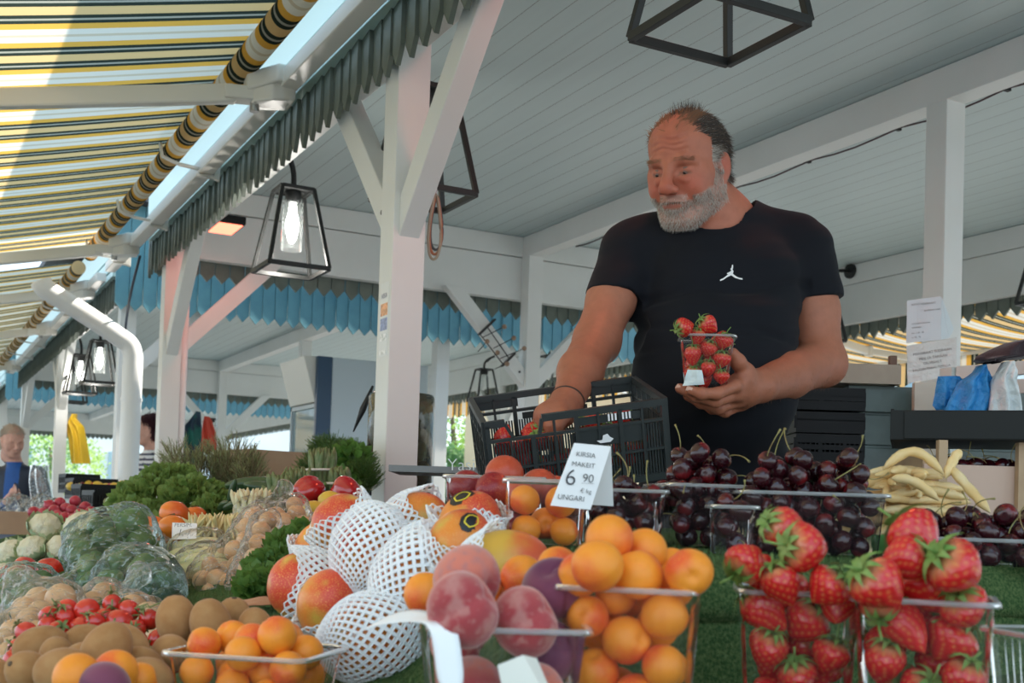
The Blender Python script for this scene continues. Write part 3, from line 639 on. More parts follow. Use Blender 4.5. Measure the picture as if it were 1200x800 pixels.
    M_W = mat('white_beard_hair', (.66,.62,.56), .6, spec=.3); M_G = mat('grey_brown_hair', (.20,.14,.10), .6, spec=.3); M_D = mat('dark_grey_hair', (.055,.045,.038), .55, spec=.4); M_R = mat('thin_ginger_hair', (.30,.15,.08), .6, spec=.3)
    front = NN @ np.array([0,0,-1.]) > -.35
    ids = np.where(bw & front)[0]; pick = Rr.choice(ids, min(5200, len(ids)*2)); down = -B[1]*1.0+B[2]*.15
    hb = hl[pick]; white = (Rr.rand(len(pick)) < np.where(hb[:,1] > -.066, np.where(np.abs(hb[:,0]) > .05, .85, .35), .80))
    bo = None
    for nm, sel, mt_ in (('beard', white, M_W), ('beard_brown_hairs', ~white, M_G)):
        q = pick[sel]; bo = strands(nm, V[q]-NN[q]*.001, NN[q], np.tile(down*.8, (len(q),1))+Rr.randn(len(q),3)*.18, .0095, .00042, mt_, skin, 2, .25, 3)
    # scalp
    scal = isH & ((Y_ > .058+.36*np.clip(Z_-.01,0,1)) | ((Z_ < -.008) & (Y_ > -.030)) | ((np.abs(X_) > .055) & (Z_ < .030) & (Y_ > .012))) & ~((np.abs(X_) > .077) & (Y_ < .032) & (Y_ > -.055) & (Z_ > -.036)) & ~((np.abs(X_) < .050) & (Z_ > .060) & (Y_ < .080+.35*np.abs(X_-.01)))
    ids = np.where(scal)[0]; w_ = np.where((hl[ids,2] > .0) & (np.abs(hl[ids,0]) < .06), .55, 1.0); pick = Rr.choice(ids, 15000, p=w_/w_.sum()); hb = hl[pick]
    swept = np.array([B[0]*(.25*np.sign(x)) - B[2]*1.0 - B[1]*(.95 if z < .0 else .12) for x, z in hb[:, [0,2]]])
    u = Rr.rand(len(pick)); top = (hb[:,2] > -.02) & (hb[:,1] > .06) & (hb[:,0] < .045)
    temple = (hb[:,1] < .045) & (hb[:,2] > -.030)
    kind = np.where(temple, np.where(u < .75, 0, 1), np.where(top, np.where(u < .8, 3, 1), np.where(u < .62, 2, np.where(u < .9, 1, 0))))
    for kk, nm, mt_, ln in ((0,'temple_hair',M_W,.020),(1,'hair_grey',M_G,.030),(2,'hair',M_D,.034),(3,'forelock',M_R,.030)):
        q = pick[kind == kk]; strands(nm, V[q]-NN[q]*.001, NN[q]*(1.0), swept[kind == kk]*.75+Rr.randn(len(q),3)*.16, ln, .00075 if kk == 3 else .00055, mt_, skin, 3, .28, 4+kk)
    # upright tuft on top
    q = np.where(isH & (Y_ > .118) & (X_ > -.02))[0]
    if len(q): q = Rr.choice(q, 160); strands('tuft', V[q], NN[q], np.tile(B[1]*.9-B[2]*.2, (len(q),1))+Rr.randn(len(q),3)*.3, .026, .0004, M_D, skin, 3, .3, 9)
    # eyebrows
    eb = isH & (np.abs(np.abs(X_)-.034) < .021) & (np.abs(Y_-(.0275-((np.abs(X_)-.03)**2)*6)) < .0045) & (Z_ > .055); q = np.where(eb)[0]
    for sg in (-1, 1):
        q = np.where(eb & (X_*sg > 0))[0]
        if not len(q): continue
        q = Rr.choice(q, 85); strands('eyebrow', V[q], NN[q], np.sign(X_[q])[:, None]*B[0][None]*.9+B[1]*.15+Rr.randn(len(q),3)*.15, .009, .00042, M_R, skin, 2, .2, 8)
    # forearm hairs
    q = np.where(~isH & (V[:,1] < .22) & (np.abs(NN[:,2]) < .98) & ((V[:,0] < .30) | (V[:,0] > .44)) & (V[:,2] > 2.16))[0]; q = Rr.choice(q, 1500); strands('arm_hair', V[q], NN[q], np.tile(np.array([-.3,-.9,0]), (len(q),1))+Rr.randn(len(q),3)*.3, .010, .00025, M_R, skin, 2, .3, 11)
    # eyes: dark irises set into the slits
    for s in (-1, 1):
        m = MB(); c = P(s*.033,.0005,.0765); vs = []; 
        wc = W(c); m.lathe([(.0124*math.sin(PI*i/10)*HS, -.0124*math.cos(PI*i/10)*HS) for i in range(11)], 16, Matrix.Translation(wc)); e_ = m.build('eye', mat('eye_white', (.22,.15,.125), .2), skin, smooth=True)
        m = MB(); ax = W(P(s*.033-.002,-.0075,.0755+.0128))-wc; ax.normalize(); m.lathe([(.0042,.0112*HS),(.0042,.0117*HS),(.0025,.0125*HS),(.0004,.0127*HS)], 16, Matrix.Translation(wc) @ ax.to_track_quat('Z','Y').to_matrix().to_4x4()); m.build('iris', mat('dark_iris', (.02,.015,.012), .1), e_, smooth=True)
    # nails on the visible fingertips
    for f_, k_ in ((fing[0], 0), (fing[1], 1)):
        a, b = J(*f_[3]), J(*f_[2]); m = MB(); c = a+(a-b)/np.linalg.norm(a-b)*.003; up = np.array([0,.25,-1.]); up /= np.linalg.norm(up); d = (a-b)/np.linalg.norm(a-b); sd = np.cross(d, up)
        vs = []; 
        for i in range(5):
            for j in range(5):
                u_, v_ = (i/4-.5)*.011, (j/4-.5)*.010; vs.append(W(c+d*u_+sd*v_+up*(.0098-.02*abs((j/4-.5)**2)*.5-.012*max(0,(i/4-.5))**2)))
        m.add(vs, [(i*5+j, (i+1)*5+j, (i+1)*5+j+1, i*5+j+1) for i in range(4) for j in range(4)]); m.build('fingernail', mat('nail', (.62,.38,.30), .3), skin, smooth=True)
    # ---------------- shirt
    t = SDF((-.0+.14,-.36,2.20), (.80,.60,2.74), .0034)
    t.cap(neckb+np.array([0,-.005,0]), J(848,310,2.53), .074, .11, .04)
    t.cap(J(768,292,2.54), J(925,294,2.56), .072, .072, .04); t.cap(J(846,264,2.54), J(775,285,2.54), .062, .060, .04); t.cap(J(850,262,2.54), J(925,287,2.56), .066, .060, .04)
    t.ell(J(842,345,2.53), (.185,.150,.130), k=.05); t.ell(J(822,330,2.47), (.09,.09,.075), k=.05); t.ell(J(880,335,2.48), (.09,.09,.075), k=.05)
    t.ell(J(836,462,2.45), (.178,.155,.160), k=.07); t.ell(J(840,400,2.47), (.172,.12,.138), k=.05); t.ell(J(843,590,2.52), (.178,.20,.130), k=.06)
    # sleeves
    t.cap(J(741,296,2.535), J(724,338,2.49), .072, .062, .035); t.cap(J(724,338,2.49), J(714,362,2.46), .062, .060, .01)
    t.cap(J(938,300,2.555), J(951,345,2.54), .074, .066, .035); t.cap(J(951,345,2.54), J(957,372,2.53), .066, .064, .01)
    # hem cuts of sleeves: remove what lies beyond the cuff planes
    def cut(p, n, c, r):
        p = np.array(p); n = np.array(n, float); n /= np.linalg.norm(n); q = t._reg(np.array(c)-r, np.array(c)+r); sl, X, Y, Z = q
        f = (X-p[0])*n[0]+(Y-p[1])*n[1]+(Z-p[2])*n[2]; rr = np.sqrt((X-c[0])**2+(Y-c[1])**2+(Z-c[2])**2)-r
        f = np.minimum(f, -rr); t.d[sl] = np.maximum(t.d[sl], f.astype(np.float32))
    cut(J(721,348,2.48), (-.10,-1,-.25), J(708,378,2.43), .092); cut(J(954,352,2.53), (.12,-1,-.05), J(964,392,2.53), .105)
    # neckline
    t.cap(P(0,-.06,-.040), J(846,243,2.515), .065, .070, .003, 'sub'); t.cap(J(846,243,2.515), J(836,252,2.49), .070, .068, .003, 'sub')
    V2, F2 = t.mesh(); V2 = smooth_verts(V2, F2, 2, .5); N2 = vnormals(V2, F2)
    wr_ = np.zeros(len(V2))
    for i in range(len(V2)):
        x, y, z = V2[i]
        a = mnoise.noise(Vector((x*5+y*3, y*17-x*4, z*4))); b = mnoise.noise(Vector((x*9+3, y*34-x*9, z*8)))
        fold = 0
        for (y0, sl, w0, am) in ((.385-.0, .10, .012, -.007), (.345, .02, .014, .004), (.300, -.12, .010, -.006), (.275,.08,.009,-.004)):
            yy = y - (y0-.0) + .0 - (x-.42)*sl + .010*mnoise.noise(Vector((x*9, y0*20, 0))); fold += am*math.exp(-(yy/w0)**2)*(1 if y < .45 else 0)
        wr_[i] = a*.0050+b*.0026+fold*(1 if .20 < x < .64 else 0)
    V2 = V2+N2*wr_[:, None]; V2 = smooth_verts(V2, F2, 1, .4)
    SH = mat('black_cotton', (.006,.007,.011), .85, spec=.25, bump=(900,.15,.0006), sheen=.04)
    shirt = sdf_obj('t_shirt', V2, F2, SH, root)
    # collar rib
    m = MB(); 
    # white leaping figure emblem, raised print on the chest: small flat silhouette following the shirt
    poly = {'torso': [(.0,.10),(.12,.16),(.20,.42),(.14,.55),(.02,.50),(-.12,.28),(-.14,.10)],
            'arm_up': [(.02,.46),(.12,.52),(.17,.80),(.16,.98),(.09,1.0),(.05,.80)],
            'head': [(-.02,.56),(.05,.52),(.10,.58),(.09,.68),(.02,.70),(-.04,.64)],
            'leg_l': [(-.14,.22),(.02,.08),(-.30,-.10),(-.55,-.32),(-.78,-.42),(-.80,-.30),(-.55,-.16),(-.32,.04)],
            'leg_r': [(.00,.10),(.14,.22),(.34,.02),(.62,-.14),(.84,-.18),(.86,-.30),(.60,-.26),(.30,-.14)],
            'arm_l': [(-.06,.40),(-.02,.30),(-.22,.16),(-.30,.20),(-.28,.26)]}
    lc = J(857, 324, 2.33); ls = .0215
    from mathutils.bvhtree import BVHTree
    bv = BVHTree.FromPolygons([tuple(v) for v in V2], [tuple(f) for f in F2])
    def onshirt(px, py):
        d = Vector(J(px, py, 1.0)); hit = bv.ray_cast(Vector((0,0,0)), d.normalized())
        return hit[0]
    wm = MB()
    for nm, pl in poly.items():
        # densify by fanning around the centroid
        cx_ = sum(p[0] for p in pl)/len(pl); cy_ = sum(p[1] for p in pl)/len(pl); vs = []
        for (a, b) in [(cx_, cy_)]+pl:
            hp = onshirt(856.5+a*16.0, 323.5-b*13.5)
            if hp is None: hp = Vector(lc)
            vs.append(W(np.array(hp)*(1-.0009)))
        n_ = len(pl); wm.add(vs, [(0, 1+i, 1+(i+1) % n_) for i in range(n_)])
    wm.build('chest_emblem', mat('white_print', (.85,.85,.85), .6), shirt)
    # cord at the neck, bracelet
    Rk = mat('brown_cord', (.05,.025,.018), .7)
    m = MB(); m.tube([W(P(.071*math.cos(a)*1.02, -.125+.016*math.cos(a*1)-.02*math.sin(a), -.055+.073*math.sin(a))) for a in [2*PI*i/40 for i in range(40)]], .0016, 6, closed=True); m.build('neck_cord', Rk, skin)
    ax = (wr-J(680,436,2.29)); ax /= np.linalg.norm(ax); u_ = np.cross(ax, [0,0,1.]); u_ /= np.linalg.norm(u_); v_ = np.cross(ax, u_); cc = wr+ax*.004
    m = MB(); m.tube([W(cc+(u_*math.cos(a)+v_*math.sin(a))*.0335) for a in [2*PI*i/40 for i in range(40)]], .0019, 6, closed=True); m.build('bracelet', Rk, skin)
    # trousers and shoes, hidden by the stall from the front
    tr_ = MB(); TR = mat('dark_trousers', (.03,.032,.04), .8); bz = W(J(843,600,2.53)); rt = Vector((CR.x, CR.y, 0)).normalized()
    for s in (-1, 1):
        a = Vector((bz.x, bz.y, .98))+rt*(s*.09); b = a.copy(); b.z = .52; c = a.copy(); c.z = .09
        tr_.tube([Vector((a.x,a.y,1.06)), a, b, c], [.10,.105,.08,.075], 18)
    tr_.lathe([(.02,.80),(.13,.84),(.165,.95),(.16,1.04)], 24, Matrix.Translation((bz.x,bz.y,0)) @ Matrix.Rotation(-.4,4,'Z')); tr_.build('trousers', TR, root, smooth=True)
    for s in (-1, 1):
        a = Vector((bz.x, bz.y, 0))+rt*(s*.09); f_ = Vector((-CF.x, -CF.y, 0)).normalized(); m = MB()
        m.tube([a-f_*.07+Vector((0,0,.045)), a+Vector((0,0,.05)), a+f_*.12+Vector((0,0,.038)), a+f_*.19+Vector((0,0,.028))], [.036,.045,.042,.022], 14); m.v = [(x, y, max(0.0, z)) for x, y, z in m.v]; m.build('shoe', RUBBER, root, smooth=True)
    return root
build_vendor()
# ------------------------------------------------------------------ stall tops
def zt(x, y):
    base = .775+.28*(min(max(x, -.1), .98)-.35)
    if y < 1.0: return min(base, .82) if x < .62 else .82
    t = min(1, max(0, (x-.50)/.16))*min(1, max(0, (1.85-y)/.25)); t = t*t*(3-2*t)
    return base*(1-t)+max(base, zs(y))*t
def zs(y): return .945+.04*(y-1.0)
TURF = mat('artificial_turf', (.045,.10,.03), .9, spec=.1, noise=(260,(.14,.20,.075),.40,.66), bump=(500,1,.006))
WOOD = mat('raw_pine', (.48,.33,.20), .65, noise=(9,(.36,.23,.13),.4,.7), bump=(40,.2,.003))
def heightfield(name, x0, x1, y0, y1, fn, mt, st=.03, parent=None, skirt=.05, blades=0):
    nx, ny = int((x1-x0)/st)+1, int((y1-y0)/st)+1; m = MB(); vs = []
    for i in range(nx+1):
        for j in range(ny+1):
            x = x0+(x1-x0)*i/nx; y = y0+(y1-y0)*j/ny; vs.append((x, y, fn(x, y)+.0015*nz((x*30,y*30,0))))
    fs = []
    for i in range(nx):
        for j in range(ny): a = i*(ny+1)+j; fs.append((a, a+ny+1, a+ny+2, a+1))
    m.add(vs, fs)
    edge = [i*(ny+1) for i in range(nx+1)]+[nx*(ny+1)+j for j in range(1, ny+1)]+[i*(ny+1)+ny for i in range(nx-1, -1, -1)]+[j for j in range(ny-1, 0, -1)]
    low = [(vs[e][0], vs[e][1], vs[e][2]-skirt) for e in edge]; b = len(vs); n = len(edge)
    m.v += low; m.f += [(edge[i], b+i, b+(i+1) % n, edge[(i+1) % n]) for i in range(n)]; m.m += [0]*n
    m.f.append(tuple(b+i for i in range(n))); m.m.append(0)
    o = m.build(name, mt, parent, smooth=True, auto=True); return o
def turf_blades(o, reg, fn, n, seed=3):
    R_ = random.Random(seed); m = MB()
    for _ in range(n):
        x = R_.uniform(reg[0], reg[1]); y = R_.uniform(reg[2], reg[3]); z = fn(x, y); a = R_.uniform(0, 6.28); l = R_.uniform(.004,.008); c, s = math.cos(a), math.sin(a)
        m.add([(x-.0006*s,y+.0006*c,z-.001),(x+.0006*s,y-.0006*c,z-.001),(x+c*l*.5,y+s*l*.5,z+l)], [(0,1,2)])
    b = m.build('pile', mat('turf_pile', (.07,.15,.045), .8, spec=.15, noise=(200,(.15,.23,.09),.4,.6)), o); b['kind'] = 'stuff'
tb = empty('market_table', (.8, 3.0, 0)); tag(tb, 'long trestle table carrying the fruit, hidden under green turf', 'table')
m = MB(); m.box((-.05,.42,.50),(1.0,5.95,.54)); m.build('table_top', WOOD, tb)
for x in (0.05, .94):
    for y in (.5, 2.2, 4.0, 5.8): m = MB(); m.box((x-.03,y-.03,0),(x+.03,y+.03,.50)); m.build('leg', WOOD, tb)
tf = heightfield('turf_mat', -.06, 1.02, 1.02, 5.9, zt, TURF, .035, skirt=.11); tag(tf, 'green artificial turf sloping under the left hand produce', 'turf')
tf2 = heightfield('turf_mat', -.02, 1.35, .42, 1.0, lambda x, y: zt(x, y), TURF, .03, skirt=.16); tag(tf2, 'lower green artificial turf under the front punnets', 'turf')
turf_blades(tf, (.36,.62,1.05,3.0), zt, 9000); turf_blades(tf2, (.30,1.0,.6,1.0), zt, 5000, 4)
sh = empty('display_shelf', (1.5, 1.4, 0)); tag(sh, 'raised turf covered shelf under the cherry punnets', 'shelf')
XS = 2.45
m = MB(); m.box((.66,1.03,.90),(XS,1.78,.925)); m.build('board', WOOD, sh)
for x, y in ((.72,1.09),(XS-.06,1.09),(.72,1.73),(XS-.06,1.73)): m = MB(); m.box((x-.025,y-.025,0 if x > 1.3 else .54),(x+.025,y+.025,.90)); m.build('leg', WOOD, sh)
def drape(x, v):
    # v: metres along the cloth from the back edge forward and down
    L0 = .78
    if v < L0: y = 1.78-v; return y, zs(y)+.002*nz((x*18,y*18,1))
    a = (v-L0); w_ = .012*nz((x*9,0,3))+.006*nz((x*25,0,5))
    return 1.0-.012*min(1,a/.03)+w_*min(1,a/.06), zs(1.0)-a
m = MB(); nx, nv = 90, 50; vs = []
for i in range(nx+1):
    x = .64+(XS-.64)*i/nx; Lt = .78+.058+.012*nz((x*7,2,0))
    for j in range(nv+1):
        y, z = drape(x, Lt*j/nv); vs.append((x, y, z))
m.add(vs, [(i*(nv+1)+j, (i+1)*(nv+1)+j, (i+1)*(nv+1)+j+1, i*(nv+1)+j+1) for i in range(nx) for j in range(nv)])
o = m.build('turf_cover', TURF, sh, smooth=True); sd_ = o.modifiers.new('s', 'SOLIDIFY'); sd_.thickness = .007; sd_.offset = 0
turf_blades(o, (.66,1.5,1.0,1.5), lambda x, y: zs(y)+.003, 5000, 6)

# ------------------------------------------------------------------ fruit shapes
def globe(fn, nu=28, nv=18):
    """fn(theta, phi) -> point; theta 0 at the top"""
    m = MB(); vs = [fn(0.0001, 0)]
    for i in range(1, nv):
        for k in range(nu): vs.append(fn(PI*i/nv, 2*PI*k/nu))
    vs.append(fn(PI-.0001, 0)); fs = []
    for k in range(nu): fs.append((0, 1+k, 1+(k+1) % nu)); fs.append((len(vs)-1, 1+(nv-2)*nu+(k+1) % nu, 1+(nv-2)*nu+k))
    for i in range(nv-2):
        for k in range(nu): a = 1+i*nu; fs.append((a+k, a+nu+k, a+nu+(k+1) % nu, a+(k+1) % nu))
    m.add(vs, fs); return m
def sph(r, th, ph, sx=1, sy=1, sz=1): return Vector((r*math.sin(th)*math.cos(ph)*sx, r*math.sin(th)*math.sin(ph)*sy, r*math.cos(th)*sz))
def adist(ph, a): return abs((ph-a+PI) % (2*PI)-PI)
def blush_mat(name, base, blush, r, lo=-.1, hi=.6, dirn=(1,.3,.4), rough=.5, nscale=1.2, third=None, sss=.1, sheen=0, spec=.4, fine=None, var=.06):
    m = bpy.data.materials.new(name); m.use_nodes = True; nt = m.node_tree; N = nt.nodes; L = nt.links; b = N['Principled BSDF']
    tc = N.new('ShaderNodeTexCoord'); oi = N.new('ShaderNodeObjectInfo'); sc_ = N.new('ShaderNodeVectorMath'); sc_.operation = 'SCALE'; sc_.inputs['Scale'].default_value = 1/r; L.new(tc.outputs['Object'], sc_.inputs[0])
    n = N.new('ShaderNodeTexNoise'); n.noise_dimensions = '4D'; n.inputs['Scale'].default_value = nscale; n.inputs['Detail'].default_value = 4; L.new(sc_.outputs[0], n.inputs['Vector']); mm = N.new('ShaderNodeMath'); mm.operation = 'MULTIPLY'; mm.inputs[1].default_value = 50; L.new(oi.outputs['Random'], mm.inputs[0]); L.new(mm.outputs[0], n.inputs['W'])
    dt = N.new('ShaderNodeVectorMath'); dt.operation = 'DOT_PRODUCT'; L.new(sc_.outputs[0], dt.inputs[0]); dt.inputs[1].default_value = Vector(dirn).normalized()
    nm = N.new('ShaderNodeMath'); nm.operation = 'MULTIPLY_ADD'; L.new(n.outputs['Fac'], nm.inputs[0]); nm.inputs[1].default_value = 1.6; nm.inputs[2].default_value = -.8
    ad = N.new('ShaderNodeMath'); ad.operation = 'ADD'; L.new(dt.outputs['Value'], ad.inputs[0]); L.new(nm.outputs[0], ad.inputs[1])
    mr = N.new('ShaderNodeMapRange'); mr.interpolation_type = 'SMOOTHSTEP'; mr.inputs['From Min'].default_value = lo; mr.inputs['From Max'].default_value = hi; L.new(ad.outputs[0], mr.inputs['Value'])
    mx = N.new('ShaderNodeMix'); mx.data_type = 'RGBA'; L.new(mr.outputs[0], mx.inputs['Factor']); mx.inputs[6].default_value = (*base,1); mx.inputs[7].default_value = (*blush,1); out = mx.outputs[2]
    if third:
        n3 = N.new('ShaderNodeTexNoise'); n3.inputs['Scale'].default_value = nscale*1.7; L.new(sc_.outputs[0], n3.inputs['Vector']); m3 = N.new('ShaderNodeMapRange'); m3.inputs['From Min'].default_value = .48; m3.inputs['From Max'].default_value = .68; L.new(n3.outputs['Fac'], m3.inputs['Value'])
        x3 = N.new('ShaderNodeMix'); x3.data_type = 'RGBA'; L.new(m3.outputs[0], x3.inputs['Factor']); L.new(out, x3.inputs[6]); x3.inputs[7].default_value = (*third,1); out = x3.outputs[2]
    if fine:
        n4 = N.new('ShaderNodeTexNoise'); n4.inputs['Scale'].default_value = fine[0]; L.new(sc_.outputs[0], n4.inputs['Vector']); m4 = N.new('ShaderNodeMapRange'); m4.inputs['From Min'].default_value = .55; m4.inputs['From Max'].default_value = .7; L.new(n4.outputs['Fac'], m4.inputs['Value'])
        x4 = N.new('ShaderNodeMix'); x4.data_type = 'RGBA'; L.new(m4.outputs[0], x4.inputs['Factor']); L.new(out, x4.inputs[6]); x4.inputs[7].default_value = (*fine[1],1); out = x4.outputs[2]
    hs = N.new('ShaderNodeHueSaturation'); mv = N.new('ShaderNodeMapRange'); mv.inputs['To Min'].default_value = 1-var; mv.inputs['To Max'].default_value = 1+var; L.new(oi.outputs['Random'], mv.inputs['Value']); L.new(mv.outputs[0], hs.inputs['Value']); L.new(out, hs.inputs['Color']); L.new(hs.outputs[0], b.inputs['Base Color'])
    b.inputs['Roughness'].default_value = rough; b.inputs['Specular IOR Level'].default_value = spec; b.inputs['Subsurface Weight'].default_value = sss; b.inputs['Subsurface Radius'].default_value = (1,.45,.2); b.inputs['Subsurface Scale'].default_value = .006
    if sheen: b.inputs['Sheen Weight'].default_value = sheen; b.inputs['Sheen Roughness'].default_value = .5; b.inputs['Sheen Tint'].default_value = (1,.9,.85,1)
    MATS[name] = m; return m
PROTO = {}
def proto(kind, parts, r):
    """parts: [(name, MB, material, smooth)]; first is the thing's own body. Kept out of the scene until copied."""
    PROTO[kind] = (parts, r, {})
def put(kind, loc, rot=None, s=1.0, label=None, cat=None, group=None, stem=True, name=None):
    """a new top-level thing with its own child parts; mesh data is shared between copies"""
    parts, r, cache = PROTO[kind]; root = None
    for i, (nm, mb, mt, sm) in enumerate(parts):
        if i > 0 and not stem: break
        if i not in cache:
            me = bpy.data.meshes.new(nm); me.from_pydata([tuple(v) for v in mb.v], [], mb.f)
            for q in (mt if isinstance(mt, (list, tuple)) else [mt]): me.materials.append(q)
            if isinstance(mt, (list, tuple)): me.polygons.foreach_set('material_index', mb.m)
            if sm: me.polygons.foreach_set('use_smooth', [True]*len(me.polygons))
            if getattr(mb, 'cols', None) is not None:
                a = me.color_attributes.new('tone', 'FLOAT_COLOR', 'POINT'); a.data.foreach_set('color', [c for v in mb.cols for c in (*v, 1)])
            me.update(); cache[i] = me
        o = bpy.data.objects.new(name or nm if i == 0 else nm, cache[i]); COL.objects.link(o)
        if i == 0:
            root = o; o.location = loc; o.scale = (s, s, s) if not isinstance(s, (tuple, list)) else s; o.rotation_mode = 'QUATERNION'
            if rot is None: rot = Euler((rnd.uniform(0,6.28), rnd.uniform(0,6.28), rnd.uniform(0,6.28))).to_quaternion()
            o.rotation_quaternion = rot.to_quaternion() if hasattr(rot, 'to_quaternion') else rot
            tag(o, label, cat or kind.replace('_', ' '), group)
        else: o.parent = root
    return root
def up_rot(tilt=.5, spin=None):
    return Euler((rnd.uniform(-tilt,tilt), rnd.uniform(-tilt,tilt), rnd.uniform(0,6.28) if spin is None else spin)).to_quaternion()
def aim(d, spin=0.0):
    """quaternion turning local +Z to world direction d"""
    q = Vector(d).to_track_quat('Z', 'Y'); return q @ Euler((0,0,spin)).to_quaternion()
# cherry
R_CH = .0142
def f_cherry(th, ph):
    r = R_CH*(1-.16*math.exp(-(th/.42)**2)+.03*math.cos(2*ph)*math.sin(th)-.05*math.exp(-(adist(ph,0)/.25)**2)*math.sin(th)); return sph(r, th, ph, 1.02, .97, .94)
CHERRY = blush_mat('dark_cherry_skin', (.030,.004,.007), (.13,.008,.010), R_CH, .35, 1.0, rough=.16, nscale=.8, sss=.05, spec=.6, var=.35)
STEM = mat('fruit_stem', (.30,.27,.09), .6, noise=(60,(.22,.13,.05),.4,.7))
def stem_mb(z0, L_, bend, r=.0007, knob=True):
    m = MB(); pts = [(bend[0]*L_*(t**2), bend[1]*L_*(t**1.6), z0+L_*t*(1-.25*t)) for t in [i/7 for i in range(8)]]
    m.tube(pts, [r*1.1]*6+[r*1.3, r*(2.4 if knob else 1)], 6); return m
for q, bd in enumerate(((.5,.1),(-.3,.6),(.1,-.8))):
    proto('cherry%d' % q, [('cherry', globe(f_cherry, 22, 14), CHERRY, True), ('stem', stem_mb(R_CH*.72, .040, bd), STEM, True)], R_CH)
# apricot
R_AP = .0205
def f_apr(th, ph):
    r = R_AP*(1-.20*math.exp(-(th/.30)**2)-.055*math.exp(-(adist(ph,0)/.16)**2)*math.sin(th)**.6+.01*math.cos(3*ph)*math.sin(th)); return sph(r, th, ph, .99, 1.0, 1.02)
APR = blush_mat('apricot_skin', (.88,.29,.022), (.78,.10,.025), R_AP, .25, 1.15, rough=.45, nscale=.9, sss=.14, sheen=.04, fine=(14,(.86,.25,.03)))
proto('apricot', [('apricot', globe(f_apr, 30, 20), APR, True)], R_AP)
# peach
R_PE = .030
def f_peach(th, ph):
    r = R_PE*(1-.28*math.exp(-(th/.36)**2)-.17*math.exp(-(adist(ph,0)/.22)**2)*math.sin(th)**.7+.015*math.sin(3*th+ph)); return sph(r, th, ph, 1.0, 1.03, .93)
PEACH = blush_mat('peach_skin', (.58,.17,.115), (.36,.05,.055), R_PE, -.45, .5, rough=.75, nscale=1.1, third=(.45,.17,.15), sss=.12, sheen=.5, spec=.2, fine=(4,(.44,.16,.14)))
proto('peach', [('peach', globe(f_peach, 36, 24), PEACH, True)], R_PE)
PLUMP = blush_mat('dark_peach_skin', (.20,.05,.09), (.13,.03,.07), R_PE, -.2, .5, rough=.65, nscale=1.3, sss=.08, sheen=.4, spec=.2)
proto('dark_peach', [('peach', globe(f_peach, 36, 24), PLUMP, True)], R_PE)
# nectarine
R_NE = .030
def f_nec(th, ph):
    r = R_NE*(1-.22*math.exp(-(th/.30)**2)-.04*math.exp(-(adist(ph,0)/.15)**2)*math.sin(th)); return sph(r, th, ph)
NECT = blush_mat('nectarine_skin', (.50,.07,.03), (.26,.012,.022), R_NE, -.5, .5, rough=.28, nscale=1.1, sss=.08, fine=(16,(.55,.12,.05)))
proto('nectarine', [('nectarine', globe(f_nec, 30, 20), NECT, True)], R_NE)
# strawberry
def berry(Lz, Rx, seedn=9, fl=1.0):
    nu, nv = 80, 54; cols = []; vs = []
    def prof(t):  # t 0 top(calyx) .. 1 tip
        return (math.sin(PI*min(1,(t*.98+.02))**.62))**.75
    m = MB()
    def pt(i, k):
        t = i/nv; a = 2*PI*k/nu; r = Rx*prof(t)*(1+.05*math.cos(2*a)*fl+.03*math.cos(3*a+1)); z = Lz*(.5-t)
        rows = 10; row = round(t*rows); off = .5*(row % 2); cnt = max(4, int(13*prof(min(.99,row/rows)))); ca = (a/(2*PI)*cnt+off); da = (ca-round(ca))/cnt*2*PI*Rx*prof(t); dz = (t-row/rows)*Lz
        d = (da/.0011)**2+(dz/.0017)**2; seed = math.exp(-d); dip = math.exp(-((da/.0028)**2+(dz/.0030)**2))
        if 0 < t < 1: r -= .0010*dip-.0004*seed
        sd = min(1, seed)*.38
        top = max(0, 1-t/.16); c0 = (.58*(1-top)+.70*top*.9, .016*(1-top)+.26*top, .018*(1-top)+.12*top)
        return Vector((r*math.cos(a), r*math.sin(a), z)), tuple(c0[q]*(1-sd)+(.72,.42,.10)[q]*sd for q in range(3))
    v, c = pt(0, 0); vs.append(v); cols.append(c)
    for i in range(1, nv):
        for k in range(nu): v, c = pt(i, k); vs.append(v); cols.append(c)
    v, c = pt(nv, 0); vs.append(v); cols.append(c); fs = []
    for k in range(nu): fs.append((0, 1+k, 1+(k+1) % nu)); fs.append((len(vs)-1, 1+(nv-2)*nu+(k+1) % nu, 1+(nv-2)*nu+k))
    for i in range(nv-2):
        for k in range(nu): a = 1+i*nu; fs.append((a+k, a+nu+k, a+nu+(k+1) % nu, a+(k+1) % nu))
    m.add(vs, fs); m.cols = cols; return m
def calyx(z0, R_, n=9, stemL=.022, seed=0):
    m = MB(); rr = random.Random(seed)
    for k in range(n):
        a = 2*PI*k/n+rr.uniform(-.15,.15); l = R_*rr.uniform(.75,1.15); w_ = R_*.17; lift = rr.uniform(.0,.5); c, s = math.cos(a), math.sin(a); vs = []
        for i in range(6):
            t = i/5; ww = w_*math.sin(PI*min(1,(.25+.75*t)))*1.1*(1-t*.1); rad = l*t; z = z0+.0015+.004*math.sin(PI*t)*(1+lift)-.006*t*t*(1-lift*2)+.0008*k/n
            vs += [(c*rad-s*ww, s*rad+c*ww, z), (c*rad, s*rad, z-.0008), (c*rad+s*ww, s*rad-c*ww, z)]
        m.add(vs, [(3*i+j, 3*i+j+1, 3*i+j+4, 3*i+j+3) for i in range(5) for j in (0,1)])
    m.tube([(0,0,z0),(.002,.001,z0+stemL*.5),(.006,.002,z0+stemL)], .0011, 6); return m
STRAW = attr_mat('strawberry_skin', .22, .10, (300,.08,.0006), .004, .55); LEAFC = mat('calyx_green', (.14,.26,.05), .55, noise=(80,(.25,.33,.09),.4,.7))
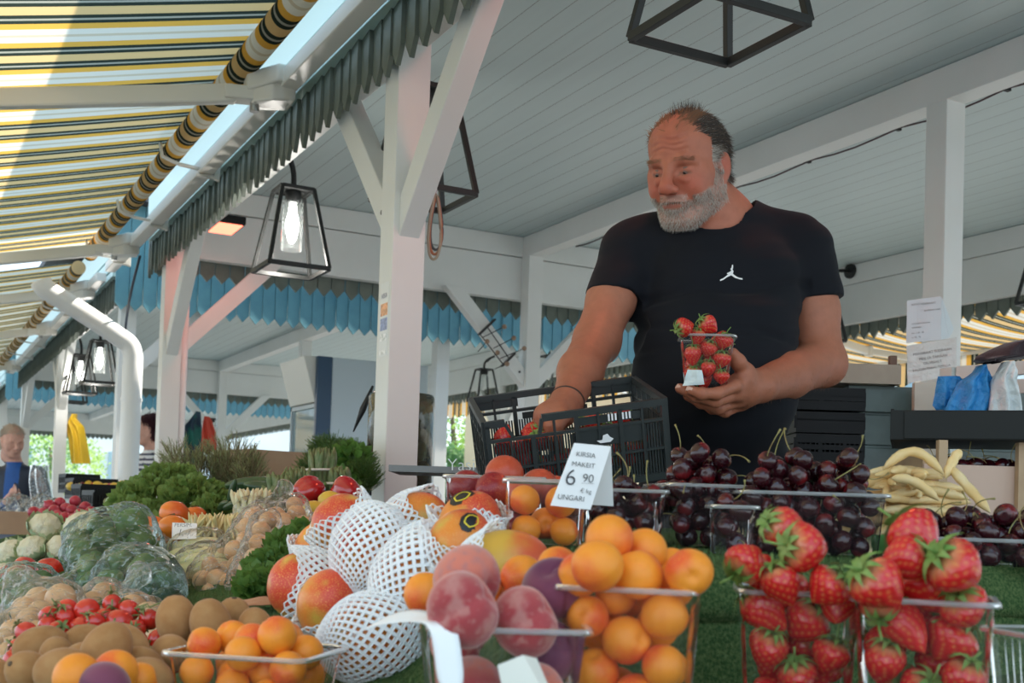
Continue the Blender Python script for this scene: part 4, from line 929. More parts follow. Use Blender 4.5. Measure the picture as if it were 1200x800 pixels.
for q, (lz, rx) in enumerate(((.040,.0190),(.034,.0205),(.046,.0185))):
    proto('strawberry%d' % q, [('strawberry', berry(lz, rx), STRAW, True), ('calyx', calyx(lz*.47, rx*.95, 9, .014+.006*q, q), LEAFC, True)], .019)
# kiwi, tomato, persimmon, lemon, onion, plum and so on
KIWI = mat('kiwi_skin', (.37,.18,.068), .85, spec=.15, sheen=.15, noise=(70,(.44,.24,.10),.35,.7), bump=(900,.5,.001), var=.08)
def f_kiwi(th, ph): r = .0245*(1-.05*math.exp(-(th/.2)**2)); return sph(r, th, ph, .98, .92, 1.25)
def kiwi_end(): m = MB(); m.lathe([(.0035,.0292),(.0028,.0305),(.0008,.0303)], 10); return m
proto('kiwi', [('kiwi', globe(f_kiwi), KIWI, True), ('blossom_end', kiwi_end(), mat('dry_brown', (.10,.06,.03), .8), True)], .0245)
TOM = mat('tomato_skin', (.60,.030,.015), .16, spec=.6, sss=.1, noise=(30,(.52,.02,.012),.4,.7), coat=.3, var=.08)
def f_tom(th, ph): r = .0135*(1-.12*math.exp(-(th/.3)**2)); return sph(r, th, ph, 1,1,1.12)
proto('cherry_tomato', [('cherry_tomato', globe(f_tom, 20, 14), TOM, True), ('calyx', calyx(.0135, .011, 5, .012, 3), mat('vine_green', (.16,.20,.06), .6), True)], .0135)
def f_bigtom(th, ph): r = .038*(1-.18*math.exp(-(th/.35)**2)+.02*math.cos(5*ph)*math.sin(th)); return sph(r, th, ph, 1,1,.85)
proto('tomato', [('tomato', globe(f_bigtom), TOM, True)], .038)
PERS = blush_mat('persimmon_skin', (.80,.22,.025), (.70,.13,.02), .04, .1, .9, rough=.25, nscale=.8, sss=.1, spec=.5)
def f_pers(th, ph): r = .040*(1-.12*math.exp(-(th/.3)**2)+.018*math.cos(4*ph)*math.sin(th)); return sph(r, th, ph, 1,1,.86)
proto('persimmon', [('persimmon', globe(f_pers), PERS, True), ('calyx', calyx(.0305,.018,4,.004,5), mat('dry_calyx', (.22,.2,.09), .8), True)], .040)
LEM = mat('lemon_skin', (.72,.50,.06), .4, spec=.5, bump=(350,.5,.001), noise=(20,(.66,.43,.05),.4,.7))
def f_lem(th, ph): r = .027*(1+.16*math.exp(-(th/.28)**2)+.12*math.exp(-((PI-th)/.28)**2)); return sph(r, th, ph, .95,.95,1.18)
proto('lemon', [('lemon', globe(f_lem), LEM, True)], .027)
ONI = mat('onion_skin', (.58,.33,.16), .35, spec=.5, noise=(40,(.70,.48,.28),.35,.7), var=.12)
def f_oni(th, ph): r = .024*(1+.35*math.exp(-(th/.22)**2)+.012*math.sin(9*ph)*math.sin(th)); return sph(r, th, ph, 1,1,.9)
proto('onion', [('onion', globe(f_oni, 24, 16), ONI, True)], .024)
RED = mat('radish_skin', (.40,.02,.045), .3, spec=.5, noise=(30,(.52,.06,.09),.4,.7), var=.1)
def f_rad(th, ph): r = .023*(1-.1*math.exp(-(th/.2)**2)+.5*math.exp(-((PI-th)/.10)**2)); return sph(r, th, ph)
proto('radish', [('radish', globe(f_rad, 20, 14), RED, True)], .023)
PEP = mat('red_pepper_skin', (.42,.010,.018), .13, spec=.6, noise=(12,(.50,.018,.012),.4,.7), coat=.4)
def f_pep(th, ph):
    lob = (.5+.5*math.cos(3*ph))**.6; r = .043*(1-.42*math.exp(-(th/.42)**2)-.20*math.exp(-((PI-th)/.35)**2)); r *= 1-.16*(1-lob)*math.sin(th)**.4; return sph(r, th, ph, 1,1,1.10)
def pep_stem(): m = MB(); m.lathe([(.012,.020),(.009,.027),(.0045,.032),(.004,.046),(.005,.050)], 10); return m
proto('bell_pepper', [('bell_pepper', globe(f_pep, 48, 26), PEP, True), ('stem', pep_stem(), mat('pepper_stem', (.16,.28,.07), .5), True)], .043)
DGR = mat('dark_green_skin', (.022,.055,.022), .35, spec=.5, noise=(25,(.05,.10,.035),.4,.65))
def f_zuc(th, ph): r = .020*(1+.04*math.cos(6*ph)*math.sin(th)); return sph(r, th, ph, 1,1,4.0)
proto('zucchini', [('zucchini', globe(f_zuc, 24, 22), DGR, True)], .02)
def f_gpep(th, ph):
    lob = (.5+.5*math.cos(4*ph))**.6; r = .038*(1-.30*math.exp(-(th/.4)**2)); r *= 1-.13*(1-lob)*math.sin(th)**.4; return sph(r, th, ph, 1,1,1.05)
proto('green_pepper', [('green_pepper', globe(f_gpep, 40, 22), mat('green_pepper_skin', (.05,.11,.025), .25, spec=.5, noise=(18,(.09,.17,.04),.4,.65), var=.25), True)], .038)
# ------------------------------------------------------------------ packing
def pack(n, r, w, d, h, taper=.88, rv=.05, seed=1, heap=.7, tries=260, dome=0, over=.040):
    """lowest-resting packing of n spheres in a tapered tray; local coordinates, bottom at 0"""
    R_ = random.Random(seed); S_ = []
    for _ in range(n):
        rr = r*(1+R_.uniform(-rv, rv)); best = None
        for _t in range(tries):
            x = R_.uniform(-1,1); y = R_.uniform(-1,1); z = rr; x *= (w/2-rr); y *= (d/2-rr)
            for (a, b, c, q) in S_:
                dd = (a-x)**2+(b-y)**2; s2 = (q+rr)**2
                if dd < s2: z = max(z, c+math.sqrt(s2-dd))
            f = taper+(1-taper)*min(1, z/h); ex = 0 if z < h-rr*.3 else (z-h+rr*.3)*heap
            if abs(x) > w/2*f-rr-ex*.8-.0015 or abs(y) > d/2*f-rr-ex*.8-.0015: continue
            sc = z + dome*math.hypot(x/w, y/d)
            if best is None or sc < best[0]: best = (sc, x, y, z)
        if best is None or best[3] > h+over: continue
        S_.append((best[1], best[2], best[3], rr))
    return S_
CLEAR = clear_plastic('clear_punnet_plastic', (.985,.99,.99), .018, .06, gloss=.13)
RIMP = clear_plastic('clear_punnet_rim', (.93,.95,.95), .26, .15, gloss=.32, body=(.92,.95,.96))
def tray_wall(w, d, h, taper, rib=.0012, nr=9, t=.0007, rc=.016):
    """rounded tapered tray with vertical ribs"""
    def ring(f, z, o=0, ribs=True):
        pts = []; hw, hd = w/2*f+o, d/2*f+o; per = []
        for cx, cy, a0 in ((hw-rc, hd-rc, 0), (-(hw-rc), hd-rc, PI/2), (-(hw-rc), -(hd-rc), PI), (hw-rc, -(hd-rc), 1.5*PI)):
            for k in range(7): a = a0+PI/2*k/6; per.append((cx+rc*math.cos(a), cy+rc*math.sin(a), math.cos(a), math.sin(a)))
        full = []
        for i in range(len(per)):
            x0, y0, nx0, ny0 = per[i]; x1, y1, nx1, ny1 = per[(i+1) % len(per)]
            if (i+1) % 7 == 0:
                for k in range(nr*4):
                    u = k/(nr*4); wv = rib*math.sin(2*PI*u*nr) if ribs else 0; full.append((x0+(x1-x0)*u-nx0*wv, y0+(y1-y0)*u-ny0*wv, z))
            else: full.append((x0, y0, z))
        return full
    m = MB(); rings = [ring(taper*.97, .0015, 0, False), ring(taper, .004), ring(taper+(1-taper)*.5, h*.5), ring(1-.01, h*.86), ring(1, h*.90, 0, False), ring(1, h, 0, False)]
    n = len(rings[0]); vs = [v for r_ in rings for v in r_]; fs = [(i*n+k, i*n+(k+1) % n, (i+1)*n+(k+1) % n, (i+1)*n+k) for i in range(len(rings)-1) for k in range(n)]; fs.append(tuple(reversed(range(n)))); m.add(vs, fs)
    rm = MB(); q = [ring(1, h-.0005, 0, False), ring(1, h+.0012, .001, False), ring(1, h+.0012, .0052, False), ring(1, h-.0035, .0062, False), ring(1, h-.0035, .0052, False), ring(1, h-.0008, .004, False), ring(1, h-.0008, 0, False)]
    vs = [v for r_ in q for v in r_]; rm.add(vs, [(i*n+k, i*n+(k+1) % n, (i+1)*n+(k+1) % n, (i+1)*n+k) for i in range(len(q)-1) for k in range(n)]); return m, rm
def punnet(loc, rz, w, d, h, label, group=None, taper=.88, rib=.0012, nr=9):
    root = empty('punnet', loc, rz); tag(root, label, 'punnet', group); a, b = tray_wall(w, d, h, taper, rib, nr)
    a.build('tray', CLEAR, root, smooth=True, world=False); b.build('rim', RIMP, root, smooth=True, world=False); return root
RZ = math.radians(-28.02)
def place_pk(S_, loc, rz): 
    c, s = math.cos(rz), math.sin(rz); return [(Vector((loc[0]+x*c-y*s, loc[1]+x*s+y*c, loc[2]+z)), r) for x, y, z, r in S_]
def relax(P_, it=60, floor=None, fixed=()):
    """push overlapping balls apart a little; P_ list of [Vector, r]"""
    for _ in range(it):
        for i in range(len(P_)):
            for j in range(i+1, len(P_)):
                d = P_[j][0]-P_[i][0]; L_ = d.length; mn = (P_[i][1]+P_[j][1])*.985
                if L_ < mn: q = d.normalized()*((mn-L_)/2) if L_ > 1e-6 else Vector((0,0,mn/2)); P_[i][0] -= q; P_[j][0] += q
            if floor is not None: P_[i][0].z = max(P_[i][0].z, floor+P_[i][1])
    return P_
def corner_side(p):  # describes where in the picture
    return ''
def at_tray(px, py, D): return dep(px, py, D)
# ------------------------------------------------------------------ front row: apricots, peaches, strawberries
def world_local(p, loc, rz): d = p-Vector(loc); c, s = math.cos(-rz), math.sin(-rz); return Vector((d.x*c-d.y*s, d.x*s+d.y*c, d.z))
def hero(kindf, items, tray, w, d, h, R_, labelf, cat, group, fill=0, seed=1, extra_scale=1.0, nm=None):
    """items: (px, py, D, scale) seen in the photo; the rest of the tray is filled beneath them"""
    loc, rz = tray; P_ = [[dep(a, b, c), R_*s_] for a, b, c, s_ in items]
    def clampP():
        for q in P_:
            l = world_local(q[0], loc, rz); f = .88+.12*min(1, max(0, l.z)/h); e = max(0, l.z-h)*.4
            lim = (w/2*f-q[1]*1.0-.002, d/2*f-q[1]*1.0-.002)
            if l.z < h+q[1]*.2: l.x = max(-lim[0], min(lim[0], l.x)); l.y = max(-lim[1], min(lim[1], l.y))
            l.z = max(q[1]+.001, l.z); c, s = math.cos(rz), math.sin(rz); q[0] = Vector((loc[0]+l.x*c-l.y*s, loc[1]+l.x*s+l.y*c, loc[2]+l.z))
    for _ in range(30): clampP(); relax(P_, 2)
    clampP(); return P_
def fill_under(P_, tray, w, d, h, R_, n, seed, rv=.06, tol=.95):
    """add hidden supporting fruit where there is room"""
    loc, rz = tray; r_ = random.Random(seed); out = []; c, s = math.cos(rz), math.sin(rz)
    for _ in range(6000):
        if len(out) >= n: break
        rr = R_*(1+r_.uniform(-rv, rv)); z = r_.uniform(rr, h); f = .88+.12*min(1, z/h); x = r_.uniform(-1,1)*(w/2*f-rr-.002); y = r_.uniform(-1,1)*(d/2*f-rr-.002)
        p = Vector((loc[0]+x*c-y*s, loc[1]+x*s+y*c, loc[2]+z))
        if all((p-q[0]).length > (rr+q[1])*tol for q in P_+out): out.append([p, rr])
    return out
# --- apricot punnet in front
w, d, h = .112, .105, .118; tA = (tuple(dep(738, 812, 1.02)), RZ+math.radians(-14)); tA = ((tA[0][0], tA[0][1], .821), tA[1])
punnet(tA[0], tA[1], w, d, h, 'clear punnet heaped with apricots, front centre beside the peaches')
It = [(699,664,.965,1.06,'large plain apricot topping the left of the front apricot heap'),(733,656,1.0,1.03,'apricot behind the top left one on the front punnet heap'),(760,652,1.03,.98,'red cheeked apricot at the back of the front heap'),(786,664,1.055,.85,'small reddish apricot peeping out behind the front heap'),
 (746,690,.945,1.04,'apricot over the middle of the front punnet rim'),(781,688,.965,1.0,'second apricot from the right on the front heap'),(806,690,1.0,.98,'rightmost apricot on the front heap'),(680,702,.985,.95,'apricot just behind the left rim of the front punnet'),(712,706,1.0,.9,'apricot under the big top left one in the front punnet'),
 (728,735,.955,1.03,'apricot behind the bright corner streak of the front punnet'),(769,737,.965,1.0,'crimson cheeked apricot in the middle of the front punnet'),(797,740,.985,.95,'apricot at the right wall of the front punnet, middle row'),(676,735,.97,.9,'apricot at the left wall of the front punnet, middle row'),
 (687,771,.955,1.04,'big apricot low in the left corner of the front punnet'),(737,787,.945,1.05,'big apricot at the bottom centre of the front punnet'),(775,779,.975,.9,'blotched apricot low in the front punnet'),(806,776,.995,.88,'dim apricot low at the right of the front punnet')]
P_ = hero(None, [i[:4] for i in It], tA, w, d, h, R_AP, None, None, None)
for q, it in zip(P_, It): put('apricot', q[0], s=q[1]/R_AP, label=it[4], cat='apricot', group='apricots in the front punnet')
for q in fill_under(P_, tA, w, d, h, R_AP, 10, 3): put('apricot', q[0], s=q[1]/R_AP, label='apricot buried inside the front apricot punnet', cat='apricot', group='buried apricots of the front punnet')
# --- peach punnet
w, d, h = .125, .10, .085; tB = ((*tuple(dep(592, 800, .98))[:2], .821), RZ+math.radians(4)); punnet(tB[0], tB[1], w, d, h, 'low clear punnet of peaches with a white tag on its rim')
It = [('peach',553,719,.935,1.02,'big creased peach at the front left of the peach punnet'),('peach',545,694,.985,1.0,'peach behind the creased one, top of the peach heap'),('peach',612,748,.955,.98,'pale pink peach right of the creased peach'),('dark_peach',650,710,1.01,.95,'purple peach behind the pink one'),
      ('dark_peach',651,752,.985,.92,'dark peach at the right end of the peach punnet'),('peach',562,784,.94,.98,'red peach below the rim in the peach punnet'),('peach',520,770,.97,.80,'peach behind the white tag'),('peach',615,800,.96,.9,'peach behind the small white card')]
P_ = hero(None, [i[1:5] for i in It], tB, w*1.1, d*1.15, h, R_PE, None, None, None)
for q, it in zip(P_, It):
    zz_ = (CR*.85+CU*.50-CF*.15).normalized(); xx_ = (-CF+CU*.25); xx_ = (xx_-zz_*xx_.dot(zz_)).normalized(); rot = Matrix((xx_, zz_.cross(xx_), zz_)).transposed().to_quaternion() if it[5].startswith(('big creased', 'pale pink')) else None
    put(it[0], q[0], rot=rot, s=q[1]/R_PE, label=it[5], cat='peach', group='peaches in the low punnet')
# --- apricot punnet behind the peaches
w, d, h = .135, .085, .075; tC = ((*tuple(dep(575, 760, 1.12))[:2], .825), RZ); punnet(tC[0], tC[1], w, d, h, 'clear apricot punnet half hidden behind the peaches')
It = [(504,701,1.085,1.0,'apricot at the left corner behind the peach punnet'),(546,683,1.13,1.05,'apricot showing above the big creased peach'),(576,690,1.10,.9,'flat lit apricot right of the one above the creased peach'),(612,688,1.10,1.05,'apricot in front of the bare mango, left one of three'),(646,674,1.12,.98,'apricot high in the back punnet beside the red one'),(664,676,1.14,.98,'red cheeked apricot next to the heaped front punnet'),
      (600,704,1.09,.9,'apricot sunk between peach and purple peach'),(520,715,1.10,.9,'apricot low behind the creased peach')]
P_ = hero(None, [i[:4] for i in It], tC, w, d, h, R_AP, None, None, None)
for q, it in zip(P_, It): put('apricot', q[0], s=q[1]/R_AP, label=it[4], cat='apricot', group='apricots behind the peaches')
# --- strawberries
def berries(It, tray, w, d, h, gname, nfill, seed, lab):
    P_ = hero(None, [(a, b, c, s_) for a, b, c, s_, *_ in It], tray, w, d, h, .0195, None, None, None)
    for k, (q, it) in enumerate(zip(P_, It)):
        dirn = CR*it[4][0]+CU*it[4][1]-CF*it[4][2]; put('strawberry%d' % it[5], q[0], aim(dirn, k*1.3), q[1]/.0195*1.02, it[6], 'strawberry', gname)
    for k, q in enumerate(fill_under(P_, tray, w, d, h, .0185, nfill, seed, tol=.84)): put('strawberry%d' % (k % 3), q[0], None, q[1]/.0185*.98, 'strawberry packed below the rim of the %s' % lab, 'strawberry', 'lower berries of the %s' % lab)
w, d, h = .104, .10, .115; tD = ((*tuple(dep(931, 822, 1.09))[:2], .821), RZ+math.radians(-8)); punnet(tD[0], tD[1], w, d, h, 'left one of the two strawberry punnets at lower right')
berries([(928,624,1.06,1.02,(-.8,.3,.2),0,'strawberry topping the left strawberry punnet, stalk upright'),(880,661,1.05,.98,(-.6,-.6,.3),1,'round strawberry overhanging the left edge of the left punnet'),(948,649,1.03,1.12,(-.9,.1,.3),1,'largest strawberry on top of the left punnet'),(960,678,1.02,.98,(.6,.6,.2),1,'strawberry at the right of the left punnet rim'),(884,690,1.03,.85,(-.5,.3,.2),0,'small strawberry peeking over the left rim corner'),(921,688,1.03,.95,(-.4,.8,.0),0,'strawberry pointing up behind the left punnet rim'),
  (890,725,1.02,1.0,(-.5,.5,-.2),2,'strawberry behind the bright streaks of the left punnet'),(950,733,1.01,1.12,(.5,.7,.2),1,'big strawberry in the middle of the left punnet, leaves at its right'),(885,768,1.02,.95,(.2,.9,.3),0,'strawberry low at the left wall of the left punnet'),(926,785,1.01,.95,(-.2,.9,.2),1,'strawberry at the bottom centre of the left punnet'),(964,778,1.02,.9,(.3,.8,.1),1,'strawberry low at the right of the left punnet'),(978,722,1.05,.85,(.2,.5,-.5),0,'strawberry at the right wall of the left punnet')],
  tD, w, d, h, 'strawberries of the left punnet', 26, 5, 'left strawberry punnet')
w, d, h = .112, .105, .115; tE = ((*tuple(dep(1080, 845, 1.03))[:2], .821), RZ+math.radians(-20)); punnet(tE[0], tE[1], w, d, h, 'right one of the two strawberry punnets, nearest the corner')
berries([(1076,632,1.03,1.2,(-.3,.3,-.4),1,'flat topped strawberry crowning the right punnet'),(1058,659,1.0,.98,(.8,.3,.1),0,'strawberry second from the top of the right punnet'),(1120,676,.98,1.22,(-.9,.6,.2),1,'largest strawberry, leaves at its left, on the right punnet'),(1033,689,.97,1.15,(-.7,.6,.2),0,'broad strawberry at the left of the right punnet heap'),(1088,703,.95,1.15,(.9,.1,.3),0,'strawberry leaning over the middle of the right punnet rim'),(1030,716,.96,.95,(-.2,-.6,.4),2,'strawberry half below the left of the right punnet rim'),(1143,722,.97,1.0,(-.5,.7,.3),1,'strawberry at the right end of the right punnet rim'),
  (1062,762,.95,1.0,(-.3,.5,-.3),2,'strawberry behind the blurred label of the right punnet'),(1106,763,.94,1.12,(.6,.8,.1),1,'big strawberry in the middle of the right punnet'),(1140,788,.95,.95,(.2,.7,.2),0,'strawberry low at the right wall of the right punnet'),(1018,775,.97,.95,(.1,.8,.2),0,'strawberry low at the left wall of the right punnet'),(1055,800,.95,1.0,(.4,.6,.5),1,'strawberry at the very bottom of the right punnet')],
  tE, w, d, h, 'strawberries of the right punnet', 26, 6, 'right strawberry punnet')
# corner of another punnet at the right edge
tF = ((*tuple(dep(1248, 900, 1.0))[:2], .821), RZ+.2); punnet(tF[0], tF[1], .10, .10, .09, 'punnet cut by the right edge of the picture')
# ------------------------------------------------------------------ shelf row: cherries, nectarines, apricots
nch = [0]
def cherries(tray, w, d, h, n, seed, lab, gname, keep=None, stems=.35, heap=.7, taper=.9, over=.040):
    S_ = pack(n, R_CH, w, d, h, taper, .08, seed, heap, over=over); zmax = max(z for x, y, z, r in S_); L_ = place_pk(S_, *tray); R_ = random.Random(seed+9)
    for (x, y, z, r), (p, rr) in zip(S_, L_):
        top = all(not ((a-x)**2+(b-y)**2 < (1.3*r)**2 and c > z+r*.8) for a, b, c, q in S_)
        edge = (y < .1*d) or (abs(x) > w/2*.9-2.0*r and y < 0)
        if not (top or edge or z > h-2.6*r): continue
        st = R_.random() < (stems if top else stems*.35); nch[0] += 1
        put('cherry%d' % R_.randrange(3), p, (up_rot(1.0) if st and top else None), rr/R_CH, ('cherry heaped on top of the %s' if top else 'cherry behind the clear wall of the %s') % lab, 'cherry', ('top cherries of the %s' if top else 'cherries behind the wall of the %s') % lab, stem=st)
def shelf_tray(px, py, D, rel=0): p = dep(px, py, D); return ((p.x, p.y, zs(p.y)+.003), RZ+math.radians(rel))
t = shelf_tray(944, 648, 1.55, -3); punnet(t[0], t[1], .185, .115, .082, 'widest clear cherry punnet, right of the centre of the shelf', nr=16, taper=.92); cherries(t, .185, .115, .082, 300, 11, 'wide cherry punnet', None, heap=.55, over=.050)
t = shelf_tray(818, 642, 1.62, 10); punnet(t[0], t[1], .120, .13, .085, 'clear cherry punnet left of the widest one, rim tilted', nr=9, taper=.9); cherries(t, .120, .13, .085, 190, 12, 'middle cherry punnet', None, heap=.55, over=.048)
t = shelf_tray(860, 636, 1.70, -3); t = ((t[0][0]+.03, t[0][1]+.02, t[0][2]), t[1])
t = shelf_tray(727, 640, 1.55, 0); punnet(t[0], t[1], .105, .105, .074, 'clear cherry punnet right below the big price card', nr=10, taper=.92); cherries(t, .105, .105, .074, 62, 13, 'cherry punnet by the price card', None, stems=.8, heap=1.2, over=.010)
t = shelf_tray(637, 640, 1.47, 0); punnet(t[0], t[1], .098, .09, .082, 'clear punnet a third full of apricots, left of the price card', nr=10, taper=.94)
It = [(615,609,1.415,1.0,'apricot at the upper left of the loosely filled shelf punnet'),(652,607,1.42,1.05,'apricot at the upper right of the loosely filled shelf punnet'),(606,630,1.44,1.0,'apricot in the lower left of the loosely filled shelf punnet'),(635,631,1.41,1.1,'apricot at the bottom centre of the loosely filled shelf punnet'),(664,632,1.43,.95,'apricot at the bottom right of the loosely filled shelf punnet')]
P_ = hero(None, [(a,b,c,s_*.92) for a,b,c,s_,_ in It], t, .098, .09, .082, R_AP, None, None, None)
for q, it in zip(P_, It): put('apricot', q[0], s=q[1]/R_AP, label=it[4], cat='apricot', group='apricots in the shelf punnet')
t = shelf_tray(578, 628, 1.66, 0); punnet(t[0], t[1], .135, .10, .082, 'clear punnet of nectarines behind the netted mangoes', nr=10, taper=.94)
It = [(591,556,1.65,.93,'largest red nectarine on top of the pile'),(547,571,1.66,.85,'dark nectarine at the left of the nectarine heap'),(578,574,1.61,.85,'nectarine with a small oval sticker'),(632,572,1.66,.95,'shiny nectarine right of the topmost one'),(606,580,1.61,.8,'nectarine sunk below the topmost one'),(563,600,1.63,.9,'nectarine low in the punnet behind the mango net'),(596,612,1.63,.85,'nectarine low behind the apricots'),(549,605,1.70,.9,'nectarine in the rear left of the punnet')]
for (a, b, c, s_, lb) in It: put('nectarine', dep(a, b, c), s=s_, label=lb, cat='nectarine', group='nectarines')
# second nectarine tray under the topmost fruit so the heap rests on something
t = shelf_tray(652, 622, 1.72, 0); punnet(t[0], t[1], .10, .10, .078, 'clear nectarine punnet behind the price card', nr=10, taper=.94)
for (a, b, c, s_, lb) in [(650,578,1.72,.9,'nectarine left of the price card edge'),(672,584,1.70,.9,'nectarine hidden by the price card'),(655,610,1.72,.9,'nectarine low behind the loosely filled punnet')]: put('nectarine', dep(a, b, c), s=s_, label=lb, cat='nectarine', group='nectarines behind the card')
# flat cherry tray at the right
t = shelf_tray(1150, 636, 1.52, -16); punnet(t[0], t[1], .22, .15, .035, 'shallow cherry tray with coloured rim strips at the right edge', nr=12, taper=.95)
cherries(t, .22, .15, .035, 150, 17, 'shallow right hand tray', None, heap=1.1, over=.034)
t = shelf_tray(857, 640, 1.47, 0); punnet(t[0], t[1], .052, .06, .062, 'narrow little cherry punnet between the two large ones', nr=4, taper=.92); cherries(t, .052, .06, .062, 22, 19, 'narrow cherry punnet', None)
print('cherries', nch[0])
# wax beans
BEAN = mat('wax_bean_skin', (.78,.55,.24), .4, spec=.4, noise=(30,(.82,.66,.38),.4,.7), var=.08)
def bean(a, b, sag, r, lab, grp):
    a, b = Vector(a), Vector(b); n = 10; m = MB(); pts = [a.lerp(b, i/n)+Vector((0,0,sag*math.sin(PI*i/n))) for i in range(n+1)]; c = sum(pts, Vector())/(n+1)
    m.tube([p-c for p in pts], [r*.25,r*.8]+[r*(1+.12*math.sin(i*2.2)) for i in range(n-3)]+[r*.7,r*.18], 8); o = m.build('wax_bean', BEAN, None, smooth=True); o.location = c; return tag(o, lab, 'bean', grp)
bc = dep(1068, 590, 1.72); bxw = Vector((CR.x, CR.y, 0)).normalized(); byw = Vector((CF.x, CF.y, 0)).normalized(); zb_ = zs(bc.y)+.004
R_ = random.Random(21); k = 0
for lay in range(7):
    for i in range(12 if lay < 5 else 7):
        f = 1-.11*lay; c0 = bc+bxw*R_.uniform(-.085,.085)*f+byw*R_.uniform(-.05,.05)*f; z = zb_+.008+lay*.0178; an = R_.uniform(-.5,.5)+(0 if i % 3 else 1.2); L_ = R_.uniform(.10,.15); dv = (bxw*math.cos(an)+byw*math.sin(an))*L_/2
        a = c0-dv; b = c0+dv; a.z = z+R_.uniform(-.003,.004); b.z = z+R_.uniform(-.003,.004); bean(a, b, R_.uniform(-.004,.012), .0068, 'pale yellow wax bean lying in the heap right of the widest cherry punnet', 'wax beans in the heap'); k += 1
def B_(px, py, D): return dep(px, py, D)
for a, b, c, lb in (((1035,550,1.70),(1106,556,1.68),.030,'arched wax bean on top of the bean heap'),((1126,528,1.70),(1108,560,1.68),.006,'wax bean tip sticking up at the right of the heap'),((1112,545,1.69),(1160,600,1.62),.0,'wax bean hanging down onto the cherries'),((1045,560,1.66),(1100,586,1.64),.010,'thick wax bean at the front of the heap')):
    bean(B_(*a), B_(*b), c, .0072, lb, 'top wax beans')
bx = empty('bean_box', (bc.x, bc.y, zb_)); tag(bx, 'low open box holding the pale yellow wax beans', 'box'); m = MB()
for s in (-1, 1):
    a = Vector((bc.x, bc.y, zb_+.013))+byw*(.078*s); m.bar(a-bxw*.115, a+bxw*.115, .004, .026)
    a = Vector((bc.x, bc.y, zb_+.013))+bxw*(.115*s); m.bar(a-byw*.078, a+byw*.078, .004, .026)
m.build('sides', mat('green_print_card', (.10,.30,.06), .6), bx)
# ------------------------------------------------------------------ netted mangoes
NET = mat('white_foam_net', (.84,.85,.85), .7, sss=.05)
MANGO = blush_mat('mango_skin', (.78,.25,.035), (.66,.07,.035), .05, -.05, .75, rough=.35, nscale=1.0, third=(.62,.38,.06), sss=.1, fine=(30,(.80,.34,.08)), var=.05)
MANGOG = blush_mat('green_mango_skin', (.62,.36,.05), (.66,.10,.035), .05, -.25, .35, dirn=(.2,-.3,1), rough=.35, nscale=1.0, sss=.1)
BLK = mat('black_label', (.015,.015,.015), .4); YEL = mat('yellow_label', (.75,.60,.04), .5)
def mg(th, ph, a, b):  # along +Z: blossom end bottom, a little asymmetric like a mango
    r = math.sin(th); z = a*math.cos(th); w_ = b*(r**.92)*(1+.10*math.cos(th)); return Vector((w_*math.cos(ph)*.94+.006*(z/a)**2*(1 if z > 0 else -.4), w_*math.sin(ph), z))
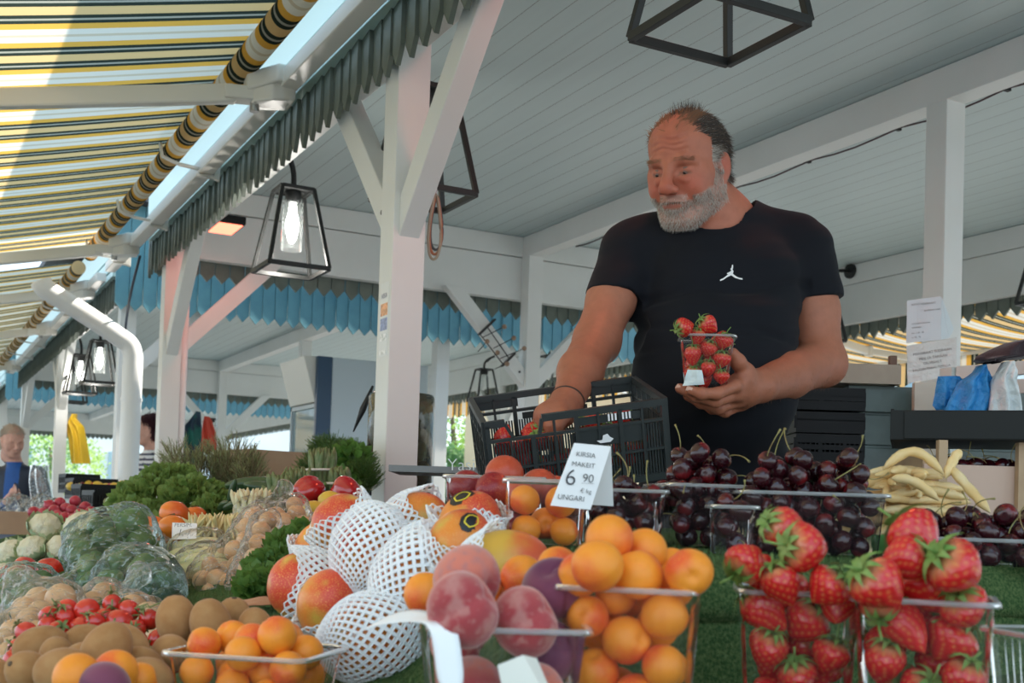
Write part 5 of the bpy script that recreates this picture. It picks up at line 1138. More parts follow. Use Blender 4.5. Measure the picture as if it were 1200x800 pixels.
def mango(px, py, D, dirn, cover, s, lab, label=False, slit=None, skin=None, flare=1.0, spin=0.0):
    a, b = .056*s, .0435*s; c = dep(px, py, D); d = (CR*dirn[0]+CU*dirn[1]-CF*dirn[2]).normalized(); Q = aim(d, spin)
    root = globe(lambda t, p: mg(t, p, a, b), 32, 22).build('mango', skin or MANGO, None, smooth=True); root.location = c; root.rotation_mode = 'QUATERNION'; root.rotation_quaternion = Q; tag(root, lab, 'mango', None)
    if cover > 0:
        nu = 26; th0, th1 = PI*.985, PI*(1-cover); rows = int((th0-th1)*(a+b)/2/.0056); du = 2*PI/nu; m = MB(); rr_ = random.Random(int(px*7+py))
        k1, k2 = rr_.uniform(0,6), rr_.uniform(0,6)
        def P_(u, v):
            t = v/rows; th = th0+(th1-th0)*t; p = mg(max(.02, th), u, a*1.03, b*1.045)
            edge = max(0, t-.86)/.14; n = Vector((math.cos(u), math.sin(u), .1)); lift = .0018+.0012*math.sin(3*u+k1+v*.4)+edge*(.004+.004*math.sin(4*u+k2))*flare
            return p+n*lift+Vector((0,0,edge*.005*flare*math.sin(3*u+k1)))
        for j in range(rows+1):
            for i in range(nu):
                u = (i+.5*(j % 2))*du; v = j
                if slit and abs(adist(u, slit[0])) < slit[1]*max(0,(1-((v/rows-slit[2])/slit[3])**2)) and abs(v/rows-slit[2]) < slit[3]: continue
                hole = .60+.10*math.sin(u*2+k1); cor = [(u-du/2, v), (u, v-1), (u+du/2, v), (u, v+1)]; cor = [(x, min(rows+.4, max(-.2, y))) for x, y in cor]
                o = [P_(x, y) for x, y in cor]; ce = sum(o, Vector())/4; nn = ce.normalized()*.0008
                inn = [ce+(q-ce)*hole for q in o]; m.add(o+[q+nn for q in inn], [(q, (q+1) % 4, 4+(q+1) % 4, 4+q) for q in range(4)])
        n_ = m.build('foam_net', NET, root, world=False); md = n_.modifiers.new('s', 'SOLIDIFY'); md.thickness = .0022*s; md.offset = 1
    if label:
        for nm, r0, mt, off in (('sticker', .0145, BLK, .0012), ('sticker_print', .0085, YEL, .0018)):
            m = MB(); vs = []; lc = mg(.42, label, a, b); n = (lc-Vector((0,0,lc.z*.3))).normalized(); sx_ = n.orthogonal().normalized(); sy_ = n.cross(sx_)
            for i in range(6):
                for j in range(10):
                    rad = r0*(i+.01)/5 if nm == 'sticker' else r0*(.86+.20*i/5); an = 2*PI*j/10; q = lc+sx_*rad*math.cos(an)*1.25*(1 if nm == 'sticker' else (.9 if j % 2 else 1.08))+sy_*rad*math.sin(an)*.85
                    t = q.normalized(); k = 1/math.sqrt((t.x/b)**2+(t.y/b)**2+(t.z/a)**2); vs.append(t*(k*1.012+off+.0012))
            m.add(vs, [(i*10+j, i*10+(j+1) % 10, (i+1)*10+(j+1) % 10, (i+1)*10+j) for i in range(5) for j in range(10)])
            if nm == 'sticker': st_ = m.build(nm, mt, root, smooth=True, world=False)
            else: pr_ = m.build(nm, mt, root, smooth=True, world=False); pr_.parent = st_
    return root
mango(410,626,1.60,(-.55,.75,.15),.70,1.06,'netted mango at the back left of the pile, orange top bare')
mango(434,649,1.44,(.15,.55,-.5),.93,1.12,'netted mango with a slit showing orange skin at its left side', slit=(4.35,.42,.50,.34), label=False, spin=.5)
mango(366,688,1.50,(-.92,.15,.25),.66,1.04,'netted mango at the far left of the pile, orange end bare')
mango(483,616,1.58,(.75,.45,.50),.72,.96,'netted mango in front of the big post, red patch to the right')
mango(551,626,1.45,(-.05,1,.10),.66,.98,'upright netted mango with a round black and yellow sticker, farther one', label=4.7, flare=1.5)
mango(537,648,1.33,(.10,.93,.30),.66,.92,'netted mango with a black sticker, in front of the other stickered one', label=4.9)
mango(491,676,1.35,(.55,.62,-.35),.90,1.14,'large fully netted mango in the middle of the pile')
mango(392,716,1.42,(-.35,.72,.55),.62,1.0,'netted mango low in front with its orange top bare')
mango(437,748,1.31,(.75,.10,-.45),.95,1.12,'fully netted mango lying lowest, beside the small apricot punnet')
mango(591,663,1.27,(.95,-.05,.15),.40,.92,'bare yellow green mango with red shoulder, right of the netted ones', skin=MANGOG)
mango(374,650,1.66,(.2,.85,.35),.60,.9,'small patch of mango between two nets at the left of the pile')
# ------------------------------------------------------------------ small front left: apricots, kiwis, tomatoes
def heap(items, kind, R_, cat, group):
    P_ = [[dep(a, b, c), R_*s_] for a, b, c, s_, _ in items]; relax(P_, 40)
    for q, it in zip(P_, items): put(kind, q[0], s=q[1]/R_, label=it[4], cat=cat, group=group)
w, d, h = .135, .115, .062; tG = ((*tuple(dep(300, 838, 1.20))[:2], .0), RZ+math.radians(-12)); tG = ((tG[0][0], tG[0][1], .788), tG[1]); punnet(tG[0], tG[1], w*1.08, d*1.1, h, 'wide clear punnet of small apricots at the bottom left', nr=11)
It = [(243,757,1.20,.92,'small apricot at the left of the bottom left punnet'),(268,748,1.22,.95,'small apricot behind the left rim, bottom left punnet'),(298,751,1.20,1.0,'small apricot topping the bottom left punnet, left of centre'),(338,752,1.21,.98,'small apricot at the back right of the bottom left punnet'),(373,763,1.19,.96,'rightmost small apricot in the bottom left punnet'),
      (275,778,1.13,.96,'small apricot at the front left rim of the bottom left punnet'),(317,782,1.12,1.05,'largest small apricot in front, bottom left punnet'),(356,785,1.13,.98,'small apricot at the front right of the bottom left punnet'),(390,794,1.14,.85,'small apricot low at the right corner, bottom left punnet'),(232,782,1.18,.9,'small apricot behind the left corner wall, bottom left punnet'),(320,744,1.25,.9,'half hidden small apricot at the back, bottom left punnet'),(255,800,1.12,.9,'small apricot at the bottom edge of the picture, left')]
P_ = hero(None, [(a,b,c,s_*.92) for a,b,c,s_,_ in It], tG, w*1.08, d*1.1, h, R_AP, None, None, None)
for q, it in zip(P_, It): put('apricot', q[0], s=q[1]/R_AP, label=it[4], cat='apricot', group='apricots in the bottom left punnet')
for q in fill_under(P_, tG, w*1.08, d*1.1, h, R_AP*.92, 7, 8): put('apricot', q[0], s=q[1]/R_AP, label='apricot buried in the bottom left punnet', cat='apricot', group='buried apricots of the bottom left punnet')
kiw = [(209,727,1.34,1.0,'kiwi standing at the left of the row behind the small apricots'),(245,732,1.32,1.05,'tallest kiwi in the row behind the small apricots'),(273,727,1.37,.95,'kiwi third in the row, under the wooden tag'),(300,738,1.33,.9,'kiwi at the right end of the row behind the small apricots'),
       (52,759,1.27,1.0,'kiwi at the upper left of the kiwi heap in the corner'),(99,752,1.30,.85,'kiwi at the back of the corner heap beside the tomatoes'),(128,768,1.20,1.08,'broad kiwi in the middle of the corner heap'),(150,757,1.26,.92,'kiwi at the back right of the corner heap'),(37,788,1.17,.92,'kiwi at the left front of the corner heap'),(72,786,1.15,1.0,'kiwi at the front middle of the corner heap'),(92,772,1.22,.82,'small kiwi sunk in the middle of the corner heap'),(158,778,1.22,.9,'kiwi at the right end of the corner heap'),(70,768,1.24,.82,'kiwi sunk behind the front ones of the corner heap'),
       (200,765,1.28,.9,'kiwi showing through the left wall of the small apricot punnet')]
P_ = [[dep(a, b, c), .0255*s_] for a, b, c, s_, _ in kiw]; relax(P_, 50)
for q, it in zip(P_, kiw): put('kiwi', q[0], aim(CU+CR*rnd.uniform(-.5,.5)-CF*rnd.uniform(-.3,.4)) if it[1] < 742 else None, q[1]/.0260, it[4], 'kiwi', 'kiwis')
R2_ = random.Random(31)
for k in range(26):
    a, b = R2_.uniform(-10,170), R2_.uniform(792,850); put('kiwi', dep(a, b, 1.16+R2_.uniform(0,.12)), None, 1.0, 'kiwi in the lower layers of the corner heap', 'kiwi', 'lower kiwis of the corner heap') if k < 9 else None
for a, b, c, s_, lb in ((90,793,1.05,1.05,'apricot on the corner kiwis, left of the dark plum'),(135,787,1.07,1.0,'apricot right of the dark plum on the corner kiwis'),(164,796,1.10,.8,'small apricot at the right of the corner kiwis')): put('apricot', dep(a, b, c), s=s_, label=lb, cat='apricot', group='apricots on the kiwis')
put('dark_peach', dep(123,806,1.04), s=.78, label='purple plum cut by the bottom edge on the corner kiwis', cat='plum')
toms = [(62,727),(80,731),(95,724),(102,734),(86,716),(72,741),(113,729),(125,720),(135,741),(123,743),(148,724),(108,747),(50,741),(55,735),(43,747),(91,743),(163,745),(175,752),(168,762),(180,766),(172,775),(183,778),(160,788),(178,790),(175,797),(150,735),(140,728),(66,748),(36,754),(20,778),(22,790),(12,797),(188,758),(155,740),(118,735)]
P_ = [[dep(a, b, 1.42-(b-715)*.0016), .0135*(1+.15*math.sin(a))] for a, b in toms]; relax(P_, 60)
for k, q in enumerate(P_): put('cherry_tomato', q[0], up_rot(1.3), q[1]/.0135, 'small red tomato on the vine behind the corner kiwis', 'tomato', 'vine tomatoes')
v = MB(); R2_ = random.Random(5)
for k in range(7):
    p = dep(R2_.uniform(60,185), R2_.uniform(716,745), 1.41); pts = [p]; 
    for _ in range(6): p = p+Vector((R2_.uniform(-.012,.016), R2_.uniform(-.014,.006), R2_.uniform(-.006,.006))); pts.append(p)
    v.tube(pts, .0011, 5)
tag(v.build('tomato_vine', mat('vine_green', (.16,.20,.06), .6)), 'thin green vine stalks lying among the small tomatoes', 'stalks', kind='stuff')
for o_ in (bpy.data.objects['tomato_vine'],): o_['kind'] = 'stuff'
# ------------------------------------------------------------------ price cards
INK = mat('pen_ink', (.05,.05,.055), .6); CARD = mat('white_card', (.84,.84,.83), .6)
def text(body, o, xd, yd, size, mt, parent, slant=0.0, name='lettering'):
    cu = bpy.data.curves.new(name, 'FONT'); cu.body = body; cu.size = size; cu.extrude = .0001; cu.shear = slant; cu.materials.append(mt); cu.offset = -.0
    cu.offset = -size*.012; tmp = bpy.data.objects.new('t', cu); me_ = bpy.data.meshes.new_from_object(tmp); bpy.data.objects.remove(tmp); me_.materials.clear(); me_.materials.append(mt); ob = bpy.data.objects.new(name, me_); COL.objects.link(ob); x = Vector(xd).normalized(); y = Vector(yd); y = (y-x*y.dot(x)).normalized(); z = x.cross(y); off = Vector((0,0,0)); p = parent
    while p is not None: off += p.location; p = p.parent
    M = Matrix((x, y, z)).transposed().to_4x4(); M.translation = Vector(o)-off+z*.0004; ob.parent = parent; ob.matrix_local = M; return ob
def sheet(name, cor, mt, parent=None, t=.0006, nx=6, ny=6, wav=0, seed=0):
    """four-cornered thin card: TL, TR, BR, BL"""
    m = MB(); a, b, c, d = [Vector(q) for q in cor]; n = (b-a).cross(d-a).normalized(); vs = []
    for s_ in (0, 1):
        for i in range(nx+1):
            for j in range(ny+1): u, v_ = i/nx, j/ny; vs.append(a*(1-u)*(1-v_)+b*u*(1-v_)+c*u*v_+d*(1-u)*v_+n*(s_*t+wav*nz((u*2+seed, v_*2, seed))))
    w_ = (nx+1)*(ny+1); fs = []
    for i in range(nx):
        for j in range(ny):
            q = i*(ny+1)+j; fs.append((q, q+1, q+ny+2, q+ny+1)); fs.append((w_+q, w_+q+ny+1, w_+q+ny+2, w_+q+1))
    E_ = [i*(ny+1) for i in range(nx+1)]+[nx*(ny+1)+j for j in range(1, ny+1)]+[i*(ny+1)+ny for i in range(nx-1, -1, -1)]+[j for j in range(ny-1, 0, -1)]
    fs += [(E_[i], w_+E_[i], w_+E_[(i+1) % len(E_)], E_[(i+1) % len(E_)])[::-1] for i in range(len(E_))]; m.add(vs, fs); return m.build(name, mt, parent, smooth=False)
pc = empty('price_card', dep(690,560,1.40)); tag(pc, 'folded white price card reading 6 90, standing before the black crate', 'sign')
TL, TR, BR, BL = dep(673,519,1.405), dep(716,523,1.42), dep(692,597,1.385), dep(645,592,1.37)
sheet('front_panel', (TL, TR, BR, BL), CARD, pc); sheet('back_panel', (TL, TR, dep(719,593,1.455), dep(674,590,1.44)), CARD, pc)
xd, yd = (BR-BL), (TL-BL)
def onc(u, v): return BL.lerp(BR, u).lerp(TL.lerp(TR, u), v)-CF*.0012
for body, u, v, sz in (('KIRSIA', .16, .80, .0088), ('MAKEIT', .14, .64, .0088), ('6', .13, .34, .030), ('90', .55, .41, .0150), ('€ kg', .60, .24, .0078), ('UNGARI', .10, .11, .0092)):
    t_ = text(body, onc(u, v), xd, yd, sz, INK, pc, .15)
m = MB(); m.bar(onc(.56,.385), onc(.88,.40), .0006, .0002); m.build('underline', INK, pc)
# cards at the left
c2 = empty('price_card', dep(216,622,2.62)); tag(c2, 'small white price card standing before the persimmons', 'sign'); sheet('panel', (dep(202,612,2.62), dep(231,613,2.62), dep(230,631,2.60), dep(201,632,2.60)), CARD, c2)
text('PERSIM.', dep(204,617,2.596), CR, CU, .012, INK, c2, .2); text('1.-/', dep(207,627.5,2.594), CR, CU, .022, INK, c2, .3)
c3 = empty('price_card', dep(188,656,2.40)); tag(c3, 'white paper tag lying tilted on the bagged vegetables', 'sign'); sheet('panel', (dep(171,658,2.38), dep(200,648,2.42), dep(206,652,2.38), dep(178,664,2.32)), CARD, c3, wav=.004)
c4 = empty('name_tag', dep(300,706,1.60)); tag(c4, 'curled wooden tag stuck above the row of kiwis', 'sign'); m = sheet('strip', (dep(274,702,1.55), dep(318,699,1.55), dep(326,706,1.53), dep(271,711,1.52)), mat('brown_card', (.42,.20,.11), .5), c4, t=.001, wav=.003)
c5 = empty('price_tag', dep(520,760,.93)); tag(c5, 'blank white tag folded over the rim of the peach punnet', 'sign')
m = MB(); pts = [(418,738,1.02),(440,724,1.0),(470,716,.97),(500,722,.93),(517,730,.905),(522,745,.90),(526,775,.895),(530,812,.89)]; wd = Vector((0,0,0)); vs = []
for i, (a, b, c) in enumerate(pts):
    e1 = (16,14) if i < 3 else ((17,6) if i == 3 else (16,0)); vs += [dep(a-e1[0], b+e1[1], c), dep(a+(0 if i > 2 else 0)+e1[0], b-e1[1]*.3, c)]
m.add(vs, [(2*i, 2*i+1, 2*i+3, 2*i+2) for i in range(len(pts)-1)]); o = m.build('strip', CARD, c5, smooth=True); q = o.modifiers.new('u','SUBSURF'); q.levels = q.render_levels = 2; q = o.modifiers.new('s','SOLIDIFY'); q.thickness = .0006
c6 = empty('price_tag', dep(612,790,.91)); tag(c6, 'small cream card stuck at the bottom front of the peach punnet', 'sign'); sheet('panel', (dep(583,779,.90), dep(613,767,.905), dep(640,815,.895), dep(592,822,.895)), mat('cream_card', (.74,.71,.62), .6), c6, t=.0012); sheet('side_panel', (dep(613,767,.905), dep(629,771,.915), dep(648,815,.90), dep(640,815,.895)), mat('cream_card', (.74,.71,.62), .6), c6, t=.0012)
# ------------------------------------------------------------------ crate held by the man
def mesh_crate(cid, TL_, e1, e2, e3, L, Dp, Hh, lab, mt, notch=True, emblem=False, detail=1):
    e1, e2, e3 = [Vector(q).normalized() for q in (e1, e2, e3)]; TL_ = Vector(TL_); base = TL_-e3*Hh+e1*L/2+e2*Dp/2
    root = empty(cid, base); tag(root, lab, 'crate')
    def side(nm, o, a, n, L_, handle=False, dip=None):
        """o top corner, a along, n outward"""
        m = MB(); P = lambda x, z, q=0: o+a*x-e3*z+n*q
        def seg(x0, z0, x1, z1, w_, t=.004, q=0): m.bar(P(x0,z0,q), P(x1,z1,q), w_ if abs(z1-z0) > abs(x1-x0) else t, t if abs(z1-z0) > abs(x1-x0) else w_, up=n if abs(z1-z0) > abs(x1-x0) else e3)
        x0, x1 = (dip if dip else (0, 0))
        if dip:
            seg(0,.004,x0,.004,.012,.010); seg(x1,.004,L_,.004,.012,.010); seg(x0,.005,x0+.012,.030,.006,.008); seg(x1,.005,x1-.006,.030,.006,.008)
        elif handle:
            seg(0,.004,L_,.004,.012,.010)
            for z in (.012,): seg(0,z+.003,L_*.28,z+.003,.022); seg(L_*.72,z+.003,L_,z+.003,.022)
            seg(L_*.30,.046,L_*.70,.046,.012)
        else: seg(0,.004,L_,.004,.012,.010)
        for z, w_ in ((.034,.005),(Hh*.60,.004),(Hh-.006,.012)): seg(0,z,L_,z,w_,.008)
        n_ = int(L_/.038); 
        for i in range(n_+1): x = .004+(L_-.008)*i/n_; seg(x, .034 if (dip and x0 < x < x1) or (handle and .28*L_ < x < .72*L_) else .006, x, Hh-.004, .0075 if i % 2 == 0 else .004, .010)
        ns = int(L_/.0050*detail)
        for i in range(ns): x = L_*(i+.5)/ns; seg(x, .040 if not handle else .052, x, Hh-.006, .0031, .0015, -.003)
        if emblem and nm == 'front_side': seg(L_*.50,.050,L_*.86,.050,.034,.003,.0); seg(L_*.50,.020,L_*.86,.020,.014,.003,.0)
        return m.build(nm, mt, root)
    fr = side('front_side', TL_, e1, -e2, L, dip=(.035,.10) if notch else None); bk = side('back_side', TL_+e2*Dp, e1, e2, L, handle=True)
    side('left_side', TL_, e2, -e1, Dp); side('right_side', TL_+e1*L, e2, e1, Dp)
    m = MB(); o = TL_-e3*(Hh-.004)
    for i in range(15): y = Dp*(i+.5)/15; m.bar(o+e2*y, o+e2*y+e1*L, .005, .003, up=e3)
    for i in range(17): x = L*(i+.5)/17; m.bar(o+e1*x, o+e1*x+e2*Dp, .005, .003, up=e3)
    m.build('bottom_grid', mt, root); return root, fr
CRM = mat('black_crate_plastic', (.030,.036,.036), .38, spec=.5)
ro = math.radians(8.0); ti = math.radians(15); e1 = CR*math.cos(ro)+CU*math.sin(ro)+CF*.10; up_ = -CR*math.sin(ro)+CU*math.cos(ro); e1.normalize(); e2 = (CF*math.cos(ti)+up_*math.sin(ti)); e2 = (e2-e1*e2.dot(e1)).normalized(); e3 = e1.cross(e2)*1.0
if e3.dot(CU) < 0: e3 = -e3
crT = dep(567,496,1.98); cL, cD, cH = .318, .235, .142
cr_, front_ = mesh_crate('crate', crT, e1, e2, e3, cL, cD, cH, 'black slotted plastic crate tilted in the hands of the man', CRM, emblem=True)
m = MB(); pb = lambda x, z: crT+e1*(cL*.60+x)-e3*(.052+z)-e2*.006
m.poly([pb(.0,.004),pb(.010,.004),pb(.012,-.004),pb(.020,-.006),pb(.024,.0),pb(.030,.004),pb(.024,.009),pb(.006,.009)], -e2*.001); m.build('white_emblem', mat('white_print', (.8,.8,.8), .6), front_)
m = MB()
for x in (.055,.061,.067,.080,.086,.092): m.bar(pb(-.04+x+.01,-.028), pb(-.04+x+.01,-.040), .0030, .001, up=e2)
m.build('barcode_label', mat('white_print', (.8,.8,.8), .6), front_)
# strawberries in it, seen through the slots
for i in range(34):
    a, b, c = rnd.uniform(.03,cL-.03), rnd.uniform(.022,.15), .022+.032*(i % 3); p = crT+e1*a+e2*b-e3*(cH-c-.004); put('strawberry%d' % (i % 3), p, None, .9, 'strawberry seen through the slots of the tilted crate', 'strawberry', 'strawberries in the tilted crate')
# supporting dark crate below it, on the shelf
sp_ = dep(560, 566, 2.02)
# ------------------------------------------------------------------ punnet in his hand
hp = (tuple(dep(827, 453, 2.165)), RZ+math.radians(-4)); w, d, h = .094, .075, .092; hpr = punnet(hp[0], hp[1], w, d, h, 'clear punnet of strawberries held out in the hand of the man', taper=.80, nr=8)
It = [(808,387,2.14,.98,(-.9,-.3,.2),1,'strawberry at the left on top of the held punnet'),(829,385,2.15,.95,(-.7,.5,.2),0,'strawberry at the right on top of the held punnet'),(818,401,2.12,.8,(.1,.9,.3),0,'strawberry in the middle of the held punnet rim'),(806,408,2.12,.85,(0,.8,.2),2,'strawberry at the upper left wall of the held punnet'),(829,410,2.12,.88,(.3,.8,.2),1,'dark strawberry in the middle of the held punnet'),(847,402,2.13,.85,(.2,.8,.2),1,'strawberry at the upper right of the held punnet'),
      (812,430,2.12,.85,(0,.9,.2),1,'strawberry low at the left of the held punnet'),(832,434,2.13,.8,(.1,.9,.2),0,'strawberry behind the paper in the held punnet'),(847,424,2.13,.88,(.1,.9,.2),1,'strawberry at the right wall of the held punnet'),(846,443,2.14,.75,(0,.9,.2),1,'strawberry at the lower right of the held punnet')]
P_ = hero(None, [(a,b,c,s_) for a,b,c,s_,*_ in It], hp, w, d, h, .0185, None, None, None)
for k, (q, it) in enumerate(zip(P_, It)): put('strawberry%d' % it[5], q[0], aim(CR*it[4][0]+CU*it[4][1]-CF*it[4][2], k), q[1]/.0185*.98, it[6], 'strawberry', 'strawberries in the held punnet')
for q in fill_under(P_, hp, w, d, h, .017, 5, 2): put('strawberry1', q[0], None, q[1]/.0185, 'strawberry hidden in the held punnet', 'strawberry', 'hidden berries of the held punnet')
lb = MB(); pl = lambda a, b: dep(a, b, 2.118)
lb = sheet('paper_pad', (pl(822,432), pl(840,434), pl(843,451), pl(815,451)), mat('pale_blue_paper', (.62,.72,.74), .6), hpr, t=.0005, wav=.004)
# ------------------------------------------------------------------ left hand vegetables
BAG = clear_plastic('clear_bag_film', (.985,.985,.98), .09, .16, streak=55, gloss=.14, body=(.97,.96,.93))
BAGB = clear_plastic('bluish_bag_film', (.93,.98,.975), .10, .14, streak=42, gloss=.16, body=(.72,.92,.95))
def bag_from(items, lab, mt, k=.05, pad=.006, hh=.006, tail=None, cr=.005, grp=None):
    P_ = [(J(a, b, c), r) for a, b, c, r in items]; lo = np.min([p-r for p, r in P_], 0)-.07; hi = np.max([p+r for p, r in P_], 0)+.07
    g = SDF(lo, hi, hh)
    for p, r in P_: g.ell(p, (r+pad,)*3, k=k)
    if tail: g.cap(J(*tail[0]), J(*tail[1]), tail[2], tail[2]*.35, .02); g.cap(J(*tail[1]), J(*tail[1])+np.array([.02,.025,0]), tail[2]*.35, tail[2]*1.0, .01)
    V, F = g.mesh(); V = smooth_verts(V, F, 3, .5); N_ = vnormals(V, F)
    dsp = np.array([cr*(mnoise.ridged_multi_fractal(Vector((x*14,y*14,z*14)), 1.0, 2.0, 3, 1.0, 2.0)-.9)*.55+cr*.8*mnoise.noise(Vector((x*60+y*30,y*55,z*60))) for x, y, z in V]); V = V+N_*dsp[:, None]
    c = W(V.mean(0)); rt = empty('produce_bag', c); tag(rt, lab, 'bag', grp); sdf_obj('film', V, F, mt, rt); return rt
def pile(kind, pts, R_, lab, cat, grp, rot=None, it=40, s=1.0):
    P_ = [[dep(a, b, c), R_*q] for a, b, c, q in pts]; relax(P_, it); out = []
    for i, q in enumerate(P_): out.append(put(kind, q[0], rot() if rot else None, q[1]/PROTO[kind][1]*s, lab if isinstance(lab, str) else lab[i], cat, grp))
    return out
# persimmons
pile('persimmon', [(205,603,2.98,1.0),(180,620,2.9,.92),(199,624,2.84,.96),(228,606,3.05,.85),(186,640,2.84,.8)], .0400, ['big orange persimmon on top of its pile','persimmon at the left of the pile','persimmon left of the small price card','persimmon behind the top one, half hidden','persimmon at the bottom of the pile'], 'persimmon', 'persimmons', lambda: up_rot(.5))
# lemons, peppers
pile('lemon', [(367,599,2.75,1.0),(388,588,2.82,1.05),(400,600,2.72,.8)], .027, ['lemon at the left below the red peppers','lemon at the back between the red peppers','small lemon beside the garlic'], 'lemon', 'lemons', lambda: aim(CR*rnd.uniform(.4,1)+CU*rnd.uniform(-.3,.3)-CF*.3))
for a, b, c, s_, lb in ((363,575,2.95,.95,'large red bell pepper left of the other, below the asparagus'),(406,577,2.90,1.0,'large red bell pepper beside the big post')): put('bell_pepper', dep(a, b, c), aim(CU*.45+CR*(.9 if a < 380 else -.5)+CF*.5, 1.1), s_, lb, 'pepper', 'red peppers')
put('bell_pepper', dep(356,592,2.86), aim(CU), .5, 'small red pepper under the large left one', 'pepper')
# garlic heads
GAR = mat('garlic_skin', (.72,.66,.66), .5, noise=(40,(.60,.45,.52),.5,.7))
def f_gar(th, ph): r = .022*(1+.5*math.exp(-(th/.25)**2)+.06*abs(math.sin(4*ph))*math.sin(th)); return sph(r, th, ph, 1,1,.8)
proto('garlic', [('garlic', globe(f_gar, 32, 16), GAR, True)], .022)
pile('garlic', [(384,606,2.62,1.0),(372,611,2.58,.9),(396,610,2.6,.8)], .022, ['garlic bulb below the lemons','garlic bulb at the left below the lemons','garlic bulb touching the mango net'], 'garlic', 'garlic bulbs', lambda: up_rot(.5))
# cauliflowers
CAU = mat('cauliflower_curd', (.74,.70,.50), .8, sss=.1, noise=(25,(.80,.78,.64),.4,.7), bump=(160,1,.006)); CLF = mat('cabbage_leaf', (.40,.50,.27), .55, noise=(18,(.54,.60,.40),.4,.7))
def cauli():
    m = MB(); rr = random.Random(4); return globe(lambda th, ph: sph(.060*(1+.10*nz((math.sin(th)*math.cos(ph)*3, math.sin(th)*math.sin(ph)*3, math.cos(th)*3))+.05*abs(nz((math.sin(th)*math.cos(ph)*9, math.sin(th)*math.sin(ph)*9, math.cos(th)*9)))), th, ph, 1, 1, .80), 48, 30)
def leaf_ring(R_, n, L_, wd_, z0, rise, seed):
    m = MB(); rr = random.Random(seed)
    for k in range(n):
        a = 2*PI*k/n+rr.uniform(-.2,.2); c, s = math.cos(a), math.sin(a); vs = []
        for i in range(7):
            t = i/6; ww = wd_*math.sin(PI*(.12+.80*t))*(1+.1*math.sin(9*t+k)); rad = R_*(.55+.62*math.sin(t*1.9)); z = z0+rise*t*1.3
            for j in range(5): u = (j-2)/2; vs.append((c*rad-s*ww*u, s*rad+c*ww*u, z-.012*(u*u)*(-1)+.004*math.sin(5*u+k)))
        m.add(vs, [(5*i+j, 5*i+j+1, 5*i+j+6, 5*i+j+5) for i in range(6) for j in range(4)])
    return m
proto('cauliflower', [('cauliflower', cauli(), CAU, True), ('leaves', leaf_ring(.060, 9, .08, .026, -.040, .045, 3), CLF, True)], .062)
pile('cauliflower', [(53,617,4.35,.95),(94,617,4.2,1.0),(12,648,3.9,.85),(42,643,3.8,.80),(70,643,3.8,.85),(2,670,3.5,.5)], .062, ['cauliflower at the back of the heap below the radishes','leafy green cauliflower right of the others','cauliflower at the left edge of the picture','cauliflower in the front middle of the heap','wide cauliflower in front, beside the bluish bag','small piece of cauliflower at the left edge'], 'cauliflower', 'cauliflowers', lambda: aim(CU*.7-CF*.6+CR*rnd.uniform(-.4,.4)))
put('cauliflower', dep(145,592,3.9), aim(CU), .9, 'pale cabbage like head left of the parsley bunch', 'cauliflower')
# radishes
rp = [(58,592),(70,589),(88,587),(75,596),(63,598),(50,600),(84,598),(100,594),(44,600),(75,606),(95,602),(66,605),(56,606),(86,608),(105,600)]
pile('radish', [(a, b, 4.75-(b-590)*.012, 1.0) for a, b in rp], .0235, 'red radish in the heap behind the cauliflowers', 'radish', 'radishes')
# large tomatoes at left
pile('tomato', [(58,668,3.25,1.05),(30,665,3.35,.95),(14,672,3.25,.95),(4,681,3.15,.9),(60,686,3.1,.8),(120,685,2.9,.6)], .038, ['largest red tomato left of the bluish bag','red tomato behind the small bag at the left','red tomato near the left edge','red tomato cut by the left edge','red tomato under the largest one','red tomato peeping between two bags'], 'tomato', 'large tomatoes', lambda: up_rot(.6))
# zucchini
for a, b, c, d_, s_, lb in ((292,566,3.2,(1,.1,.2),.9,'dark zucchini on top, right of the parsley'),(313,572,3.15,(1,-.15,.3),.9,'dark zucchini lying behind the asparagus'),(272,578,3.1,(.3,.9,.4),.55,'greyish zucchini end facing the camera'),(276,590,3.05,(.8,.3,.5),.6,'grey green zucchini under the white bean bag'),(262,592,3.1,(.5,.2,.9),.6,'pale zucchini at the left end of the zucchini heap')): put('zucchini', dep(a, b, c), aim(CR*d_[0]+CU*d_[1]-CF*d_[2]), s_, lb, 'zucchini', 'zucchinis')
# onions and their bags
def onion_bag(pts, lab, grp, tail=None, mt=BAG, s=1.0):
    P_ = [[dep(a, b, c), .0235*s*q] for a, b, c, q in pts]; relax(P_, 40)
    for q in P_: put('onion', q[0], None, q[1]/.026, 'small golden onion inside the %s' % lab, 'onion', 'onions inside the %s' % lab)
    it = [((proj(q[0])[0]), (proj(q[0])[1]), (proj(q[0])[2]), q[1]) for q in P_]; bag_from(it, lab, mt, tail=tail)
onion_bag([(289,618,2.50,1),(287,634,2.46,1),(272,648,2.42,1),(278,662,2.38,1),(263,664,2.42,1),(250,664,2.40,.9),(254,679,2.33,1),(268,683,2.30,.95),(238,680,2.36,1),(296,606,2.56,.9),(244,691,2.28,.6),(280,645,2.52,.9),(262,650,2.5,.8)], 'long clear bag of onions slanting to the parsley', None)
onion_bag([(303,638,2.32,1),(298,655,2.28,1),(290,669,2.24,1),(306,622,2.38,.95),(283,683,2.22,.8),(314,610,2.42,.9)], 'narrow clear bag of onions against the parsley', None)
onion_bag([(319,603,2.62,1),(333,612,2.58,1),(327,624,2.54,1),(346,602,2.64,1),(354,614,2.58,.95),(341,626,2.52,1),(308,602,2.62,.9),(345,591,2.68,.9),(313,620,2.56,.8)], 'knotted clear bag of onions below the red pepper', None, tail=((322,592,2.62),(322,584,2.62),.02))
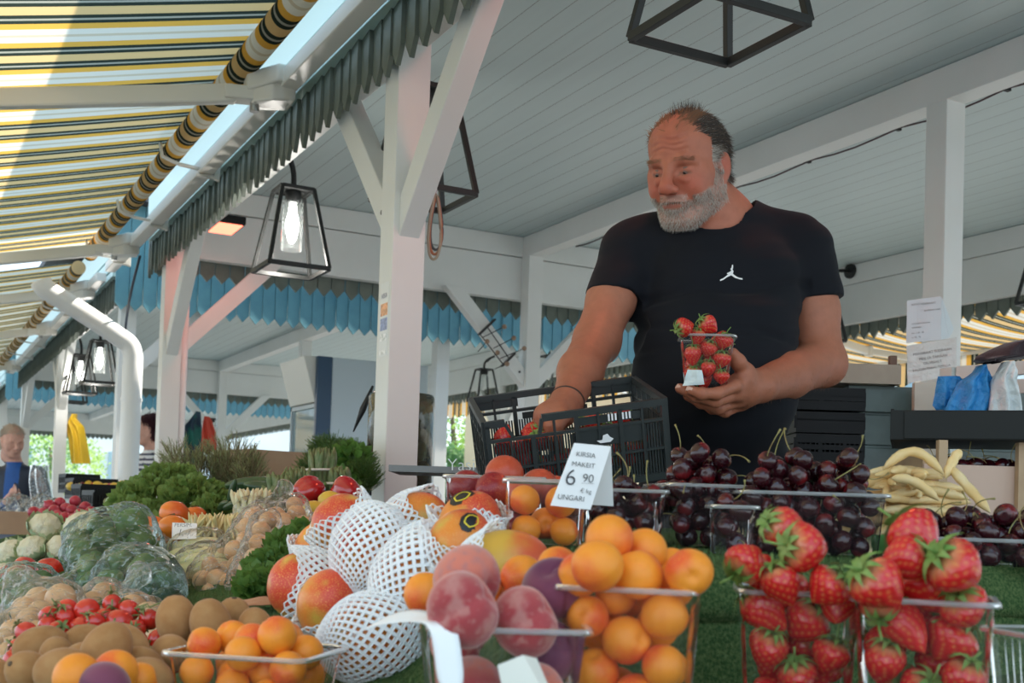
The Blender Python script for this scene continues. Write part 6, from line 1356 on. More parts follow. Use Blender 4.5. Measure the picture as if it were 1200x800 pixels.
onion_bag([(48,705,2.02,1.2),(66,703,2.0,1.3),(30,714,1.98,1.1),(56,721,1.94,1.1),(36,728,1.9,1.1),(20,738,1.86,1.0),(38,746,1.82,1.1),(24,758,1.78,1.2),(70,720,1.95,1.0),(8,752,1.8,1.0),(10,772,1.72,1.1),(28,776,1.7,1.0)], 'large clear onion bag at the left behind the kiwis', None, tail=((18,706,2.0),(10,698,2.0),.03))
onion_bag([(122,697,2.10,1.1),(110,706,2.05,1.0),(128,712,2.02,1.0),(155,712,1.98,1.1),(168,722,1.92,1.15),(145,722,1.92,1.0),(178,736,1.86,1.0),(183,745,1.8,.9),(108,716,2.0,.9)], 'clear bag of onions behind the small tomatoes', None, tail=((140,700,2.05),(150,690,2.08),.025))
# bluish bags with green peppers
def green_bag(pts, lab, tail=None, kind='green_pepper', s=1.0):
    P_ = [[dep(a, b, c), .036*q*s] for a, b, c, q in pts]; relax(P_, 30)
    for q in P_: put(kind, q[0], None, q[1]/.041, 'green pepper inside the %s' % lab, 'pepper', 'green peppers inside the %s' % lab)
    bag_from([(*proj(q[0]), q[1]) for q in P_], lab, BAGB, tail=tail, hh=.007, pad=.010, cr=.007)
green_bag([(143,620,2.62,1.1),(122,622,2.62,1.0),(150,634,2.58,1.1),(128,640,2.55,1.1),(110,645,2.52,1.0),(140,655,2.5,1.1),(118,662,2.46,1.1),(134,672,2.42,1.1),(115,682,2.38,1.0),(100,690,2.3,1.0),(88,695,2.28,.9),(104,628,2.6,.8)], 'tall bluish bag of green peppers right of the tomatoes')
green_bag([(150,662,2.32,.9),(165,672,2.28,1.0),(140,680,2.26,.9),(160,690,2.2,.9),(178,668,2.34,.9),(188,678,2.26,.8)], 'flat bluish bag of green beans under the tilted paper tag', kind='green_pepper')
green_bag([(20,683,2.5,1.0),(42,686,2.46,1.1),(8,695,2.4,1.0),(28,700,2.36,.9),(5,710,2.3,.8)], 'small bluish bag at the left edge before the tomatoes')
green_bag([(172,638,2.78,.9),(185,645,2.74,.8),(160,650,2.7,.8),(178,655,2.66,.7)], 'bluish bag behind the tilted paper tag')
# dark squash
def f_sq(th, ph): r = .055*(1-.10*(.5-.5*math.cos(9*ph))*math.sin(th)-.12*math.exp(-(th/.3)**2)); return sph(r, th, ph, 1,1,.95)
proto('squash', [('squash', globe(f_sq, 72, 26), mat('squash_skin', (.016,.05,.018), .35, spec=.5, noise=(9,(.05,.10,.03),.5,.7)), True)], .055)
put('squash', dep(197,706,2.12), aim(CU*.6+CR*.5-CF*.6), .56, 'dark green ribbed squash half in a bag, beside the turf', 'squash')
bag_from([(192,690,2.14,.034),(178,684,2.16,.028),(170,700,2.12,.025)], 'clear crinkled bag slipping off the dark squash', BAGB, cr=.008)
# corn packs
CORN = mat('pale_corn_husk', (.66,.60,.34), .6, noise=(26,(.46,.52,.24),.4,.7))
def f_corn(th, ph): r = .021*(1+.03*math.sin(14*ph))*(.55+.45*math.sin(th)**.5); return sph(r, th, ph, 1,1,3.9)
proto('corn_cob', [('corn_cob', globe(f_corn, 40, 26), CORN, True)], .021)
for i, (a, b, c, dr) in enumerate(((232,640,2.62,(1,.10,.1)),(228,650,2.56,(1,.06,.2)),(240,657,2.50,(1,.12,.2)),(236,666,2.46,(1,.15,.1)))):
    put('corn_cob', dep(a, b, c), aim(CR*dr[0]+CU*dr[1]-CF*dr[2]), .95, ['corn cob in the upper film pack under the price card','corn cob in the lower edge of the upper film pack','corn cob in the lower film pack','corn cob at the bottom, beside the onions'][i], 'corn', 'corn cobs in film')
bag_from([(212,643,2.6,.022),(232,641,2.6,.024),(252,637,2.6,.022)], 'clear film pack of corn under the price card', BAG, k=.06, cr=.004)
bag_from([(217,660,2.5,.022),(237,659,2.48,.024),(255,652,2.5,.020)], 'clear film pack of corn beside the long onion bag', BAG, k=.06, cr=.004)
# wax beans standing in a small tray, white asparagus bundle
def sticks(name, cen, n, spread, L_, r, mt, lab, cat, dirf, seed=1, tip=True, band=None, grp=None):
    R_ = random.Random(seed); c0 = dep(*cen); rt = empty(name, c0); tag(rt, lab, cat, grp)
    for i in range(n):
        a, q = R_.uniform(0, 6.28), math.sqrt(R_.uniform(0,1)); o = c0+CR*spread[0]*q*math.cos(a)+CF*spread[1]*q*math.sin(a); d = dirf(R_, math.cos(a)*q, math.sin(a)*q).normalized(); l = L_*R_.uniform(.8,1.1); bend = Vector((R_.uniform(-1,1), R_.uniform(-1,1), 0))*l*.10
        m = MB(); pts = [o-d*l*.5+d*l*t+bend*math.sin(PI*t) for t in [k/7 for k in range(8)]]
        m.tube(pts, [r*.8]+[r]*4+([r*1.15,r*1.1,r*.3] if tip else [r,r*.8,r*.2]), 7); m.build('spear' if tip else 'pod', mt, rt, smooth=True)
    if band:
        m = MB(); m.tube([c0+CU*band[0]+(CR*math.cos(t)*(spread[0]+r*1.6)+CF*math.sin(t)*(spread[1]+r*1.6)) for t in [2*PI*k/24 for k in range(24)]], .0035, 6, closed=True); m.build('rubber_band', mat('pale_band', (.70,.66,.60), .6), rt)
    return rt
BEAN2 = mat('pale_yellow_bean', (.72,.60,.27), .5, noise=(30,(.80,.72,.45),.4,.7))
sticks('bean_tray', (250,618,2.80), 60, (.070,.045), .075, .0042, BEAN2, 'heap of thin yellow beans behind the small price card', 'beans', lambda R_, u, v: CU+CR*R_.uniform(-.8,.8)+CF*R_.uniform(-.6,.4), 5, False)
sticks('asparagus_pack', (294,592,2.95), 34, (.040,.030), .085, .0055, mat('white_asparagus', (.70,.66,.42), .5), 'pack of pale yellow pods standing left of the green asparagus', 'beans', lambda R_, u, v: CU+CR*(u*.4+R_.uniform(-.2,.3))+CF*R_.uniform(-.1,.2), 6, True)
bag_from([(288,600,2.92,.024),(300,598,2.92,.026)], 'crinkled clear wrap around the pale pods', BAG, cr=.005)
ASP = mat('green_asparagus', (.11,.17,.055), .5, noise=(60,(.20,.23,.11),.4,.65))
for i, (a, b, c, n, sp_, L_) in enumerate(((330,577,3.05,26,(.034,.026),.105),(346,570,3.12,22,(.030,.022),.10),(376,550,3.2,30,(.030,.022),.115),(318,588,3.0,20,(.028,.02),.08),(397,566,3.15,16,(.024,.02),.09),(360,568,3.25,16,(.024,.02),.09))):
    sticks('asparagus_bunch', (a, b, c), n, sp_, L_, .0062, ASP, ['green asparagus bundle with a pale band, left of the red pepper','asparagus bundle behind the banded one','tallest asparagus bundle above the left red pepper','short asparagus bundle beside the pale pods','asparagus bundle above the right red pepper','asparagus bundle between the tallest one and its left neighbour'][i], 'asparagus', lambda R_, u, v: CU+CR*(.15*u+.04)+CF*.1*v, 10+i, True, band=(-.02 if i == 0 else 0,))
# ------------------------------------------------------------------ herbs
def foliage(name, lab, cat, clumps, lsz, mt, style='broad', seed=1, stemmt=None):
    R_ = random.Random(seed); m = MB(); st = MB(); c0 = dep(*clumps[0][:3]); 
    for (px, py, D, rx, ry, rz, n) in clumps:
        c = dep(px, py, D)
        for _ in range(n):
            u = Vector((R_.gauss(0,1), R_.gauss(0,1), R_.gauss(0,1))); u.normalize(); q = R_.uniform(.55,1.0)**.6; p = c+CR*u.x*rx*q+CU*u.y*ry*q+CF*u.z*rz*q
            if style == 'broad':
                d = (CR*u.x+CU*(u.y*.7+.45)+CF*u.z+Vector((R_.uniform(-.6,.6), R_.uniform(-.6,.6), R_.uniform(-.6,.6)))).normalized(); sd = d.cross(Vector((R_.uniform(-1,1), R_.uniform(-1,1), R_.uniform(-.2,1)))).normalized(); nn = d.cross(sd); L_ = lsz*R_.uniform(.6,1.2); w_ = L_*.42
                vs = [p, p+d*L_*.3+sd*w_+nn*L_*.06, p+d*L_*.55+sd*w_*.75+nn*L_*.02, p+d*L_*.62+sd*w_*.95, p+d*L_-nn*L_*.12, p+d*L_*.62-sd*w_*.95, p+d*L_*.55-sd*w_*.75+nn*L_*.02, p+d*L_*.3-sd*w_+nn*L_*.06, p+d*L_*.5-nn*L_*.06]
                m.add(vs, [(0,1,8),(1,2,8),(2,3,8),(3,4,8),(4,5,8),(5,6,8),(6,7,8),(7,0,8)])
            elif style == 'needle':   # rosemary sprig
                d = (CU*1.0+CR*(u.x*.75+R_.uniform(-.3,.3))+CF*u.z*.5).normalized(); L_ = lsz*R_.uniform(.6,1.3); st.tube([p-d*L_*.6, p, p+d*L_*.6+Vector((R_.uniform(-.01,.01),0,0))], [.0014,.0012,.0006], 4)
                for k in range(22):
                    t = -.5+1.12*k/22; o = p+d*L_*t; a = R_.uniform(0, 6.28); side = (d.orthogonal().normalized()); side = Matrix.Rotation(a, 3, d) @ side; e = (side*.8+d*.75).normalized(); l = .020*R_.uniform(.7,1.1); wv = e.cross(d).normalized()*.0011
                    m.add([o-wv, o+wv, o+e*l], [(0,1,2)])
            else:                      # feathery dill
                d = (CU*.8+CR*(u.x+R_.uniform(-.4,.4))+CF*u.z*.6).normalized(); L_ = lsz*R_.uniform(.6,1.3); st.tube([p, p+d*L_], [.0010,.0005], 3)
                for k in range(16):
                    t = .2+.8*k/16; o = p+d*L_*t; sd = Vector((R_.uniform(-1,1), R_.uniform(-1,1), R_.uniform(-1,1))).normalized(); e = (sd*.9+d*.5).normalized(); l = .020*(1.2-t); wv = e.cross(d).normalized()*.0007
                    m.add([o-wv, o+wv, o+e*l], [(0,1,2)])
    rt = empty(name, c0); tag(rt, lab, cat); m.build('leaves', mt, rt)
    if st.v: st.build('sprigs', stemmt or mt, rt)
    else:
        R_ = random.Random(seed+1)
        for (px, py, D, rx, ry, rz, n) in clumps:
            c = dep(px, py, D)
            for _ in range(max(6, n//40)): a = c+CR*R_.uniform(-.5,.5)*rx+CF*R_.uniform(-.5,.5)*rz-CU*ry; b_ = c+CR*R_.uniform(-.8,.8)*rx+CU*R_.uniform(0,.8)*ry; st.tube([a, a.lerp(b_, .5)+CR*.01, b_], [.002,.0016,.001], 5)
        st.build('stems', stemmt or mt, rt)
    return rt
def leafmat(name, a, b, tr=.25):
    m = mat(name, a, .5, noise=(22, b, .35, .68), spec=.3); nt = m.node_tree; N = nt.nodes; L = nt.links; p = N['Principled BSDF']; o = N['Material Output']; t = N.new('ShaderNodeBsdfTranslucent'); t.inputs[0].default_value = (*[min(1, c*1.6) for c in b], 1); x = N.new('ShaderNodeMixShader'); x.inputs[0].default_value = tr; L.new(p.outputs[0], x.inputs[1]); L.new(t.outputs[0], x.inputs[2]); L.new(x.outputs[0], o.inputs[0]); return m
PAR = leafmat('parsley_leaf', (.05,.13,.025), (.14,.24,.05)); BAS = leafmat('coriander_leaf', (.09,.17,.035), (.22,.32,.09)); ROS = leafmat('rosemary_needle', (.14,.19,.08), (.33,.37,.19)); DIL = leafmat('dill_green', (.05,.12,.03), (.13,.22,.06))
foliage('parsley', 'bunch of dark parsley wedged between the onion bags and the netted mangoes', 'herbs', [(345,648,2.05,.045,.035,.06,420),(322,668,1.95,.040,.030,.06,380),(362,630,2.12,.030,.022,.05,240),(305,684,1.88,.030,.020,.05,260),(300,690,1.85,.020,.014,.04,120),(335,680,1.86,.035,.02,.05,220)], .022, PAR, seed=3)
foliage('coriander', 'wide bunch of fresh green herbs behind the persimmons', 'herbs', [(175,585,3.35,.085,.060,.09,900),(225,585,3.3,.090,.055,.09,900),(200,565,3.45,.09,.045,.09,700),(248,600,3.2,.045,.035,.06,300),(160,605,3.2,.05,.04,.06,400),(180,620,3.15,.05,.03,.05,250),(150,592,3.3,.04,.04,.06,250)], .026, BAS, seed=4)
foliage('rosemary', 'tall bushy rosemary standing behind the green herbs', 'herbs', [(235,556,3.7,.12,.075,.09,230),(272,548,3.7,.09,.08,.09,200),(208,548,3.75,.05,.07,.06,80),(292,562,3.65,.05,.06,.06,90)], .065, ROS, 'needle', seed=5, stemmt=mat('rosemary_twig', (.20,.16,.09), .7))
foliage('dill', 'dark feathery dill bunch left of the big post', 'herbs', [(405,545,3.5,.075,.060,.08,800),(388,530,3.6,.055,.035,.06,420),(425,562,3.4,.04,.045,.06,300),(372,550,3.6,.05,.04,.05,260)], .034, DIL, 'dill', seed=6)
foliage('leaf_celery', 'broad green leaves among the dill beside the big post', 'herbs', [(412,545,3.45,.05,.06,.05,260),(398,570,3.35,.04,.04,.04,160)], .03, leafmat('celery_leaf', (.06,.17,.03), (.14,.28,.06)), seed=7)
# green backing mass of the dark shade plants under the herbs: a planting crate
def plain_box(name, lab, cat, cor, mt, grp=None, part='side', lid=False, t=.006, bot=True):
    """open box from the eight values x0,y0,z0,x1,y1,z1 as panels"""
    x0,y0,z0,x1,y1,z1 = cor; rt = empty(name, ((x0+x1)/2,(y0+y1)/2,z0)); tag(rt, lab, cat, grp)
    for nm, lo, hi in (('front_panel',(x0,y0,z0),(x1,y0+t,z1)),('back_panel',(x0,y1-t,z0),(x1,y1,z1)),('left_panel',(x0,y0+t,z0),(x0+t,y1-t,z1)),('right_panel',(x1-t,y0+t,z0),(x1,y1-t,z1)),('bottom',(x0+t,y0+t,z0),(x1-t,y1-t,z0+t))):
        m = MB(); m.box(lo, hi); m.build(nm, mt, rt, bevel=.001)
    return rt
# ------------------------------------------------------------------ surroundings of the stall
BLKC = mat('black_crate', (.006,.0065,.007), .5, spec=.22); CARDB = mat('cardboard', (.42,.27,.17), .75, noise=(8,(.36,.22,.14),.4,.7))
GREY = mat('grey_green_siding', (.13,.17,.16), .5, noise=(20,(.11,.145,.135),.4,.6))
BACKW = Vector((CF.x, CF.y, 0)).normalized(); RGT = Vector((CR.x, CR.y, 0)).normalized()
def obox(name, lab, cat, c, w, d, z0, z1, mt, rz=0, open_=True, t=.008, grp=None, slots=0):
    """box oriented to its own axes; c = centre of the base front edge"""
    rt = empty(name, (c[0], c[1], z0), rz); tag(rt, lab, cat, grp); h = z1-z0
    for nm, lo, hi in (('front_panel',(-w/2,0,0),(w/2,t,h)),('back_panel',(-w/2,d-t,0),(w/2,d,h)),('left_panel',(-w/2,t,0),(-w/2+t,d-t,h)),('right_panel',(w/2-t,t,0),(w/2,d-t,h)),('bottom',(-w/2+t,t,0),(w/2-t,d-t,t))) + (() if open_ else (('top_panel',(-w/2,0,h),(w/2,d,h+t)),)):
        m = MB()
        if slots and nm in ('front_panel','left_panel','right_panel'):
            x0, y0, _ = lo; x1, y1, _ = hi; along = (x1-x0) > (y1-y0); L_ = (x1-x0) if along else (y1-y0)
            for z in (0, h*.42, h-.022): m.box((x0,y0,z), (x1,y1,z+(.022 if z != h*.42 else .012)))
            n = int(L_/.012)
            for i in range(n+1):
                a = L_*i/n; wd = .003 if i % 5 else .010
                if along: m.box((x0+a-wd/2,y0+.001,.01),(x0+a+wd/2,y1-.001,h-.01))
                else: m.box((x0+.001,y0+a-wd/2,.01),(x1-.001,y0+a+wd/2,h-.01))
        else: m.box(lo, hi)
        m.build(nm, mt, rt, world=False, bevel=.001 if not slots else 0)
    return rt
# crates under and behind the tilted one
p = dep(600, 590, 1.80); obox('crate', 'black crate lying flat under the tilted crate, behind the nectarines', 'crate', p, .26, .20, zs(1.6)+.004, zs(1.6)+.03, BLKC, RZ, slots=1)
p = dep(520, 600, 3.0); obox('crate', 'black crate standing right of the big post', 'crate', p, .55, .35, .82, 1.005, BLKC, RZ, slots=1)
m = MB(); q = dep(535, 553, 3.0); lg = empty('ledge', (q.x, q.y, 1.045)); tag(lg, 'grey ledge above the black crate, right of the big post', 'shelf'); m.bar(q-RGT*.16+Vector((0,0,0)), q+RGT*.30, .30, .016); m.build('board', mat('grey_board', (.22,.24,.25), .5), lg)
m = MB(); m.bar(q+RGT*.0-Vector((0,0,.005)), q-Vector((0,0,q.z)), .05, .05, up=tuple(RGT)); m.build('stand', BLKC, lg)
text('Yasit', dep(524, 551, 2.80), CR, CU, .042, mat('white_lettering', (.85,.9,.9), .5), lg)
# tall jars of shallots around the post
def jar(px, py0, py1, D, r, lab):
    a = dep(px, py1, D); b = dep(px, py0, D); h = b.z-a.z; rt = empty('glass_jar', a); tag(rt, lab, 'jar'); m = MB(); m.lathe([(r*.2,0),(r,.004),(r,h-.01),(r*.96,h)], 32, Matrix.Translation(a)); m.build('glass', clear_plastic('jar_glass', (.42,.52,.44), .04, .03, gloss=.35), rt, smooth=True)
    m = MB(); m.lathe([(r*.3,-.018),(r*1.06,-.018),(r*1.06,-.002),(r*.3,-.002)], 24, Matrix.Translation(a)); m.build('base', BLKC, rt)
    R_ = random.Random(int(px))
    for k in range(46): an = R_.uniform(0,6.28); q = a+Vector((math.cos(an)*(r-.03), math.sin(an)*(r-.03), .03+h*.9*k/46)); put('onion', q, None, 1.0, 'shallot inside the %s' % lab, 'onion', 'shallots inside the %s' % lab)
    return rt
jar(467, 462, 575, 3.78, .108, 'dark glass jar behind the big post')
# folded umbrella
u = MB(); a, b = dep(437, 452, 3.9), dep(414, 506, 3.9); u.tube([a, a.lerp(b,.5), b], [.004,.012,.002], 8); tag(u.build('umbrella', RUBBER, None, smooth=True), 'thin dark folded umbrella leaning left of the big post', 'umbrella')
# cardboard box behind asparagus
p = dep(327, 562, 4.4); obox('cardboard_box', 'open cardboard box behind the asparagus', 'box', p, .26, .30, p.z, p.z+.11, CARDB, RZ+.7)
tb2 = empty('side_table', dep(300, 600, 4.5)); tb2.location.z = 0; tag(tb2, 'table behind the herbs carrying the cardboard box', 'table'); zt2 = dep(327,562,4.4).z
c = tb2.location; m = MB(); m.box((c.x-.05,c.y-.25,zt2-.03),(c.x+.5,c.y+.45,zt2-.002)); m.build('table_top', WOOD, tb2)
for dx, dy in ((-.02,-.2),(.45,-.2),(-.02,.4),(.45,.4)): m = MB(); m.box((c.x+dx-.02,c.y+dy-.02,0),(c.x+dx+.02,c.y+dy+.02,zt2-.03)); m.build('leg', WOOD, tb2)
# refrigerator
fr = ony(384, 500, 8.75); fx, fy = fr.x, 8.75; NAVY = mat('navy_trim', (.02,.06,.12), .35); FGREY = mat('fridge_side', (.50,.58,.62), .4); FG = empty('refrigerator', (fx+.4, fy+.35, 0)); tag(FG, 'tall glass door refrigerator with white header behind the herbs', 'refrigerator'); ft = proj((fx,fy,2))
ztop = onx(384, 419, fx).z; 
m = MB(); m.box((fx+.02,fy,.05),(fx+.85,fy+.70,ztop)); m.build('cabinet', FGREY, FG, bevel=.01)
m = MB(); m.box((fx-.10,fy-.004,.02),(fx+.02,fy+.05,ztop)); m.build('edge_trim', NAVY, FG, bevel=.004)
m = MB(); m.box((fx-.10,fy+.05,ztop-.36),(fx+.02,fy+.70,ztop)); m.v = [(x-(.10*(z-ztop+.36)/.36 if x < fx else 0), y, z) for x, y, z in m.v]; m.build('header', mat('white_header', (.72,.72,.66), .4), FG, bevel=.006)  # plain off-white header panel without emission
m = MB(); m.box((fx-.07,fy+.06,.25),(fx-.05,fy+.68,ztop-.40)); dr = m.build('door', mat('door_glass', (.25,.36,.40), .06, spec=.9), FG); m = MB()
for z0_, z1_ in ((.22,.25),(ztop-.40,ztop-.37)): m.box((fx-.09,fy+.05,z0_),(fx-.04,fy+.70,z1_))
m.box((fx-.09,fy+.05,.22),(fx-.04,fy+.08,ztop-.37)); m.box((fx-.09,fy+.67,.22),(fx-.04,fy+.70,ztop-.37)); m.build('door_frame', FGREY, dr)
for z in (.6,.95,1.3): m = MB(); m.box((fx-.04,fy+.07,z),(fx+.015,fy+.66,z+.015)); m.build('shelf', WHITE2, FG)
# clothes on the far post
def cloth(name, lab, cat, outline, D, mt, thick=.05, grp=None):
    """hanging cloth lofted between left and right edges given per height (px)"""
    rt = empty(name, dep(*[sum(q[i] for q in outline)/len(outline) for i in (1,0)], D) if False else dep((outline[0][1]+outline[0][2])/2, outline[0][0], D)); tag(rt, lab, cat, grp); m = MB(); nx = 16; vs = []; rows = []
    for k in range(len(outline)-1):
        for s_ in range(5): t = s_/5; rows.append([outline[k][i]*(1-t)+outline[k+1][i]*t for i in range(3)])
    rows.append(list(outline[-1]))
    for side in (-1, 1):
        for j, (y, x0, x1) in enumerate(rows):
            for i in range(nx+1):
                u = i/nx; b = math.sin(PI*u)**.5; f = .35*math.sin(u*16+1.5*math.sin(j*.25))*min(1, j/8); vs.append(dep(x0+(x1-x0)*u, y, D)+CF*side*thick*b*(.5)+CF*(thick*.4*f))
    n = (nx+1)*len(rows); fs = []
    for j in range(len(rows)-1):
        for i in range(nx): a = j*(nx+1)+i; fs.append((a, a+1, a+nx+2, a+nx+1)); fs.append((n+a, n+a+nx+1, n+a+nx+2, n+a+1))
    m.add(vs, fs); m.build('cloth', mt, rt, smooth=True); return rt
cloth('jacket', 'dark green jacket hung left of the red one, above the rosemary', 'jacket', [(482,231,234),(492,222,236),(500,214,237),(520,213,237),(548,213,236)], 13.5, mat('green_cloth', (.02,.17,.14), .8, noise=(6,(.02,.05,.09),.45,.55)), .18)
cloth('jacket', 'orange red jacket hung on the far post above the rosemary', 'jacket', [(488,240,245),(494,238,249),(506,236,253),(530,236,254)], 13.3, mat('red_cloth', (.62,.07,.04), .8), .16)
cloth('plastic_bag', 'yellow bag hanging on a white post at the left', 'bag', [(485,85,90),(490,83,89),(495,79,94),(500,78,98),(515,81,101),(543,84,106)], 11.3, mat('yellow_plastic', (.80,.50,.02), .45), .12)
# ------------------------------------------------------------------ right rear: cabinet, crates, paper, bags
pc_ = dep(1043, 560, 3.0); SZ = dep(1040, 452, 3.0).z
cb = empty('cabinet', (pc_.x, pc_.y, 0), RZ); tag(cb, 'grey green plank sided cabinet behind the wax beans', 'cabinet')
m = MB(); zz = 0
while zz < SZ-.10: m.box((-.105,0,zz),(.36,.40,zz+.078)); m.box((-.100,.005,zz+.078),(.355,.395,zz+.086)); zz += .086
m.build('plank_sides', GREY, cb, world=False, bevel=.002); m = MB(); m.box((-.115,-.01,zz),(.37,.41,SZ-.002)); m.build('top_board', GREY, cb, world=False)
# small wooden crate with tomatoes on it
cw = dep(1010, 450, 2.96); wc = empty('wooden_crate', (cw.x, cw.y, SZ), RZ); tag(wc, 'shallow wooden crate on the cabinet beside the raised elbow', 'crate')
for nm, lo, hi in (('front_board',(-.17,0,.0),(.10,.008,.050)),('back_board',(-.17,.24,.0),(.10,.248,.050)),('left_board',(-.17,.008,.0),(-.162,.24,.050)),('right_board',(.092,.008,.0),(.10,.24,.050)),('bottom',(-.162,.008,0),(.092,.24,.006))): m = MB(); m.box(lo, hi); m.build(nm, mat('grey_wood', (.42,.37,.29), .7, noise=(12,(.36,.31,.24),.4,.7)), wc, world=False)
for lo, hi in (((.075,.010,0),(.092,.030,.075)),((.075,.22,0),(.092,.24,.075))): m = MB(); m.box(lo, hi); m.build('corner_block', mat('dark_wood', (.14,.08,.05), .6), wc, world=False)
M_ = Matrix.Translation((cw.x, cw.y, SZ)) @ Matrix.Rotation(RZ, 4, 'Z')
for i, (x, y) in enumerate(((-.09,.05),(-.03,.05),(.03,.06),(-.06,.13),(.02,.14))): put('tomato', M_ @ Vector((x, y, .036)), up_rot(.3), .75, ['red tomato at the left in the wooden crate','red tomato in the middle of the wooden crate','red tomato at the right in the wooden crate','tomato at the back left of the wooden crate','tomato at the back right of the wooden crate'][i], 'tomato', 'tomatoes in the wooden crate')
# stack of black crates behind the man's elbow
for i, (y0, y1) in enumerate(((508,540),(482,507),(453,480))):
    p = dep(972, 560, 2.86); z0 = dep(972, y1, 2.86).z; z1 = dep(972, y0, 2.86).z; obox('crate', ['bottom black crate of the stack behind the elbow','middle black crate of the stack behind the elbow','top black crate of the stack behind the elbow'][i], 'crate', p, .17, .30, z0, z1-.001, BLKC, RZ, slots=1, grp='stacked crates behind the elbow')
p = dep(972, 560, 2.86); z0 = dep(972, 540, 2.86).z; obox('crate', 'black crate carrying the stack behind the elbow', 'crate', p, .17, .30, 0.0, z0-.001, BLKC, RZ, slots=1)
# big dark tray at the right on wooden posts
pt = dep(1043, 515, 2.15); bt = empty('display_tray', (pt.x, pt.y, pt.z), RZ-math.radians(19)); tag(bt, 'large dark tray in front of the hanging bags at the right', 'tray'); DK = mat('dark_grey_plastic', (.013,.0145,.0135), .55, spec=.25); th = .060
for nm, lo, hi in (('front_wall',(0,0,0),(.34,.006,.055)),('left_wall',(0,.006,0),(.006,.26,.058)),('right_wall',(.334,.006,0),(.34,.26,.055)),('back_wall',(.006,.254,0),(.334,.26,.055)),('floor_panel',(.006,.006,0),(.334,.254,.006)),('front_flap',(.024,-.004,.002),(.34,0,.053))):
    m = MB(); m.box(lo, hi); m.build(nm, DK, bt, world=False, bevel=.001)
# cherry box under it with pine corner posts
cx_ = dep(1100, 552, 2.10); cbx = empty('wooden_box', (cx_.x, cx_.y, zs(2.0)), RZ); tag(cbx, 'pine box with cherry stalks under the dark tray', 'box'); hz = pt.z-zs(2.0)
def wz(py, D=2.10): return dep(1100, py, D).z-zs(2.0)
for x in (.0, .145): m = MB(); m.box((x,0,0),(x+.016,.016,hz-.001)); m.build('corner_post', WOOD, cbx, world=False)
m = MB(); m.box((-.02,.018,0),(.19,.026,wz(543))); m.build('front_board', mat('pinkish_card', (.60,.42,.33), .7), cbx, world=False)
m = MB(); m.box((-.02,.026,0),(-.012,.22,wz(530))); m.build('left_board', WOOD, cbx, world=False); m = MB(); m.box((.182,.026,0),(.19,.22,wz(543))); m.build('right_board', WOOD, cbx, world=False); m = MB(); m.box((-.012,.22,0),(.182,.226,wz(525))); m.build('back_board', mat('grey_card', (.33,.36,.37), .7), cbx, world=False); m = MB(); m.box((-.012,.026,0),(.182,.22,.006)); m.build('bottom', WOOD, cbx, world=False)
M_ = Matrix.Translation((cx_.x, cx_.y, zs(2.0))) @ Matrix.Rotation(RZ, 4, 'Z'); hb_ = wz(540)
for i in range(14): q = M_ @ Vector((.01+.026*(i % 7)*.95, .045+.03*(i//7), hb_-.006+.004*(i % 2))); put('cherry%d' % (i % 3), q, up_rot(.9), 1.0, 'cherry in the pine box under the dark tray', 'cherry', 'cherries in the pine box')
m = MB(); m.box((-.010,.028,hb_-.026),(.18,.218,hb_-.020)); m.build('liner', mat('blue_paper', (.10,.25,.42), .6), cbx, world=False)
# rail of white planks with bags and a towel
y_r = 2.9; PLK = mat('white_plank', (.66,.70,.68), .5)
ra, rb = dep(1123, 437, 2.95), dep(1235, 428, 2.75); rl = empty('plank_rail', ra); tag(rl, 'white plank rail behind the hanging bags at the right', 'rail'); m = MB(); m.bar(ra, rb, .02, .032); m.build('upper_plank', PLK, rl)
m = MB(); m.bar(ra-Vector((0,0,.045)), rb-Vector((0,0,.045)), .02, .034); m.build('lower_plank', PLK, rl)
for t in (.03, .97): q = ra.lerp(rb, t); m = MB(); m.box((q.x-.02,q.y+.012,0),(q.x+.02,q.y+.05,q.z+.014)); m.build('stand', PLK, rl)
m = MB(); q0 = dep(1071, 500, 2.93); q1 = dep(1108, 500, 2.90); m.poly([(q0.x,q0.y,0),(q1.x,q1.y,0),(q1.x,q1.y,dep(1100,447,2.9).z),(q0.x,q0.y,dep(1100,447,2.9).z)], tuple(BACKW*.02)); tag(m.build('cream_board', mat('cream_board', (.60,.62,.54), .6)), 'cream board below the paper notices', 'board')
def hangbag(lab, outline, D, mt, thick): return cloth('plastic_bag', lab, 'bag', outline, D, mt, thick)
BLUE = mat('blue_plastic', (.03,.25,.60), .35, spec=.5, noise=(25,(.04,.32,.72),.45,.6), bump=(60,1,.01)); WBAG = mat('white_plastic', (.62,.68,.70), .4, bump=(50,1,.01), noise=(20,(.74,.78,.78),.4,.6))
hangbag('blue plastic bag hanging on the rail at the right', [(428,1147,1152),(436,1141,1157),(448,1124,1163),(458,1117,1164),(470,1110,1164),(488,1103,1161)], 2.62, BLUE, .06)
hangbag('blue plastic bag flap spread left of the hanging blue bag', [(441,1099,1125),(448,1098,1130),(462,1096,1132),(475,1092,1126),(480,1096,1118)], 2.66, BLUE, .03)
hangbag('white plastic bag knotted on the rail, right of the blue bag', [(424,1176,1186),(434,1170,1190),(446,1163,1190),(464,1160,1197),(488,1156,1200)], 2.58, WBAG, .06)
TW = mat('dark_brown_towel', (.045,.028,.032), .95, sheen=.3, bump=(300,.8,.002))
cloth('towel', 'dark brown towel draped over the rail at the upper right', 'towel', [(398,1196,1225),(402,1178,1230),(410,1160,1235),(418,1142,1235),(422,1140,1180),(425,1150,1172)], 2.60, TW, .07)
